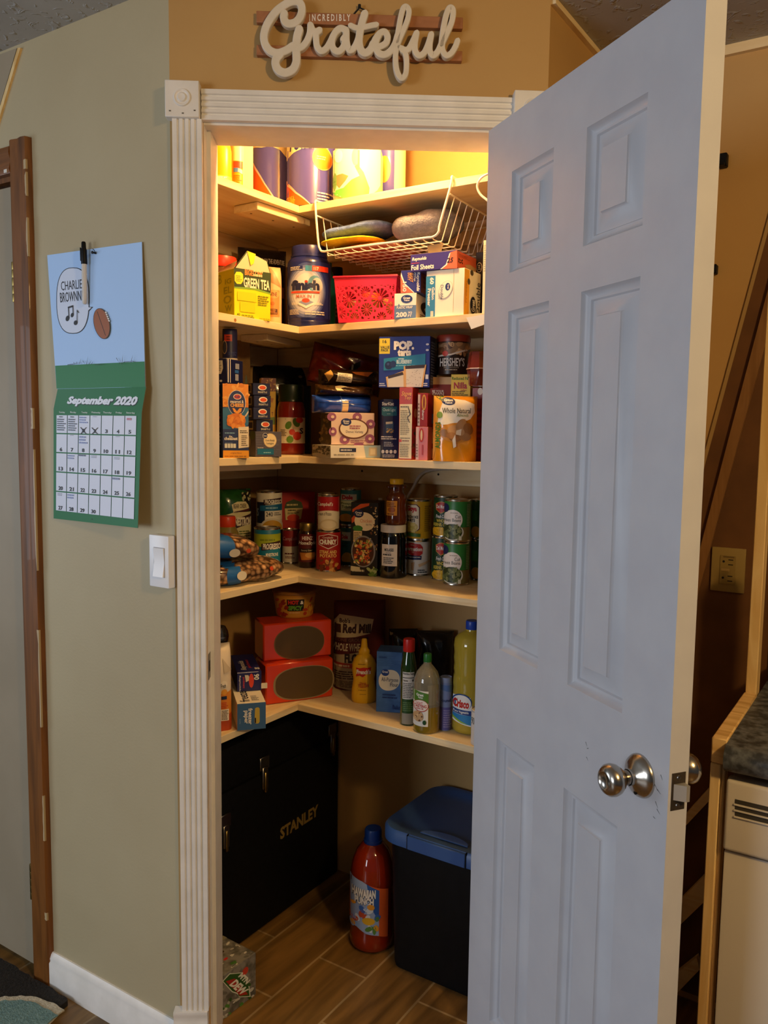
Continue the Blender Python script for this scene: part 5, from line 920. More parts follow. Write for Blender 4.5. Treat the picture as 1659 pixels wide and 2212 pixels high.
lb_ = pouch('labelled_snack_bag', 'dark snack bag with a white paper label on top of the brown bag', 'bag', 'F', (150, 395, 690, 545), br['top'] - .002, film('dark_brown_bag', '#1c120a', '#2e1e10', 40), [('p', [(290, 438), (420, 448), (412, 530), (280, 520)], '#d8d2c4'), ('l', 296, 452, 408, 518, 6, '#6a6458'), ('p', [(420, 425), (610, 425), (560, 470), (450, 450)], '#a8602a'), ('p', [(180, 450), (240, 410), (250, 470), (220, 520)], '#c89a50')], side='R', b=.03, delta=10, d=.13, wr=.02, seed=9, flat=.6, sx=5, sz=2.4)
rd = pouch('red_snack_bag', 'dull red bag slumped at the top of the bag pile', 'bag', 'F', (25, 215, 690, 440), lb_['top'] - .045, film('dark_red_bag', '#5a140c', '#7a2010', 40), [('p', [(345, 330), (400, 290), (440, 270), (450, 300), (390, 340)], BK), ('r', 372, 300, 388, 332, '#b8b0a4')], side='R', b=.16, delta=10, d=.09, wr=.016, seed=12, tilt=12)
stk = carton('tuna_pouch_box', 'tall navy box beside the red stuffing box', 'box', 'F', (694, 672, 832, 1190), 3, '#142050', [('t', 'StarKist', 680, 698, 785, 728, WH, .03), ('p', [(678, 740), (812, 735), (812, 815), (700, 820), (678, 810)], '#1f6a7c'), ('t', 'Chunk Light', 688, 752, 800, 785, '#cfe6e8', .01), ('l', 725, 795, 765, 805, 1, '#9ac0c4'), ('r', 715, 870, 785, 962, '#2c4f7a'), ('p', [(715, 870), (775, 865), (775, 885), (715, 890)], '#c9c0b0'), ('b', 725, 930, 780, 960, 14, 10, ['#b89a68', '#9a7a48']), ('l', 675, 990, 815, 1025, 2, '#c9c8d0'), ('l', 700, 1040, 790, 1085, 3, '#9aa0b8'), ('e', 692, 1128, 14, 16, '#b8bccc'), ('e', 728, 1128, 14, 16, '#b8bccc'), ('e', 764, 1128, 14, 16, '#b8bccc'), ('e', 800, 1128, 14, 16, '#b8bccc'), ('l', 690, 1150, 810, 1180, 3, '#9aa0b8')], side='R', b=.034, delta=8, d=.12, topcol='#a89c80')
st_ = carton('stuffing_box', 'red stuffing box with cream side panel between the navy box and the gelatin boxes', 'box', 'F', (832, 568, 950, 1195), 3, '#b3321c', [('r', 838, 712, 948, 1185, '#e6d6a6'), ('t', 'Stove', 852, 600, 940, 640, '#e8a040', .02, .2), ('t', 'Top', 880, 640, 935, 680, '#e8a040', .02, .2), ('l', 845, 725, 940, 745, 1, '#5a4a2a'), ('l', 845, 760, 930, 980, 14, '#8a7a50'), ('l', 845, 1000, 940, 1015, 1, '#5a4a2a'), ('r', 836, 1018, 860, 1042, '#c83a20'), ('l', 866, 1022, 940, 1040, 1, '#7a3a20'), ('l', 845, 1055, 930, 1175, 8, '#8a7a50'), ('p', [(918, 740), (940, 800), (912, 830), (932, 870), (926, 874), (904, 828), (930, 798), (912, 744)], '#3a3020')], side='R', b=.012, delta=-24, ws=56, sels=[('e', 978, 790, 16, 40, '#d8c890'), ('b', 955, 930, 1002, 1180, 26, 16, ['#5a6a2a', '#8a4a24', '#3a5a34', '#a86a3a'])], squad=(950, 570, 1005, 1195))
g1 = carton('gelatin_box', 'pink gelatin box under the red cherry one', 'box', 'F', (985, 920, 1092, 1200), 3, '#d9808a', [('r', 988, 925, 1012, 1195, '#e6c9c0'), ('e', 1035, 990, 22, 58, '#c83a2a'), ('e', 1035, 990, 9, 44, '#f0d8a8'), ('r', 1040, 1070, 1054, 1155, '#c24a50'), ('l', 990, 1060, 1006, 1180, 5, '#9a7a70')], side='R', b=.010, delta=-10, d=.075)
carton('gelatin_box', 'red cherry gelatin box lying on the pink gelatin box', 'box', 'F', (1002, 618, 1092, 912), g1['top'], '#a01f1c', [('r', 1004, 630, 1024, 905, '#d8c4b8'), ('e', 1058, 700, 20, 70, '#d8a040'), ('e', 1058, 700, 8, 54, '#8a2a14'), ('w', 'cherry', 1036, 765, 1062, 855, WH, .02), ('l', 1006, 700, 1022, 890, 6, '#8a6a60')], side='R', b=.012, delta=-10, d=.075)
pt_z = max(stk['top'], st_['top'])
blu = carton('toaster_pastry_box', 'large blue toaster pastry box on top of the navy and red boxes', 'box', 'F', (655, 110, 1105, 562), pt_z, '#172c8a', [('r', 657, 125, 752, 262, '#e2cc2c'), ('t', '16', 688, 138, 722, 168, BK, .02), ('t', 'VALUE', 668, 192, 748, 216, '#2a2a20', .02), ('t', 'PACK', 674, 218, 740, 242, '#2a2a20', .02), ('t', 'POP.', 788, 150, 968, 232, '#0c1648', .10), ('t', 'POP.', 788, 150, 968, 230, WH, .07), ('t', 'tarts', 822, 222, 942, 288, '#0c1648', .10), ('t', 'tarts', 822, 222, 942, 286, WH, .07), ('p', [(700, 305), (1068, 265), (1068, 390), (700, 412)], '#1f7fa8'), ('t', 'BLUEBERRY', 815, 318, 950, 352, '#dff0f4', .02), ('l', 830, 300, 895, 318, 1, '#cfe6ee'), ('l', 800, 362, 1050, 376, 1, '#7fc0d8'), ('e', 745, 365, 34, 36, '#101c4a'), ('e', 785, 355, 26, 30, '#1a2a60'), ('e', 740, 355, 12, 12, '#3a4a80'),
      ('p', [(722, 470), (880, 415), (890, 560), (735, 560)], '#d8b070'), ('p', [(738, 478), (876, 440), (882, 560), (745, 560)], '#d9d2c6'), ('p', [(738, 460), (870, 425), (880, 450), (745, 485)], '#3a2418'), ('p', [(880, 375), (1078, 362), (1050, 560), (885, 560)], '#d8a868'), ('p', [(900, 392), (1062, 382), (1036, 560), (905, 560)], '#dcd6ca'), ('p', [(892, 372), (1068, 362), (1060, 392), (895, 400)], '#3a2418'), ('b', 905, 410, 1030, 550, 40, 4, ['#8a8078', '#a89c90']), ('l', 665, 520, 730, 555, 2, '#c9cce0'), ('l', 1055, 520, 1100, 555, 2, '#c9cce0'), ('e', 1085, 185, 14, 9, '#c9cce0'), ('e', 1085, 235, 14, 9, '#c9cce0'), ('r', 1072, 450, 1098, 490, '#c9cce0')], side='R', b=.018, delta=-14, ws=72, sels=[('r', 1110, 100, 1185, 560, '#10183c'), ('l', 1115, 140, 1180, 540, 16, '#5a6288')], squad=(1105, 100, 1185, 560))
bb = carton('snack_bar_box', 'red snack bar box with beige top behind the orange almond bag', 'box', 'F', (1104, 475, 1290, 1215), 3, '#8a2a18', [('r', 1104, 475, 1290, 540, '#d9b886'), ('t', 'BE YOUR', 1125, 590, 1228, 612, '#efe2d0', .03), ('t', 'OWN', 1125, 612, 1228, 640, '#efe2d0', .05), ('r', 1104, 805, 1140, 890, '#5a7ab0'), ('e', 1140, 1000, 60, 60, '#b08a60'), ('p', [(1104, 950), (1160, 980), (1170, 1060), (1104, 1080)], '#d8c09a'), ('p', [(1104, 1110), (1160, 1120), (1160, 1200), (1104, 1210)], '#d8c09a')], side='R', b=.085, delta=-8, d=.06)
nl = carton('wafer_box', 'yellow wafer box behind the orange almond bag', 'box', 'F', (1290, 450, 1462, 1215), 3, '#f0d65c', [('t', 'Reduced Fat', 1298, 472, 1450, 500, '#4a7a2a', .02), ('t', 'Nilla', 1316, 520, 1432, 578, '#b02a4a', .03), ('t', 'wafers', 1375, 582, 1428, 598, '#b02a4a', .0), ('l', 1300, 595, 1445, 640, 3, '#6a5a28'), ('t', 'Nutrition Facts', 1308, 642, 1438, 664, BK, .03)], side='R', b=.085, delta=-8, d=.06)
cz = max(bb['top'], nl['top'])
vessel('cookie_canister', 'round dark canister with a red-brown lid on the wafer box', 'canister', 'F', (1170, 88, 1472, 448), cz, [('body', [(0, 0), (.94, 0), (.95, .02), (.97, .82), (0, .82)], mat('canister_brown', '#2a1812', .3)), ('lid', [(.99, .82), (1, .84), (1, .95), (.97, .99), (.9, 1), (0, 1)], mat('canister_lid', '#8a2f20', .35))],
       [('label', (1170, 160, 1472, 448), [('p', [(1185, 165), (1470, 165), (1470, 215), (1380, 250), (1280, 265), (1185, 290)], '#8a6a4a'), ('b', 1195, 160, 1450, 255, 18, 34, ['#a88258', '#5a3418', '#c8a070', '#7a4a28']), ('p', [(1185, 275), (1300, 265), (1440, 220), (1450, 232), (1300, 280), (1185, 290)], '#d8cfc0'), ('e', 1250, 262, 26, 24, '#c83a2a'), ('t', "HERSHEY'S", 1205, 300, 1420, 378, '#d9d4cc', .02), ('t', 'MILK CHOCOLATE', 1240, 382, 1370, 396, '#b8a890', .0), ('l', 1250, 402, 1370, 418, 1, '#b8a890')], mat('canister_label', '#2c1a14', .3), .965)], side='R', b=.075)
M_CLR = mat('clear_tub', '#b87a60', .15, coat=.5)
b = MB(); p = onY(*px('F', 1520, 590), SY + .07); tcx = 1535
vessel('clear_food_tub', 'clear plastic tub with red-brown contents at the right end of the third shelf', 'tub', 'F', (1440, 240, 1660, 590), ZT[3] + .185, [('body', [(0, 0), (.75, 0), (.8, .03), (1, .5), (.98, .52), (.82, .95), (.78, 1), (0, 1)], mat('brown_contents', '#6a2416', .2, coat=.5)), ('seam_rim', [(1.0, .485), (1.03, .49), (1.03, .515), (1.0, .52)], mat('clear_rim', '#cfa890', .2))], [], side='R', b=.02, seg=8)
carton('red_box', 'dark red box under the clear tub at the right end of the third shelf', 'box', 'F', (1480, 600, 1640, 1215), 3, '#8a2018', [('e', 1550, 630, 22, 30, '#d8cfc0'), ('l', 1500, 760, 1600, 1150, 8, '#6a1810')], side='R', b=.10, delta=-20, d=.07, hz=.184)
alm = pouch('almond_bag', 'orange almond bag with white label at the front right of the third shelf', 'bag', 'F', (1150, 640, 1545, 1235), 3, mat('orange_bag', '#e0921a', .2, coat=.35), [('p', [(1150, 640), (1240, 660), (1180, 900), (1190, 1000), (1150, 1220)], '#d9a040'), ('p', [(1225, 690), (1300, 665), (1420, 680), (1505, 715), (1510, 790), (1470, 850), (1400, 880), (1320, 895), (1220, 905), (1180, 880), (1195, 780)], '#f4ecda'), ('p', [(1165, 645), (1240, 640), (1225, 690), (1190, 670)], '#4a6a2a'), ('e', 1272, 690, 60, 36, '#1c2f64', 8), ('t', 'Great', 1235, 668, 1310, 692, WH, .02), ('t', 'Value', 1240, 694, 1305, 714, WH, .02), ('t', 'Whole Natural', 1218, 752, 1470, 800, BK, .0), ('t', 'Almonds', 1345, 800, 1450, 832, '#5a7a2a', .0, .2), ('e', 1196, 815, 24, 30, '#7a9a3a'), ('v', 'ALMONDS', 1162, 880, 1205, 1120, '#4a7a2a', .03),
      ('e', 1350, 975, 150, 90, '#c8842a')] + [('e', x, y, a, c_, cl, r_) for x, y, a, c_, cl, r_ in ((1245, 980, 46, 34, '#9a6a38', 20), (1320, 950, 58, 42, '#b8885a', -10), (1385, 905, 40, 60, '#a87848', 30), (1450, 940, 44, 56, '#8a5a2c', -20), (1335, 1020, 58, 36, '#8a5a30', 5), (1420, 1010, 56, 36, '#9a6a3c', 10), (1300, 1000, 44, 30, '#a87040', 0), (1380, 965, 40, 34, '#b08050', 40))] + [('p', [(1345, 955), (1390, 940), (1385, 1000), (1340, 990)], '#d8c8b0'), ('p', [(1310, 1040), (1335, 990), (1345, 1100), (1320, 1115)], '#e0dcd8')], side='R', b=.004, delta=6, d=.075, wr=.008, seed=2, flat=1, sx=4, sz=6)

# ================================================================== FOURTH SHELF
M_BEAN = None
def beans_mat():
    m = mat('bean_bag_film', '#7a5a3c', .28, coat=.5); N, L, b = nodes(m); mp = coords(m, (75, 75, 75)); v = N.new('ShaderNodeTexVoronoi'); v.inputs['Scale'].default_value = 1; L.new(mp.outputs[0], v.inputs[0])
    r = ramp(m, v.outputs['Distance'], [(.0, '#cfae86'), (.4, '#a8805a'), (.66, '#4a3020')]); n = N.new('ShaderNodeSeparateColor'); L.new(v.outputs['Color'], n.inputs[0])
    h = N.new('ShaderNodeHueSaturation'); mr = N.new('ShaderNodeMapRange'); mr.inputs[3].default_value = .55; mr.inputs[4].default_value = 1.35; L.new(n.outputs[0], mr.inputs[0]); L.new(mr.outputs[0], h.inputs['Value']); L.new(r.outputs[0], h.inputs['Color']); L.new(h.outputs[0], b.inputs['Base Color'])
    bump(m, v.outputs['Distance'], -.8, .004); return m
M_BEAN = beans_mat()
pouch('soup_mix_pouch', 'dark green soup mix pouch standing at the left end of the fourth shelf', 'pouch', 'G', (155, 255, 530, 960), 4, film('green_pouch', '#1c5a24', '#174a1e'), [('p', [(400, 250), (530, 270), (530, 470), (440, 440), (400, 330)], BK), ('b', 410, 290, 510, 350, 8, 20, ['#c8c290', '#a8a878']), ('p', [(275, 390), (340, 365), (440, 365), (475, 400), (490, 440), (350, 480), (300, 490)], '#e0d6a8'), ('t', 'BEAR CREEK', 295, 385, 450, 425, '#4a3a24', .02), ('p', [(295, 455), (490, 428), (490, 450), (300, 480)], '#4a1a20'), ('p', [(220, 480), (295, 460), (295, 495), (525, 460), (525, 600), (330, 650), (260, 660), (222, 520)], '#d9cf9c'), ('p', [(222, 545), (400, 500), (525, 475), (528, 570), (380, 590), (260, 625)], '#351420'), ('t', 'MINESTRONE', 262, 505, 526, 585, '#efe6d0', .05), ('l', 395, 562, 455, 582, 1, '#c9b8a8'), ('p', [(310, 650), (528, 595), (530, 720), (470, 700), (380, 800), (330, 790)], '#d9cf9c'), ('l', 355, 625, 510, 690, 3, '#5a6a3a'), ('p', [(380, 800), (470, 720), (530, 740), (530, 960), (380, 960)], '#c8a848'), ('b', 390, 740, 525, 950, 30, 26, ['#d8b850', '#c09a3a', '#e0c878', '#a8702a'])], side='L', b=.235, delta=22, d=.055, wr=.003, flat=1)
vessel('bouillon_jar', 'jar with orange-red lid and red label behind the bean bags', 'jar', 'G', (60, 575, 372, 950), 4, [('body', [(0, 0), (.95, 0), (1, .03), (1, .55), (.85, .72), (.62, .82), (0, .82)], mat('bouillon_glass', '#8a7a3c', .15, coat=.5)), ('lid', [(.62, .81), (.66, .83), (.66, .97), (.6, 1), (0, 1)], mat('orange_red_lid', '#d8401c', .35))], [('label', (60, 875, 372, 950), [('l', 200, 890, 320, 920, 1, '#e8c8b0')], '#b8281c', 1.0)], side='L', b=.165)
lx = []
c1 = slab('bean_bag', 'lower bag of pinto beans at the front left of the fourth shelf', 'bag', (0, 0, 0), (.27, .155, .062), 0, M_BEAN, .35, 21, group='bags of pinto beans', sup=(3.0, 2.4))
A = onZ(481, 1270, ZT[4]); B = onZ(608, 1244, ZT[4]); mid = Vector((SX - .085, (A.y + B.y) / 2 - .02, ZT[4] + .0006)); c1.location = mid; c1.rotation_euler.z = math.radians(80)
c2 = slab('bean_bag', 'upper bag of pinto beans leaning on the lower one', 'bag', (0, 0, 0), (.20, .14, .060), 0, M_BEAN, .35, 25, group='bags of pinto beans', sup=(3.0, 2.4)); c2.location = (mid.x - .015, mid.y - .045, ZT[4] + .074); c2.rotation_euler = (math.radians(4), math.radians(8), math.radians(74))
def band(o, size, us, col, extra=()):
    """printed band wrapped across a lying bag (follows its surface)"""
    me = o.data; mb = MB(); co = [v.co.copy() for v in me.vertices]; nrm = [v.normal.copy() for v in me.vertices]
    def inside(p): return us[0] * size[0] / 2 < p.x < us[1] * size[0] / 2
    for p in me.polygons:
        c_ = p.center
        if inside(c_) : mb.add([co[i] + nrm[i] * .0010 for i in p.vertices], [list(range(len(p.vertices)))], col, True)
    for (x, y, r_, cl) in extra:
        for sgn in (-1,):
            best = min(range(len(co)), key=lambda i: (co[i].x - x * size[0] / 2) ** 2 + (co[i].z - y * size[2]) ** 2 + (0 if co[i].y * sgn > 0 else 9)); n_ = nrm[best]; t1 = n_.orthogonal().normalized(); t1 = Vector((1, 0, 0)) - n_ * n_.x; t1.normalize(); t2 = n_.cross(t1); c0 = co[best] + n_ * .0030
            mb.add([c0 + t1 * r_ * math.cos(a_) + t2 * r_ * .75 * math.sin(a_) for a_ in [2 * math.pi * k / 20 for k in range(20)]], [list(range(20))], cl)
    return mb.build('label', o)
band(c1, (.27, .155, .062), (-.55, -.28), '#1f62b0', ((-.28, .45, .016, '#e2dccb'), (.38, .5, .008, '#d0502a')))
band(c2, (.20, .14, .060), (-.45, -.05), '#1f62b0', ((-.02, .40, .016, '#e2dccb'), (.5, .5, .008, '#d0502a')))
pb_ = can('soup_can', 'soup can under the tall light-blue one, behind the green and teal can', 'can', 'G', (555, 730, 850, 1100), 4, '#28404a', side='L', b=.20)
def cans(label, rect, on, col, els, b=.03, side='R', bands=(), z='G', group='soup cans on the fourth shelf', name='soup_can', **k): return can(name, label, 'can', z, rect, on, col, els, side=side, b=b, bands=bands, group=group, **k)
cans('tall soup can with white top and blue band, upper can at the left', (552, 278, 856, 720), pb_['top'], '#e6e0d0', [('r', 552, 400, 660, 640, '#1a2440'), ('p', [(640, 372), (840, 352), (840, 412), (640, 430)], '#3a1a20'), ('t', 'PROGRESSO', 655, 372, 845, 420, WH, .04), ('p', [(600, 440), (850, 420), (850, 495), (600, 500)], '#1f6a9c'), ('l', 665, 450, 840, 480, 1, '#9ac8e0'), ('r', 655, 500, 850, 600, '#efe9dc'), ('t', '240', 668, 510, 745, 562, '#3a4048', .02), ('l', 760, 512, 835, 555, 2, '#6a6a6a'), ('e', 735, 690, 130, 110, '#d9d2c2'), ('e', 735, 695, 112, 92, '#c8962c'), ('t', 'S', 570, 470, 588, 560, '#9ab0c8', .02)], b=.20, side='L')
cans('green and teal soup can in front of the tall blue-band can', (528, 705, 838, 1120), 4, '#1c7a9a', [('r', 530, 760, 836, 880, '#a8b82c'), ('l', 600, 800, 820, 830, 1, '#7a8a1c'), ('p', [(615, 850), (830, 828), (830, 895), (615, 915)], '#3a1a20'), ('t', 'PROGRESSO', 632, 848, 834, 905, WH, .04), ('t', 'MINESTRONE', 665, 938, 805, 970, WH, .02), ('e', 745, 1080, 95, 88, '#dfe2e0'), ('e', 745, 1085, 84, 78, '#5a2018'), ('b', 690, 1030, 800, 1110, 20, 16, ['#d86a2a', '#c8a040', '#8a3a1c']), ('t', 'S', 552, 930, 570, 990, '#9ac8d8', .02)], b=.105, side='L')
crn = carton('tomato_soup_box', 'red soup carton behind the small jars in the corner of the fourth shelf', 'carton', 'G', (850, 285, 1232, 715), ZT[4] + .098, '#a8201c', [('p', [(880, 460), (900, 400), (985, 365), (1075, 400), (1095, 460), (1070, 600), (890, 605)], '#3a4a2c'), ('p', [(885, 470), (1090, 470), (1070, 600), (895, 605)], '#d8c48a'), ('l', 905, 410, 1070, 450, 1, '#c8b880'), ('l', 918, 478, 1040, 508, 1, '#3a2a1a'), ('l', 915, 515, 1050, 540, 2, '#5a4a2a'), ('e', 980, 580, 70, 40, '#c83a1c')], side='R', b=.225, delta=18, d=.06)
carton('broth_box', 'dark box under the red soup carton in the corner of the fourth shelf', 'carton', 'G', (850, 720, 1232, 1100), 4, '#2a1210', side='R', b=.225, delta=18, d=.06, hz=.0972)
cans('dim red and white soup can left of the gravy jar', (852, 720, 1042, 1100), 4, '#d9cfc0', [('r', 852, 730, 1042, 905, '#8a1a20'), ('t', 'Campbells', 862, 800, 1030, 850, '#c9a0a0', .0, .2), ('l', 885, 970, 1020, 1000, 1, '#5a1a1a'), ('l', 890, 1010, 1000, 1040, 2, '#7a4a3a')], b=.145)
vessel('gravy_jar', 'gravy jar with gold-rimmed lid between the dim red can and the red beef can', 'jar', 'G', (1040, 650, 1240, 1125), 4, [('body', [(0, 0), (.93, 0), (1, .03), (1, .7), (.93, .78), (.82, .84), (0, .84)], mat('gravy', '#2c1408', .12, coat=.5)), ('lid', [(.83, .83), (.86, .84), (.86, .98), (.82, 1), (0, 1)], M_BRASS)], [('label', (1040, 760, 1240, 1060), [('p', [(1060, 790), (1140, 768), (1225, 790), (1225, 830), (1060, 830)], '#7a1a1a'), ('t', 'HEINZ', 1085, 785, 1205, 825, WH, .02), ('t', 'HomeStyle', 1048, 835, 1238, 885, WH, .02, .2), ('r', 1060, 915, 1230, 955, '#2a1810'), ('t', 'Savory Beef', 1075, 925, 1200, 948, '#d8c8a0', .0), ('p', [(1060, 960), (1230, 955), (1230, 1030), (1080, 1040)], '#b8702a'), ('e', 1180, 985, 60, 30, '#d8a050')], '#5a1414', 1.0)], side='R', b=.115)
ck = cans('red beef and potato soup can under the red and white potato soup can', (1243, 735, 1535, 1160), 4, '#a8201e', [('p', [(1275, 790), (1385, 765), (1495, 790), (1495, 880), (1385, 922), (1275, 880)], WH), ('p', [(1281, 794), (1385, 771), (1489, 794), (1489, 876), (1385, 914), (1281, 876)], '#8a1816'), ('t', 'Campbells', 1320, 792, 1440, 818, WH, .0, .2), ('t', 'CHUNKY', 1285, 822, 1480, 876, WH, .06), ('t', 'STEAK AND', 1285, 935, 1482, 970, '#e8c070', .04), ('t', 'POTATO', 1290, 975, 1480, 1010, '#e8c070', .04), ('b', 1300, 1040, 1480, 1140, 24, 30, ['#b06a2a', '#7a3a1a', '#d09a50', '#5a2412'])], b=.10)
cans('red and white potato soup can on top of the beef soup can', (1262, 325, 1515, 725), ck['top'], '#e9e0cc', [('r', 1262, 340, 1515, 510, '#b01c24'), ('e', 1388, 560, 170, 66, '#e9e0cc'), ('t', "Campbell's", 1262, 400, 1438, 455, WH, .02, .25), ('t', 'Cream of Potato', 1265, 512, 1420, 552, '#3a2a24', .0, .1), ('e', 1390, 660, 105, 70, '#d8c8a4'), ('e', 1390, 655, 85, 45, '#e6dac0')], b=.10)
cans('red can standing behind the potato soup can', (1252, 300, 1480, 720), ZT[4] + .118, '#a02018', [], b=.205)
cans('can supporting the red one behind the beef soup can', (1252, 740, 1480, 1150), 4, '#7a1a16', [], b=.205, hz=.1176)
d1 = cans('lower pineapple can left of the chicken stir fry box', (70, 640, 300, 1060), 4, '#2a6a70', [('r', 90, 700, 185, 790, '#d8e0d8'), ('t', 'Dole', 85, 728, 155, 772, '#c8281c', .05), ('l', 90, 800, 175, 860, 2, '#2a4a30'), ('e', 150, 980, 60, 70, '#d8a820'), ('r', 70, 1010, 300, 1045, '#1a3a30')], b=.215, z='H', name='pineapple_can', group='pineapple cans')
cans('upper pineapple can left of the chicken stir fry box', (70, 230, 302, 635), d1['top'], '#3a8a98', [('r', 80, 290, 250, 355, '#dfe6e0'), ('t', 'Dole', 92, 300, 210, 350, '#c8281c', .06), ('r', 80, 360, 250, 470, '#cfd8b8'), ('t', 'Pineapple', 85, 378, 225, 408, '#2a4a30', .02), ('t', 'Tidbits', 90, 412, 195, 442, '#2a4a30', .02), ('e', 140, 550, 70, 50, '#dca428'), ('r', 70, 585, 302, 615, '#1a4038')], b=.215, z='H', name='pineapple_can', group='pineapple cans')
carton('stir_fry_box', 'black chicken stir fry box with a food bowl picture, fourth shelf', 'box', 'H', (185, 380, 480, 1118), 4, '#17130f', [('p', [(200, 450), (290, 395), (385, 385), (380, 410), (290, 440), (200, 480)], '#c8501c'), ('p', [(190, 540), (230, 500), (240, 560), (195, 590)], '#c8501c'), ('b', 400, 420, 475, 850, 46, 12, ['#c8a868', '#8a5a2c', '#d8c090', '#6a3a1c']), ('e', 335, 570, 112, 92, '#efe0c4', 10), ('t', 'Chicken', 285, 545, 415, 580, '#d87a4a', .0), ('t', 'Stir Fry', 350, 590, 415, 615, '#3a3a3a', .0), ('e', 268, 490, 56, 42, '#1c2450'), ('t', 'Great', 232, 470, 305, 492, WH, .02), ('t', 'Value', 240, 496, 298, 512, WH, .02), ('e', 262, 640, 54, 30, '#3a7a2c'), ('r', 215, 665, 308, 810, '#cfb88a'), ('l', 222, 675, 300, 800, 8, '#6a5a3a'), ('e', 325, 870, 132, 160, '#8a8a8c'), ('e', 322, 872, 118, 146, '#4a2614'), ('b', 225, 760, 425, 990, 90, 20, ['#d8a048', '#c8501c', '#8a9a3a', '#e0c080', '#a83a1c']), ('p', [(190, 1020), (290, 1030), (290, 1075), (190, 1070)], '#c9bfa0'), ('l', 205, 1045, 380, 1085, 1, '#c9c0a8'), ('b', 380, 1030, 470, 1110, 14, 26, ['#6a8a34', '#a8b878', '#4a6a20'])], side='R', b=.11, delta=-12, ws=78, bodyR='#201a14', sels=[('b', 490, 420, 550, 1080, 20, 12, ['#4a3a24', '#6a5434'])], squad=(480, 380, 556, 1110))
vessel('vinegar_bottle', 'bottle with white cap behind the stir fry box and the honey bottle', 'bottle', 'H', (440, 335, 560, 1060), 4, [('body', bottle_prof(.4), mat('dark_vinegar', '#1c0f0a', .12)), ('cap', [(.38, .92), (.38, 1), (0, 1)], '#e6e2da')], side='R', b=.235)
ml = vessel('molasses_jar', 'dark molasses jar with white lid under the honey bottle', 'jar', 'H', (490, 632, 800, 1142), 4, [('body', [(0, 0), (.92, 0), (1, .02), (1, .74), (.98, .80), (.90, .86), (0, .86)], mat('molasses', '#080506', .08, coat=.6)), ('lid', [(.88, .855), (.90, .86), (.90, .985), (.86, 1), (0, 1)], mat('cream_lid', '#d8d2c6', .4))], [('label', (525, 812, 690, 1022), [('t', 'MOLASSES', 555, 850, 650, 880, '#3a3a3a', .02), ('l', 570, 890, 640, 900, 1, '#6a6a6a'), ('l', 540, 900, 660, 925, 1, '#3a3a3a'), ('l', 545, 935, 655, 1000, 4, '#5a5a5a')], '#e9e2d6', 1.0)], side='R', b=.12)
hn = vessel('honey_bottle', 'amber bear shaped honey bottle with yellow cap on the molasses jar', 'bottle', 'H', (565, 128, 800, 640), ml['top'], [('body', [(0, 0), (.85, 0), (.97, .03), (1, .12), (.96, .25), (.86, .36), (.88, .44), (.95, .52), (.96, .58), (.82, .66), (.68, .70), (.70, .78), (.68, .86), (.6, .89), (0, .89)], mat('honey', '#5a2408', .1, coat=.6)), ('cap', [(.62, .88), (.64, .89), (.64, .985), (.6, 1), (0, 1)], mat('yellow_cap', '#e6b81c', .35))], [('label', (572, 370, 690, 535), [('l', 580, 385, 680, 440, 3, '#7a3a10'), ('e', 630, 470, 40, 30, '#a85a14'), ('l', 585, 505, 680, 530, 1, '#7a3a10')], '#d8922a', .97)], side='R', b=.125, sy=.8)
b = MB()
for sx in (-.22, .16): b.lathe([(.0024, 0), (0, .0010)], BK, 12, T=Matrix.Translation((sx * hn['R'] - .008, -hn['R'] * .70 * .8 - .0004, hn['h'] * .80)) @ Matrix.Rotation(math.pi / 2, 4, 'X'))
b.build('eyes', hn['o'])
b = MB()
for sx in (-1, 1): b.lathe([(.008, 0), (.0085, .004), (.006, .008), (0, .009)], mat('honey', '#5a2408', .1, coat=.6), 16, T=Matrix.Translation((sx * hn['R'] * .70, 0, hn['h'] * .80)))
b.build('ears', hn['o'])
b = MB(); b.tube(smooth_path([onY(985, 1012, YB - .03), onY(942, 1014, YB - .03), onY(917, 1020, YB - .028), onY(902, 1034, YB - .027), onY(893, 1052, YB - .027), onY(874, 1086, YB - .027), onY(868, 1120, YB - .027)], 6), .0045, mat('white_cable', '#d8d2c8', .4), 8); tag(b.build('cable'), 'white cable running down the rear wall above the artichoke can', 'cord')
cn_ = cans('white evaporated milk can under the yellow artichoke can', (795, 790, 1055, 1150), 4, '#e6e2da', [('p', [(800, 835), (830, 820), (940, 830), (968, 860), (965, 925), (930, 950), (840, 945), (800, 925)], '#c0282c'), ('t', 'Carnation', 770, 860, 960, 900, WH, .04), ('l', 835, 835, 885, 848, 1, WH), ('e', 860, 912, 14, 12, '#e08a8a'), ('p', [(800, 945), (955, 945), (950, 985), (800, 990)], '#1f2a5c'), ('t', 'Evaporated Milk', 805, 955, 945, 970, WH, .02), ('p', [(845, 1020), (880, 1010), (870, 1095), (850, 1090)], '#d0a880'), ('p', [(920, 1030), (1040, 990), (1042, 1010), (930, 1060)], '#d8b890'), ('l', 915, 1080, 1015, 1120, 2, '#3a4048')], b=.20, z='H', name='milk_can', group='cans at the right of the fourth shelf')
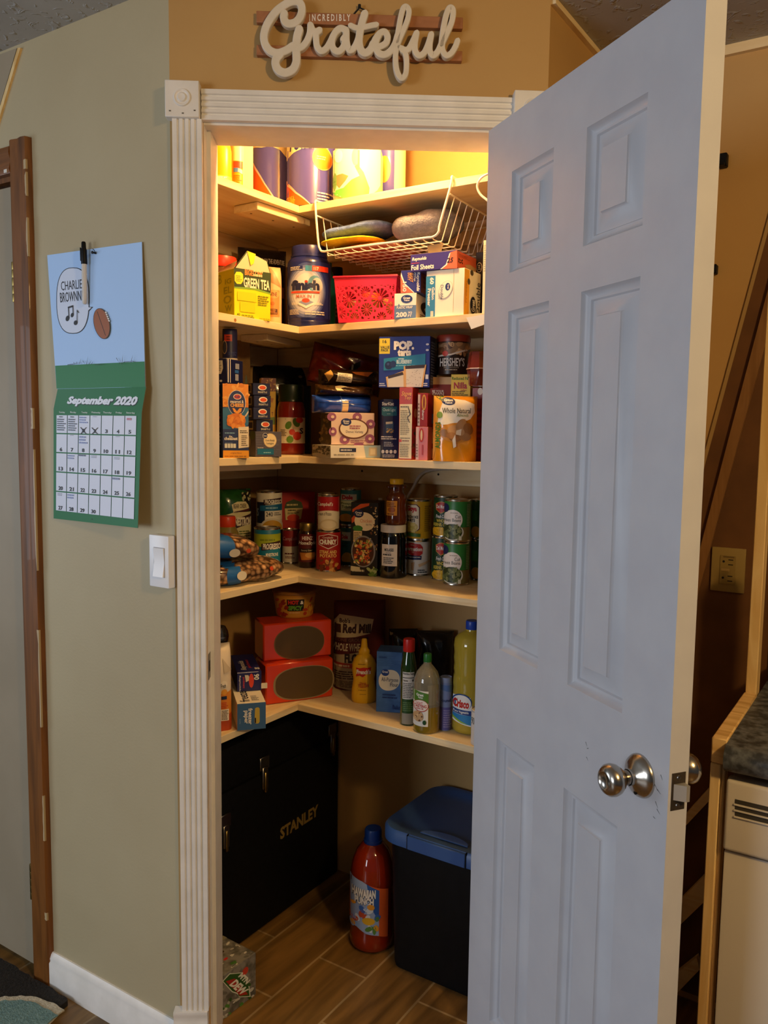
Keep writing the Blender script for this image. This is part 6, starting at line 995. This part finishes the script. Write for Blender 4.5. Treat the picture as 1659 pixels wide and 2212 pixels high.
cans('yellow artichoke can on top of the white milk can', (795, 352, 1065, 782), cn_['top'], '#d0a41c', [('p', [(800, 400), (900, 400), (935, 430), (938, 660), (900, 690), (800, 700)], '#5a2418'), ('p', [(800, 408), (895, 408), (925, 435), (928, 655), (895, 685), (800, 695)], '#efe6cc'), ('t', 'Goya', 790, 418, 902, 490, '#c8201c', .06), ('t', 'ARTICHOKE', 755, 520, 918, 550, BK, .04), ('t', 'HEARTS', 770, 555, 885, 585, BK, .04), ('e', 855, 640, 60, 45, '#c8b85a'), ('b', 810, 600, 900, 690, 16, 22, ['#d8c878', '#b8a848']), ('p', [(800, 700), (945, 710), (945, 745), (800, 740)], '#3a6a24'), ('l', 985, 410, 1050, 690, 14, '#8a6a14')], b=.19, z='H', name='artichoke_can', group='cans at the right of the fourth shelf')
CORN = lambda y: [('p', [(1105, y + 85), (1140, y + 65), (1170, y + 60), (1200, y + 68), (1240, y + 85), (1240, y + 150), (1160, y + 190), (1110, y + 150)], '#d8a030'), ('p', [(1110, y + 88), (1142, y + 70), (1172, y + 66), (1200, y + 74), (1236, y + 90), (1236, y + 148), (1160, y + 182), (1115, y + 148)], '#b8281c'), ('t', 'Del Monte', 1115, y + 95, 1225, y + 135, WH, .02), ('t', 'Fresh Cut', 1112, y + 200, 1215, y + 238, WH, .02, .2), ('t', 'WHOLE', 1118, y + 248, 1225, y + 285, '#d8c048', .04), ('t', 'KERNEL CORN', 1090, y + 290, 1260, y + 325, '#d8c048', .04), ('e', 1150, y + 380, 78, 48, '#e8b01c'), ('b', 1090, y + 340, 1210, y + 420, 40, 12, ['#f0c030', '#d8a018'])]
gl = 'green vegetable cans on the fourth shelf'
k1 = cans('lower sweetcorn can beside the milk can', (1058, 752, 1318, 1182), 4, '#123a1c', CORN(750), b=.185, z='H', name='corn_can', group=gl)
cans('upper sweetcorn can beside the artichoke can', (1082, 310, 1345, 745), k1['top'], '#123a1c', CORN(310), b=.185, z='H', name='corn_can', group=gl)
def GB(y, dx=0): return [('e', 1290 + dx, y + 210, 108, 108, '#efe4d8'), ('e', 1210 + dx, y + 85, 40, 48, '#1c2450'), ('t', 'Cut', 1318 + dx, y + 155, 1378 + dx, y + 195, '#5a5a5a', .0), ('t', 'Green Beans', 1170 + dx, y + 195, 1378 + dx, y + 232, '#4a5048', .0), ('l', 1265 + dx, y + 130, 1370 + dx, y + 145, 1, '#a89888'), ('r', 1190 + dx, y + 290, 1476 + dx, y + 430, '#7a6a34'), ('e', 1295 + dx, y + 345, 116, 92, '#d8d4c0'), ('e', 1290 + dx, y + 340, 106, 84, '#2e3a18'), ('b', 1200 + dx, y + 275, 1375 + dx, y + 405, 46, 26, ['#5a6436', '#767c48', '#4a5428', '#8a8c5a']), ('l', 1440 + dx, y + 40, 1475 + dx, y + 280, 14, '#8aa880'), ('r', 1360 + dx, y + 385, 1390 + dx, y + 430, '#d8d0b0')]
k2 = cans('lower green bean can at the front right of the fourth shelf', (1186, 815, 1476, 1265), 4, '#2e7a34', GB(815, -8), b=.135, z='H', name='green_bean_can', group=gl)
cans('upper green bean can at the front right of the fourth shelf', (1196, 352, 1490, 810), k2['top'], '#2e7a34', GB(358), b=.135, z='H', name='green_bean_can', group=gl)
k3 = cans('lower green can at the door edge, right of the green beans', (1480, 790, 1760, 1210), 4, '#1f5a2c', [('e', 1545, 1130, 50, 60, '#b8963a'), ('r', 1500, 900, 1560, 1010, '#2e7a34')], b=.235, z='H', name='green_bean_can', group=gl)
cans('upper green can at the door edge, right of the green beans', (1485, 355, 1765, 782), k3['top'], '#1f5a2c', [('e', 1545, 700, 50, 60, '#b8963a'), ('r', 1500, 470, 1560, 580, '#2e7a34')], b=.235, z='H', name='green_bean_can', group=gl)

# ================================================================== LOWEST SHELF
pouch('cheese_bag', 'white and orange paper bag at the left end of the lowest shelf', 'bag', 'I', (60, 760, 325, 1775), 5, mat('white_orange_bag', '#e9dcc8', .4), [('p', [(60, 1330), (325, 1290), (325, 1775), (60, 1775)], '#e0892a'), ('p', [(60, 1600), (325, 1560), (325, 1775), (60, 1775)], '#b8481c'), ('e', 190, 1210, 42, 45, '#f4ead8'), ('t', 'Fresh', 150, 1200, 210, 1250, '#2a2a2a', .02), ('e', 190, 1300, 36, 34, '#e8a030'), ('r', 155, 1350, 220, 1390, '#1c2a4a'), ('l', 155, 1420, 235, 1500, 4, '#c83a1c'), ('r', 150, 1510, 245, 1650, '#f0e6d4'), ('l', 160, 1520, 240, 1640, 7, '#5a4a38'), ('p', [(180, 900), (250, 1000), (310, 1060), (190, 1080)], '#cfc0a8')], side='L', b=.020, delta=20, d=.08, wr=.006, flat=1, seed=8)
vessel('clip_top_jar', 'jar with bright clamp ring behind the white and orange bag', 'jar', 'I', (20, 520, 245, 1500), 5, [('body', [(0, 0), (.95, 0), (1, .03), (1, .74), (.9, .8), (0, .8)], mat('dark_jar', '#1c140c', .15)), ('lid', [(.9, .79), (1, .8), (1.04, .84), (1.04, .88), (.95, .93), (.7, .98), (0, 1)], mat('jar_lid_glass', '#2a2620', .12, coat=.6)), ('clamp_ring', [(1.02, .845), (1.07, .85), (1.07, .87), (1.02, .875)], M_STEEL)], side='L', b=.16)
fz = None
def long_box(name, label, z, end, on, length, body, els, tels, tq, yaw, over, group=None, extra=None):
    sc = Zm[z][2]; xl, yt = px(z, end[0], end[1]); xr, yb = px(z, end[2], end[3]); z0 = base_z(on); xc = (xl + xr) / 2
    p = onX(xc, yb, SX + over); m = mpp(p); n = facing(p, yaw); w = (xr - xl) * m / math.cos(math.radians(yaw)); h = (yb - yt) * m * 1.0; c_ = Vector((p.x, p.y, z0 + SEAT)) - n * (length / 2)
    mb = MB(); mb.box(-w / 2, w / 2, -length / 2, length / 2, 0, h, body, .0008)
    if els: draw(mb, els, end, lambda u, v, o: Vector((-w / 2 + u * w, -length / 2 - o, v * h)))
    if tels: draw(mb, tels, tq, lambda u, v, o: Vector((-w / 2 + u * w, -length / 2 + v * length, h + o)))
    if extra: extra(mb, w, length, h)
    o = tag(mb.build(name, None, c_, math.atan2(n.x, -n.y)), label, 'box', group); return dict(o=o, top=c_.z + h, c=c_, w=w, h=h, n=n)
fz = long_box('freezer_paper_box', 'blue-ended freezer paper box poking out over the lowest shelf edge', 'I', (345, 1545, 690, 1880), 5, .21, '#efe8d6', [('r', 345, 1545, 690, 1880, '#3f6a9c'), ('w', 'freezer', 478, 1610, 530, 1815, WH, .03), ('w', 'paper', 416, 1635, 468, 1800, WH, .03), ('p', [(560, 1615), (580, 1605), (600, 1605), (616, 1620), (616, 1790), (600, 1810), (575, 1812), (552, 1795)], '#cbb24a'), ('r', 556, 1735, 572, 1800, '#1a2030'), ('l', 372, 1730, 384, 1800, 4, '#9ab4d0')], [('v', 'freezer', 380, 1270, 500, 1510, '#1c2438', .02), ('l', 525, 1400, 620, 1500, 5, '#6a6a70')], (340, 1050, 680, 1540), 7, .030)
pp = long_box('parchment_box', 'navy parchment paper box lying on the freezer paper box', 'I', (345, 1150, 638, 1390), fz['top'] + .0006, .18, '#1c2464', [('w', 'parchment', 405, 1210, 440, 1350, '#c83a4a', .02), ('w', 'Reynolds', 366, 1190, 388, 1385, WH, .02), ('p', [(435, 1185), (480, 1190), (500, 1250), (450, 1275)], '#d8d0c4'), ('e', 515, 1260, 30, 88, '#d8432c'), ('w', '90', 545, 1180, 610, 1255, WH, .03), ('r', 345, 1150, 600, 1158, '#c9c4d0')], [('v', 'Reynolds', 400, 870, 490, 1095, WH, .02, .2), ('v', 'parchment', 490, 850, 545, 1060, '#c83a4a', .02), ('t', '90', 570, 1060, 630, 1105, WH, .02)], (340, 700, 640, 1150), 7, -.040)
b = MB(); q = Matrix.Rotation(pp['o'].rotation_euler.z, 3, 'Z')
fb_ = MB(); fb_.box(pp['w'] / 2 - .001, pp['w'] / 2 + .016, -.0901, -.0845, .004, .018, '#e6dcc8', .0004); o = fb_.build('loose_flap', pp['o'])
M_OR = mat('orange_carton', '#d23a0c', .25, coat=.3); M_WIN = mat('window_brown', '#54401f', .45)
def obox(label, rect, on, win, delta, b, **k): return carton('pasta_dinner_box', label, 'box', 'I', rect, on, M_OR, win, side='L', b=b, delta=delta, d=.10, group='orange boxes with oval windows', bev=.004, **k)
w1 = [('p', sup(1145, 1210, 372, 212, 2.6), '#8f7f5a'), ('p', sup(1150, 1208, 352, 202, 2.6), M_WIN)]
w2 = [('p', sup(1088, 725, 306, 212, 2.3), '#7a5c34'), ('p', sup(1092, 725, 296, 203, 2.3), M_WIN)]
ob = obox('lower orange box with brown oval window on the lowest shelf', (685, 935, 1505, 1440), 5, w1, 20, .012)
oc = obox('upper orange box with brown oval window under the noodle bowl', (656, 462, 1485, 930), ob['top'], w2, 17, .035)
nb = vessel('noodle_bowl', 'yellow and red instant noodle bowl on top of the orange boxes', 'bowl', 'I', (755, 100, 1305, 450), oc['top'], [('body', [(0, .02), (.70, .02), (.72, 0), (.76, 0), (.78, .03), (.94, .84), (0, .84)], mat('noodle_cup', '#b87a24', .45)), ('lid', [(.95, .84), (1, .86), (1, .93), (.96, .96), (.9, .95), (0, .95)], mat('noodle_lid', '#8a5a24', .5))],
      [('label', (755, 180, 1305, 430), [('r', 930, 205, 1155, 355, '#1c1410'), ('t', 'HOT', 945, 215, 1085, 270, '#c8281c', .06), ('t', '&', 1105, 222, 1148, 268, WH, .04), ('t', 'SPICY', 945, 285, 1140, 345, '#5f9a2c', .06), ('l', 950, 365, 1145, 385, 1, '#d8b080'), ('b', 800, 220, 920, 420, 12, 40, ['#a83a1c', '#8a2a14']), ('b', 1170, 220, 1290, 420, 12, 40, ['#a83a1c', '#c8922c'])], mat('noodle_label', '#c08a30', .45), lambda v: .80 + .13 * v)], side='L', b=.06)
flo = pouch('flour_bag', 'dark red whole wheat flour bag leaning behind the mustard', 'bag', 'J', (95, 60, 640, 930), 5, mat('flour_bag_red', '#5a1a16', .55), [('p', [(150, 230), (200, 170), (330, 185), (510, 215), (470, 350), (330, 380), (100, 390)], '#c9b890'), ('t', "Bob's", 195, 205, 290, 248, '#3a1a14', .03), ('t', 'Red Mill', 215, 255, 480, 345, '#3a1a14', .05, .1), ('p', [(150, 260), (205, 260), (200, 340), (150, 340)], '#4a2a1a'), ('p', [(95, 400), (460, 380), (440, 420), (95, 440)], '#3a0f10'), ('t', 'STONE GROUND', 120, 392, 440, 425, '#7a4a3a', .02), ('t', 'WHOLE WHEAT', 95, 440, 425, 515, '#cfc0a0', .03, .15), ('p', [(95, 560), (400, 520), (400, 940), (95, 870)], '#b8a884'), ('t', 'FLOUR', 215, 540, 440, 635, '#2a1a14', .05), ('p', [(95, 620), (400, 650), (400, 700), (95, 665)], '#b03a24'), ('l', 110, 640, 300, 680, 1, '#e0c8a8'), ('l', 110, 710, 400, 800, 4, '#4a3a2c'), ('l', 110, 810, 400, 880, 6, '#6a5a48')], side='R', b=.205, delta=4, d=.09, wr=.006, flat=1, seed=11, tilt=0, quad=[(160, 60), (640, 60), (600, 930), (95, 900)])
vessel('mustard_bottle', 'yellow mustard squeeze bottle at the middle of the lowest shelf', 'bottle', 'J', (275, 455, 535, 1105), 5, [('body', [(0, 0), (.9, 0), (.98, .02), (1, .08), (.98, .2), (.9, .3), (.86, .36), (.92, .44), (.97, .52), (.96, .60), (.85, .67), (.6, .735), (.42, .76), (0, .76)], mat('mustard_yellow', '#eab81c', .3, coat=.3)), ('cap', [(.44, .755), (.45, .78), (.45, .815), (.36, .835), (.27, .87), (.22, .98), (.17, 1), (0, 1)], mat('mustard_cap', '#e8b414', .35))],
       [('label', (275, 690, 535, 1020), [('p', [(322, 735), (360, 740), (400, 730), (440, 735), (480, 730), (470, 760), (482, 795), (430, 800), (395, 830), (360, 815), (322, 828), (332, 780)], '#c8281c'), ('t', "French's", 330, 752, 475, 800, WH, .05), ('l', 345, 690, 440, 706, 1, '#a87a14'), ('t', 'Classic', 362, 880, 430, 902, '#b8481c', .02), ('t', 'YELLOW', 345, 900, 458, 938, '#b8481c', .03), ('l', 350, 955, 455, 975, 1, '#b88a1c'), ('l', 365, 1000, 430, 1015, 1, '#b88a1c')], None, lambda v: .995)], side='F', sy=.72)
carton('flour_box', 'blue all-purpose flour bag beside the mustard bottle', 'bag', 'J', (528, 560, 795, 1180), 5, noisy('blue_paper', '#4a78b4', '#3a66a0', (40, 40, 40), rough=.6, bstr=.2), [('l', 550, 600, 790, 720, 5, '#3f6aa4'), ('l', 550, 1080, 700, 1170, 5, '#3f6aa4'), ('p', sup(663, 855, 110, 105, 2.2), '#efe4c8'), ('e', 620, 775, 40, 34, '#1f3f84'), ('t', 'Great', 590, 755, 650, 778, WH, .02), ('t', 'All-Purpose', 578, 828, 752, 882, '#2a3054', .0), ('t', 'Flour', 668, 885, 752, 925, '#2a3054', .0), ('l', 585, 990, 740, 1045, 2, '#1c3a74'), ('t', 'Bake', 688, 1115, 768, 1160, '#1c3a80', .0), ('l', 560, 605, 640, 635, 1, '#2a4f8c')], side='F', delta=-8, d=.07, topcol='#3a5f94', quad=[(540, 560), (805, 575), (780, 1205), (522, 1150)])
dgl = mat('dark_green_glass', '#1c3a14', .08, coat=.6)
vessel('dark_oil_bottle', 'dark green glass bottle with red cap and white nutrition label', 'bottle', 'J', (772, 445, 942, 1320), 5, [('body', [(0, 0), (.9, 0), (1, .015), (1, .66), (.92, .72), (.75, .80), (.62, .86), (0, .86)], dgl), ('cap', [(.70, .855), (.72, .86), (.72, .985), (.68, 1), (0, 1)], mat('red_cap', '#c01f1a', .35))], [('label', (795, 765, 918, 1305), [('r', 798, 768, 914, 1045, '#d2cec6'), ('t', 'Nutrition Facts', 802, 772, 910, 794, BK, .03), ('r', 800, 822, 912, 829, BK), ('t', 'Calories', 804, 845, 850, 862, BK, .03), ('t', '0', 892, 840, 908, 864, BK, .03), ('l', 804, 875, 908, 1035, 9, '#6a6a68'), ('r', 798, 1050, 914, 1185, '#23471c'), ('l', 804, 1070, 905, 1170, 5, '#5a7a4a'), ('r', 798, 1190, 914, 1302, '#8a887c')], '#3a5a2c', 1.0)], side='F')
olv = mat('pale_oil', '#b89a2c', .06, trans=.55, coat=.5); cgl = mat('clear_glass', '#cfcab0', .05, trans=.75, coat=.5)
vessel('light_oil_bottle', 'clear oil bottle with green cap and cookie label at the shelf front', 'bottle', 'J', (905, 612, 1186, 1408), 5, [('body', [(0, 0), (.88, 0), (.97, .015), (1, .05), (1, .34, cgl), (1, .62), (.96, .68), (.78, .77), (.45, .84), (.30, .87), (.28, .92), (0, .92)], olv), ('cap', [(.30, .895), (.31, .90), (.31, .985), (.28, 1), (0, 1)], mat('green_cap', '#1f6a2c', .35))], [('label', (905, 965, 1062, 1330), [('p', [(905, 960), (1062, 990), (1062, 1090), (905, 1075)], '#4f7f2c'), ('t', 'Great', 938, 992, 1012, 1020, WH, .03), ('t', 'Value', 955, 1022, 1005, 1042, WH, .02), ('e', 985, 1118, 78, 62, '#b8301f'), ('e', 985, 1115, 72, 56, '#efe6da'), ('t', 'LIGHT', 938, 1078, 1005, 1104, '#c83a2a', .02), ('t', 'TASTING', 918, 1105, 1045, 1135, '#b8301f', .03), ('t', 'OLIVE OIL', 938, 1138, 1015, 1155, '#b8301f', .02), ('e', 962, 1228, 50, 55, '#c8a070'), ('b', 925, 1185, 1000, 1275, 12, 12, ['#5a3418', '#e0c090']), ('e', 1025, 1285, 18, 24, '#1f4a24')], '#eae6dc', 1.0), ('back_label', (1055, 905, 1175, 1110), [], '#9a9488', .97)], side='F')
vessel('blue_drink_tin', 'pale blue round tin behind the oil bottles', 'tin', 'J', (1176, 830, 1300, 1370), 5, [('body', [(0, 0), (.97, 0), (1, .01), (1, .97), (.97, 1), (.92, .985), (0, .985)], mat('pale_blue_tin', '#8f9cc0', .4))], [('label', (1176, 880, 1300, 1365), [('p', [(1186, 900), (1310, 905), (1310, 980), (1230, 960), (1186, 950)], '#5a7ab4'), ('t', 'ound', 1200, 1040, 1290, 1075, '#2a3a6a', .02), ('r', 1186, 1130, 1440, 1362, '#5f5a9a'), ('l', 1220, 1150, 1300, 1340, 8, '#8f8ab8')], '#7f90bc', 1.003)], side='F')
cr_ = mat('yellow_oil', '#d2ba42', .06, trans=.35, coat=.5)
vessel('vegetable_oil_bottle', 'large yellow vegetable oil bottle with blue cap at the door edge', 'bottle', 'J', (1300, 280, 1680, 1422), 5, [('body', [(0, 0), (.86, 0), (.97, .015), (1, .04), (.99, .36), (.97, .40), (1, .44), (.97, .50), (.93, .53), (.97, .57), (.94, .62), (.98, .67), (.95, .72), (.99, .78), (.93, .84), (.7, .88), (.36, .91), (.34, .93), (0, .93)], cr_), ('cap', [(.33, .92), (.35, .925), (.35, .99), (.32, 1), (0, 1)], mat('blue_cap', '#1c44a8', .35))], [('label', (1300, 1000, 1560, 1330), [('p', [(1310, 1030), (1400, 1000), (1490, 1030), (1505, 1090), (1505, 1330), (1310, 1290)], '#eef0f2'), ('e', 1405, 1085, 100, 86, '#1c4a8c'), ('e', 1405, 1092, 92, 80, '#f2f0ec'), ('t', 'Crisco', 1312, 1055, 1478, 1145, '#c8281c', .05, .1), ('p', [(1312, 1160), (1505, 1165), (1505, 1215), (1312, 1205)], '#1c3f84'), ('t', 'Pure Vegetable', 1318, 1172, 1475, 1205, WH, .02, .1), ('p', [(1312, 1210), (1505, 1215), (1505, 1315), (1400, 1300), (1312, 1250)], '#2f84c0'), ('p', [(1312, 1240), (1400, 1280), (1480, 1310), (1390, 1295), (1312, 1265)], '#8ab83a')], None, 1.0)], side='F')
can('white_tin', 'white tin half hidden by the door edge at the front of the lowest shelf', 'can', 'J', (1494, 1185, 1760, 1520), 5, '#d6d4d0', [('t', '90', 1500, 1250, 1530, 1320, '#5a5a5a', .0)], side='R', b=.006, top='#c8c4be')
pouch('black_bag', 'left black plastic bag slumped at the back of the lowest shelf', 'bag', 'J', (660, 350, 960, 1120), 5, film('black_sack', '#0a0a0b', '#131314'), [('p', [(665, 380), (700, 385), (690, 410), (668, 420)], '#8a8268')], side='R', b=.25, delta=5, d=.07, wr=.012, seed=14, group='black bags at the back of the lowest shelf')
pouch('black_bag', 'right black plastic bag slumped at the back of the lowest shelf', 'bag', 'J', (930, 370, 1330, 1150), 5, film('black_sack', '#0a0a0b', '#131314'), [], side='R', b=.25, delta=5, d=.07, wr=.012, seed=15, group='black bags at the back of the lowest shelf')

# ================================================================== ON THE PANTRY FLOOR
XT = -1.535; ZTB = .592
tb = thing('tool_chest', 'large black tool chest standing against the left pantry wall', 'tool chest', ((XL + XT) / 2, 1.82, 0)); to = Matrix.Translation(tb.location).inverted()
def tbb(mb, name):
    o = mb.build(name, tb); o.matrix_parent_inverse = to
M_TB = noisy('black_tool_plastic', '#0a0a0b', '#101011', (60, 60, 60), rough=.6, bstr=.2, bdist=.0006, bscale=300, spec=.2); zs = .470
b = MB(); b.box(XL + .006, XT, 1.47, 2.118, .0005, zs - .002, M_TB, .010, 2)
draw(b, [('t', 'STANLEY', 0, 0, 1, 1, '#8a7238', .04)], (0, 0, 1, 1), lambda u, v, o: Vector((XT + o, 1.822 + u * .186, .236 + v * .038 + u * .004))); tbb(b, 'body')
b = MB(); b.box(XL + .006, XT, 1.47, 2.118, zs, ZTB, M_TB, .012, 2); tbb(b, 'lid')
for y0 in (1.748, 2.075, 1.588):
    b = MB(); zb2 = zs if y0 > 1.6 else .36; b.box(XT - .001, XT + .006, y0 - .020, y0 + .020, zb2 + .012, zb2 + .050, M_STEEL, .0015); b.box(XT - .001, XT + .009, y0 - .012, y0 + .012, zb2 - .045, zb2 + .020, M_STEEL, .002); b.box(XT, XT + .012, y0 - .005, y0 + .005, zb2 - .055, zb2 + .005, M_BRASS, .002); tbb(b, 'latch')
# soda carton
X = onZ(553, 2146, 0); md = thing('x', None, None); bpy.data.objects.remove(md)
pA, pB, pC = onZ(553, 2148, 0), onZ(480, 2205, 0), None
zsd = zat(pA, 553, 2057); dv = Vector((pB.x - pA.x, pB.y - pA.y, 0)).normalized(); nv = Vector((-dv.y, dv.x, 0)); 
if nv.dot(Vector((-pA.x, -pA.y, 0))) < 0: nv = -nv
Ld, Dd = .19, .12; cc = pA + dv * (Ld / 2) - nv * (Dd / 2); rz = math.atan2(nv.x, -nv.y); M_CAMO = noisy('grey_camo_print', '#8a8880', '#5a5850', (34, 34, 34), rough=.45, bstr=0, p=(.42, .58))
b = MB(); b.box(-Ld / 2, Ld / 2, -Dd / 2, Dd / 2, .0005, zsd, M_CAMO, .0012)
xl_ = 480 - (553 - 480) * (Ld - (pB - pA).length) / (pB - pA).length; q = [(xl_ if False else 0, 0)]
sf = lambda u, v, o: Vector((-Ld / 2 + u * Ld, -Dd / 2 - o, v * zsd))
u0 = 1 - (pB - pA).length / Ld; Q = [(40 - (360 - 40) * u0 / (1 - u0), 1290 - 0), 0]
def L2(x, y): return x, y
kx = (355 - 40) / (1 - u0); ql = [(355 - kx, 1110 + (1110 - 955) * u0 / (1 - u0)), (355, 955), (358, 1360), (355 - kx, 1565 + (1565 - 1360) * u0 / (1 - u0))]
draw(b, [('b', 45, 1230, 340, 1560, 50, 26, ['#4f8a3a', '#a8a898', '#2f5a24', '#c9c8bc', '#6a6860']), ('p', [(62, 1145), (130, 1085), (180, 1100), (245, 1110), (300, 1250), (312, 1370), (215, 1350), (195, 1310), (150, 1280)], '#dfe6d0'), ('p', [(72, 1148), (132, 1095), (240, 1118), (292, 1250), (303, 1360), (218, 1342), (200, 1300), (155, 1272)], '#2c5a22'), ('p', [(95, 1155), (175, 1150), (290, 1340), (222, 1335)], '#b02a20'), ('e', 265, 1105, 26, 36, '#c8402c')], ql, sf)
tmp = MB()
def txt_on(s, P0, du, dv_, col):
    vs, fs = text2d(s, .05, .2); b.add([sf(0, 0, 0) * 0 + Vector(P0) + Vector(du) * x + Vector(dv_) * y for x, y in vs], fs, col)
hm = homog(ql)
def sp3(x, y, o=.0016): u, v = hm(x, y); return sf(u, v, o)
o0 = sp3(205, 1160); txt_on('MTN', sp3(200, 1140), sp3(275, 1245) - sp3(200, 1140), sp3(235, 1100) - sp3(200, 1140), '#eef0e4'); txt_on('DEW', sp3(120, 1200), sp3(240, 1345) - sp3(120, 1200), sp3(180, 1150) - sp3(120, 1200), '#eef0e4')
draw(b, [('b', -.2, 0, 1, 1, 60, .05, ['#b8b4a8', '#6a6860', '#d8d4c8', '#8a887c']), ('b', .35, .3, .75, .9, 14, .06, ['#c8302a', '#3a2a20', '#c8c4b8', '#4a7a34'])], (0, 0, 1, 1), lambda u, v, o: Vector((-Ld / 2 + max(.01, min(.97, u)) * Ld, -Dd / 2 + max(.02, min(.97, v)) * Dd * .9, zsd + o)))
b.box(-Ld / 2 + .001, Ld / 2 - .001, Dd / 2 - .016, Dd / 2 - .001, zsd, zsd + .0009, '#8a8468')
tag(b.build('soda_carton', None, (cc.x, cc.y, 0), rz), 'grey patterned soda carton with red and green lettering on the pantry floor', 'carton')
# punch bottle
vessel('punch_bottle', 'large orange-red fruit punch bottle with blue cap on the floor beside the bin', 'bottle', 'X', (752, 1812, 854, 2063), 0, [('body', [(0, 0), (.85, 0), (.96, .015), (1, .05), (1, .12), (.97, .14), (.97, .52), (1, .54), (1, .62), (.92, .72), (.72, .82), (.48, .875), (.36, .89), (0, .89)], mat('fruit_punch', '#8a2406', .08, coat=.6)), ('cap', [(.40, .875), (.42, .88), (.42, .905), (.38, .91), (.38, .985), (.34, 1), (0, 1)], mat('cap_blue', '#123a8c', .35))],
       [('label', (752, 1903, 838, 2030), [('p', [(752, 1900), (838, 1925), (838, 2030), (752, 2000)], '#d8602a'), ('p', [(752, 1902), (780, 1906), (818, 1924), (818, 2022), (790, 2018), (755, 2002)], '#9fb4d8'), ('p', [(790, 1910), (818, 1924), (818, 1990), (800, 1960)], '#2a5aa8'), ('t', 'HAWAIIAN', 757, 1922, 810, 1942, '#14141c', .12), ('t', 'HAWAIIAN', 757, 1922, 810, 1941, WH, .06), ('t', 'PUNCH', 764, 1940, 806, 1957, '#14141c', .12), ('t', 'PUNCH', 764, 1940, 806, 1956, WH, .06), ('b', 757, 1958, 815, 2010, 26, 9, ['#d8e0ea', '#e8a030', '#3a6ab8', '#c8502a', '#5a8a3a', '#8fb0e0']), ('e', 795, 1990, 14, 8, '#e8b428')], None, 1.0)], side='F')
# bin
xb0, xb1, yb0, yb1 = -1.150, -.815, 1.80, 2.10; zb = .405
bn = thing('trash_bin', 'black bin with a blue lid on the pantry floor at the right', 'bin', ((xb0 + xb1) / 2, (yb0 + yb1) / 2, 0)); bx, by = (xb1 - xb0) / 2, (yb1 - yb0) / 2
def rrect(hx, hy, r, z, n=7):
    out = []
    for cx, cy, a0 in ((hx - r, hy - r, 0), (-hx + r, hy - r, 90), (-hx + r, -hy + r, 180), (hx - r, -hy + r, 270)): out += [(cx + r * math.cos(math.radians(a0 + 90 * k / n)), cy + r * math.sin(math.radians(a0 + 90 * k / n)), z) for k in range(n + 1)]
    return out
def loft(mb, loops, c, cap0=True, cap1=True):
    n = len(loops[0]); vs = [p for l in loops for p in l]; fs = [[i * n + k, i * n + (k + 1) % n, (i + 1) * n + (k + 1) % n, (i + 1) * n + k] for i in range(len(loops) - 1) for k in range(n)]
    if cap0: fs.append(list(range(n))[::-1])
    if cap1: fs.append([(len(loops) - 1) * n + k for k in range(n)])
    mb.add(vs, fs, c, True)
b = MB(); M_BIN = noisy('bin_black', '#0a0a0b', '#0e0e0f', (40, 40, 40), rough=.55, bstr=.05, spec=.25); loft(b, [rrect(bx * .90, by * .90, .03, .0005), rrect(bx * .92, by * .92, .035, .01), rrect(bx, by, .05, zb - .045)], M_BIN); b.build('body', bn)
b = MB(); M_LID = mat('bin_lid_blue', '#34558e', .38)
loft(b, [rrect(bx + .012, by + .012, .06, zb - .044), rrect(bx + .018, by + .018, .065, zb - .040), rrect(bx + .018, by + .018, .065, zb - .010), rrect(bx + .012, by + .012, .06, zb - .002), rrect(bx - .008, by - .008, .05, zb - .004), rrect(bx - .016, by - .016, .045, zb - .010), rrect(bx - .05, by - .05, .03, zb - .012)], M_LID); b.build('lid', bn)
b = MB(); b.box(-.085, .085, -by - .0225, -by - .0150, zb - .040, zb - .003, M_LID, .002); b.box(-.0865, -.0850, -by - .0215, -by - .012, zb - .041, zb - .001, M_DARK); b.box(.0850, .0865, -by - .0215, -by - .012, zb - .041, zb - .001, M_DARK); b.build('front_latch', bn)
b = MB(); pts = [(.07 * math.cos(t), -by + .022 + .030 * math.sin(t), zb - .009) for t in [math.pi * k / 12 for k in range(13)]]; b.prism([Vector(p) for p in pts], (0, 0, .0035), mat('lid_highlight_blue', '#4a6aa8', .3)); b.build('finger_grip', bn)
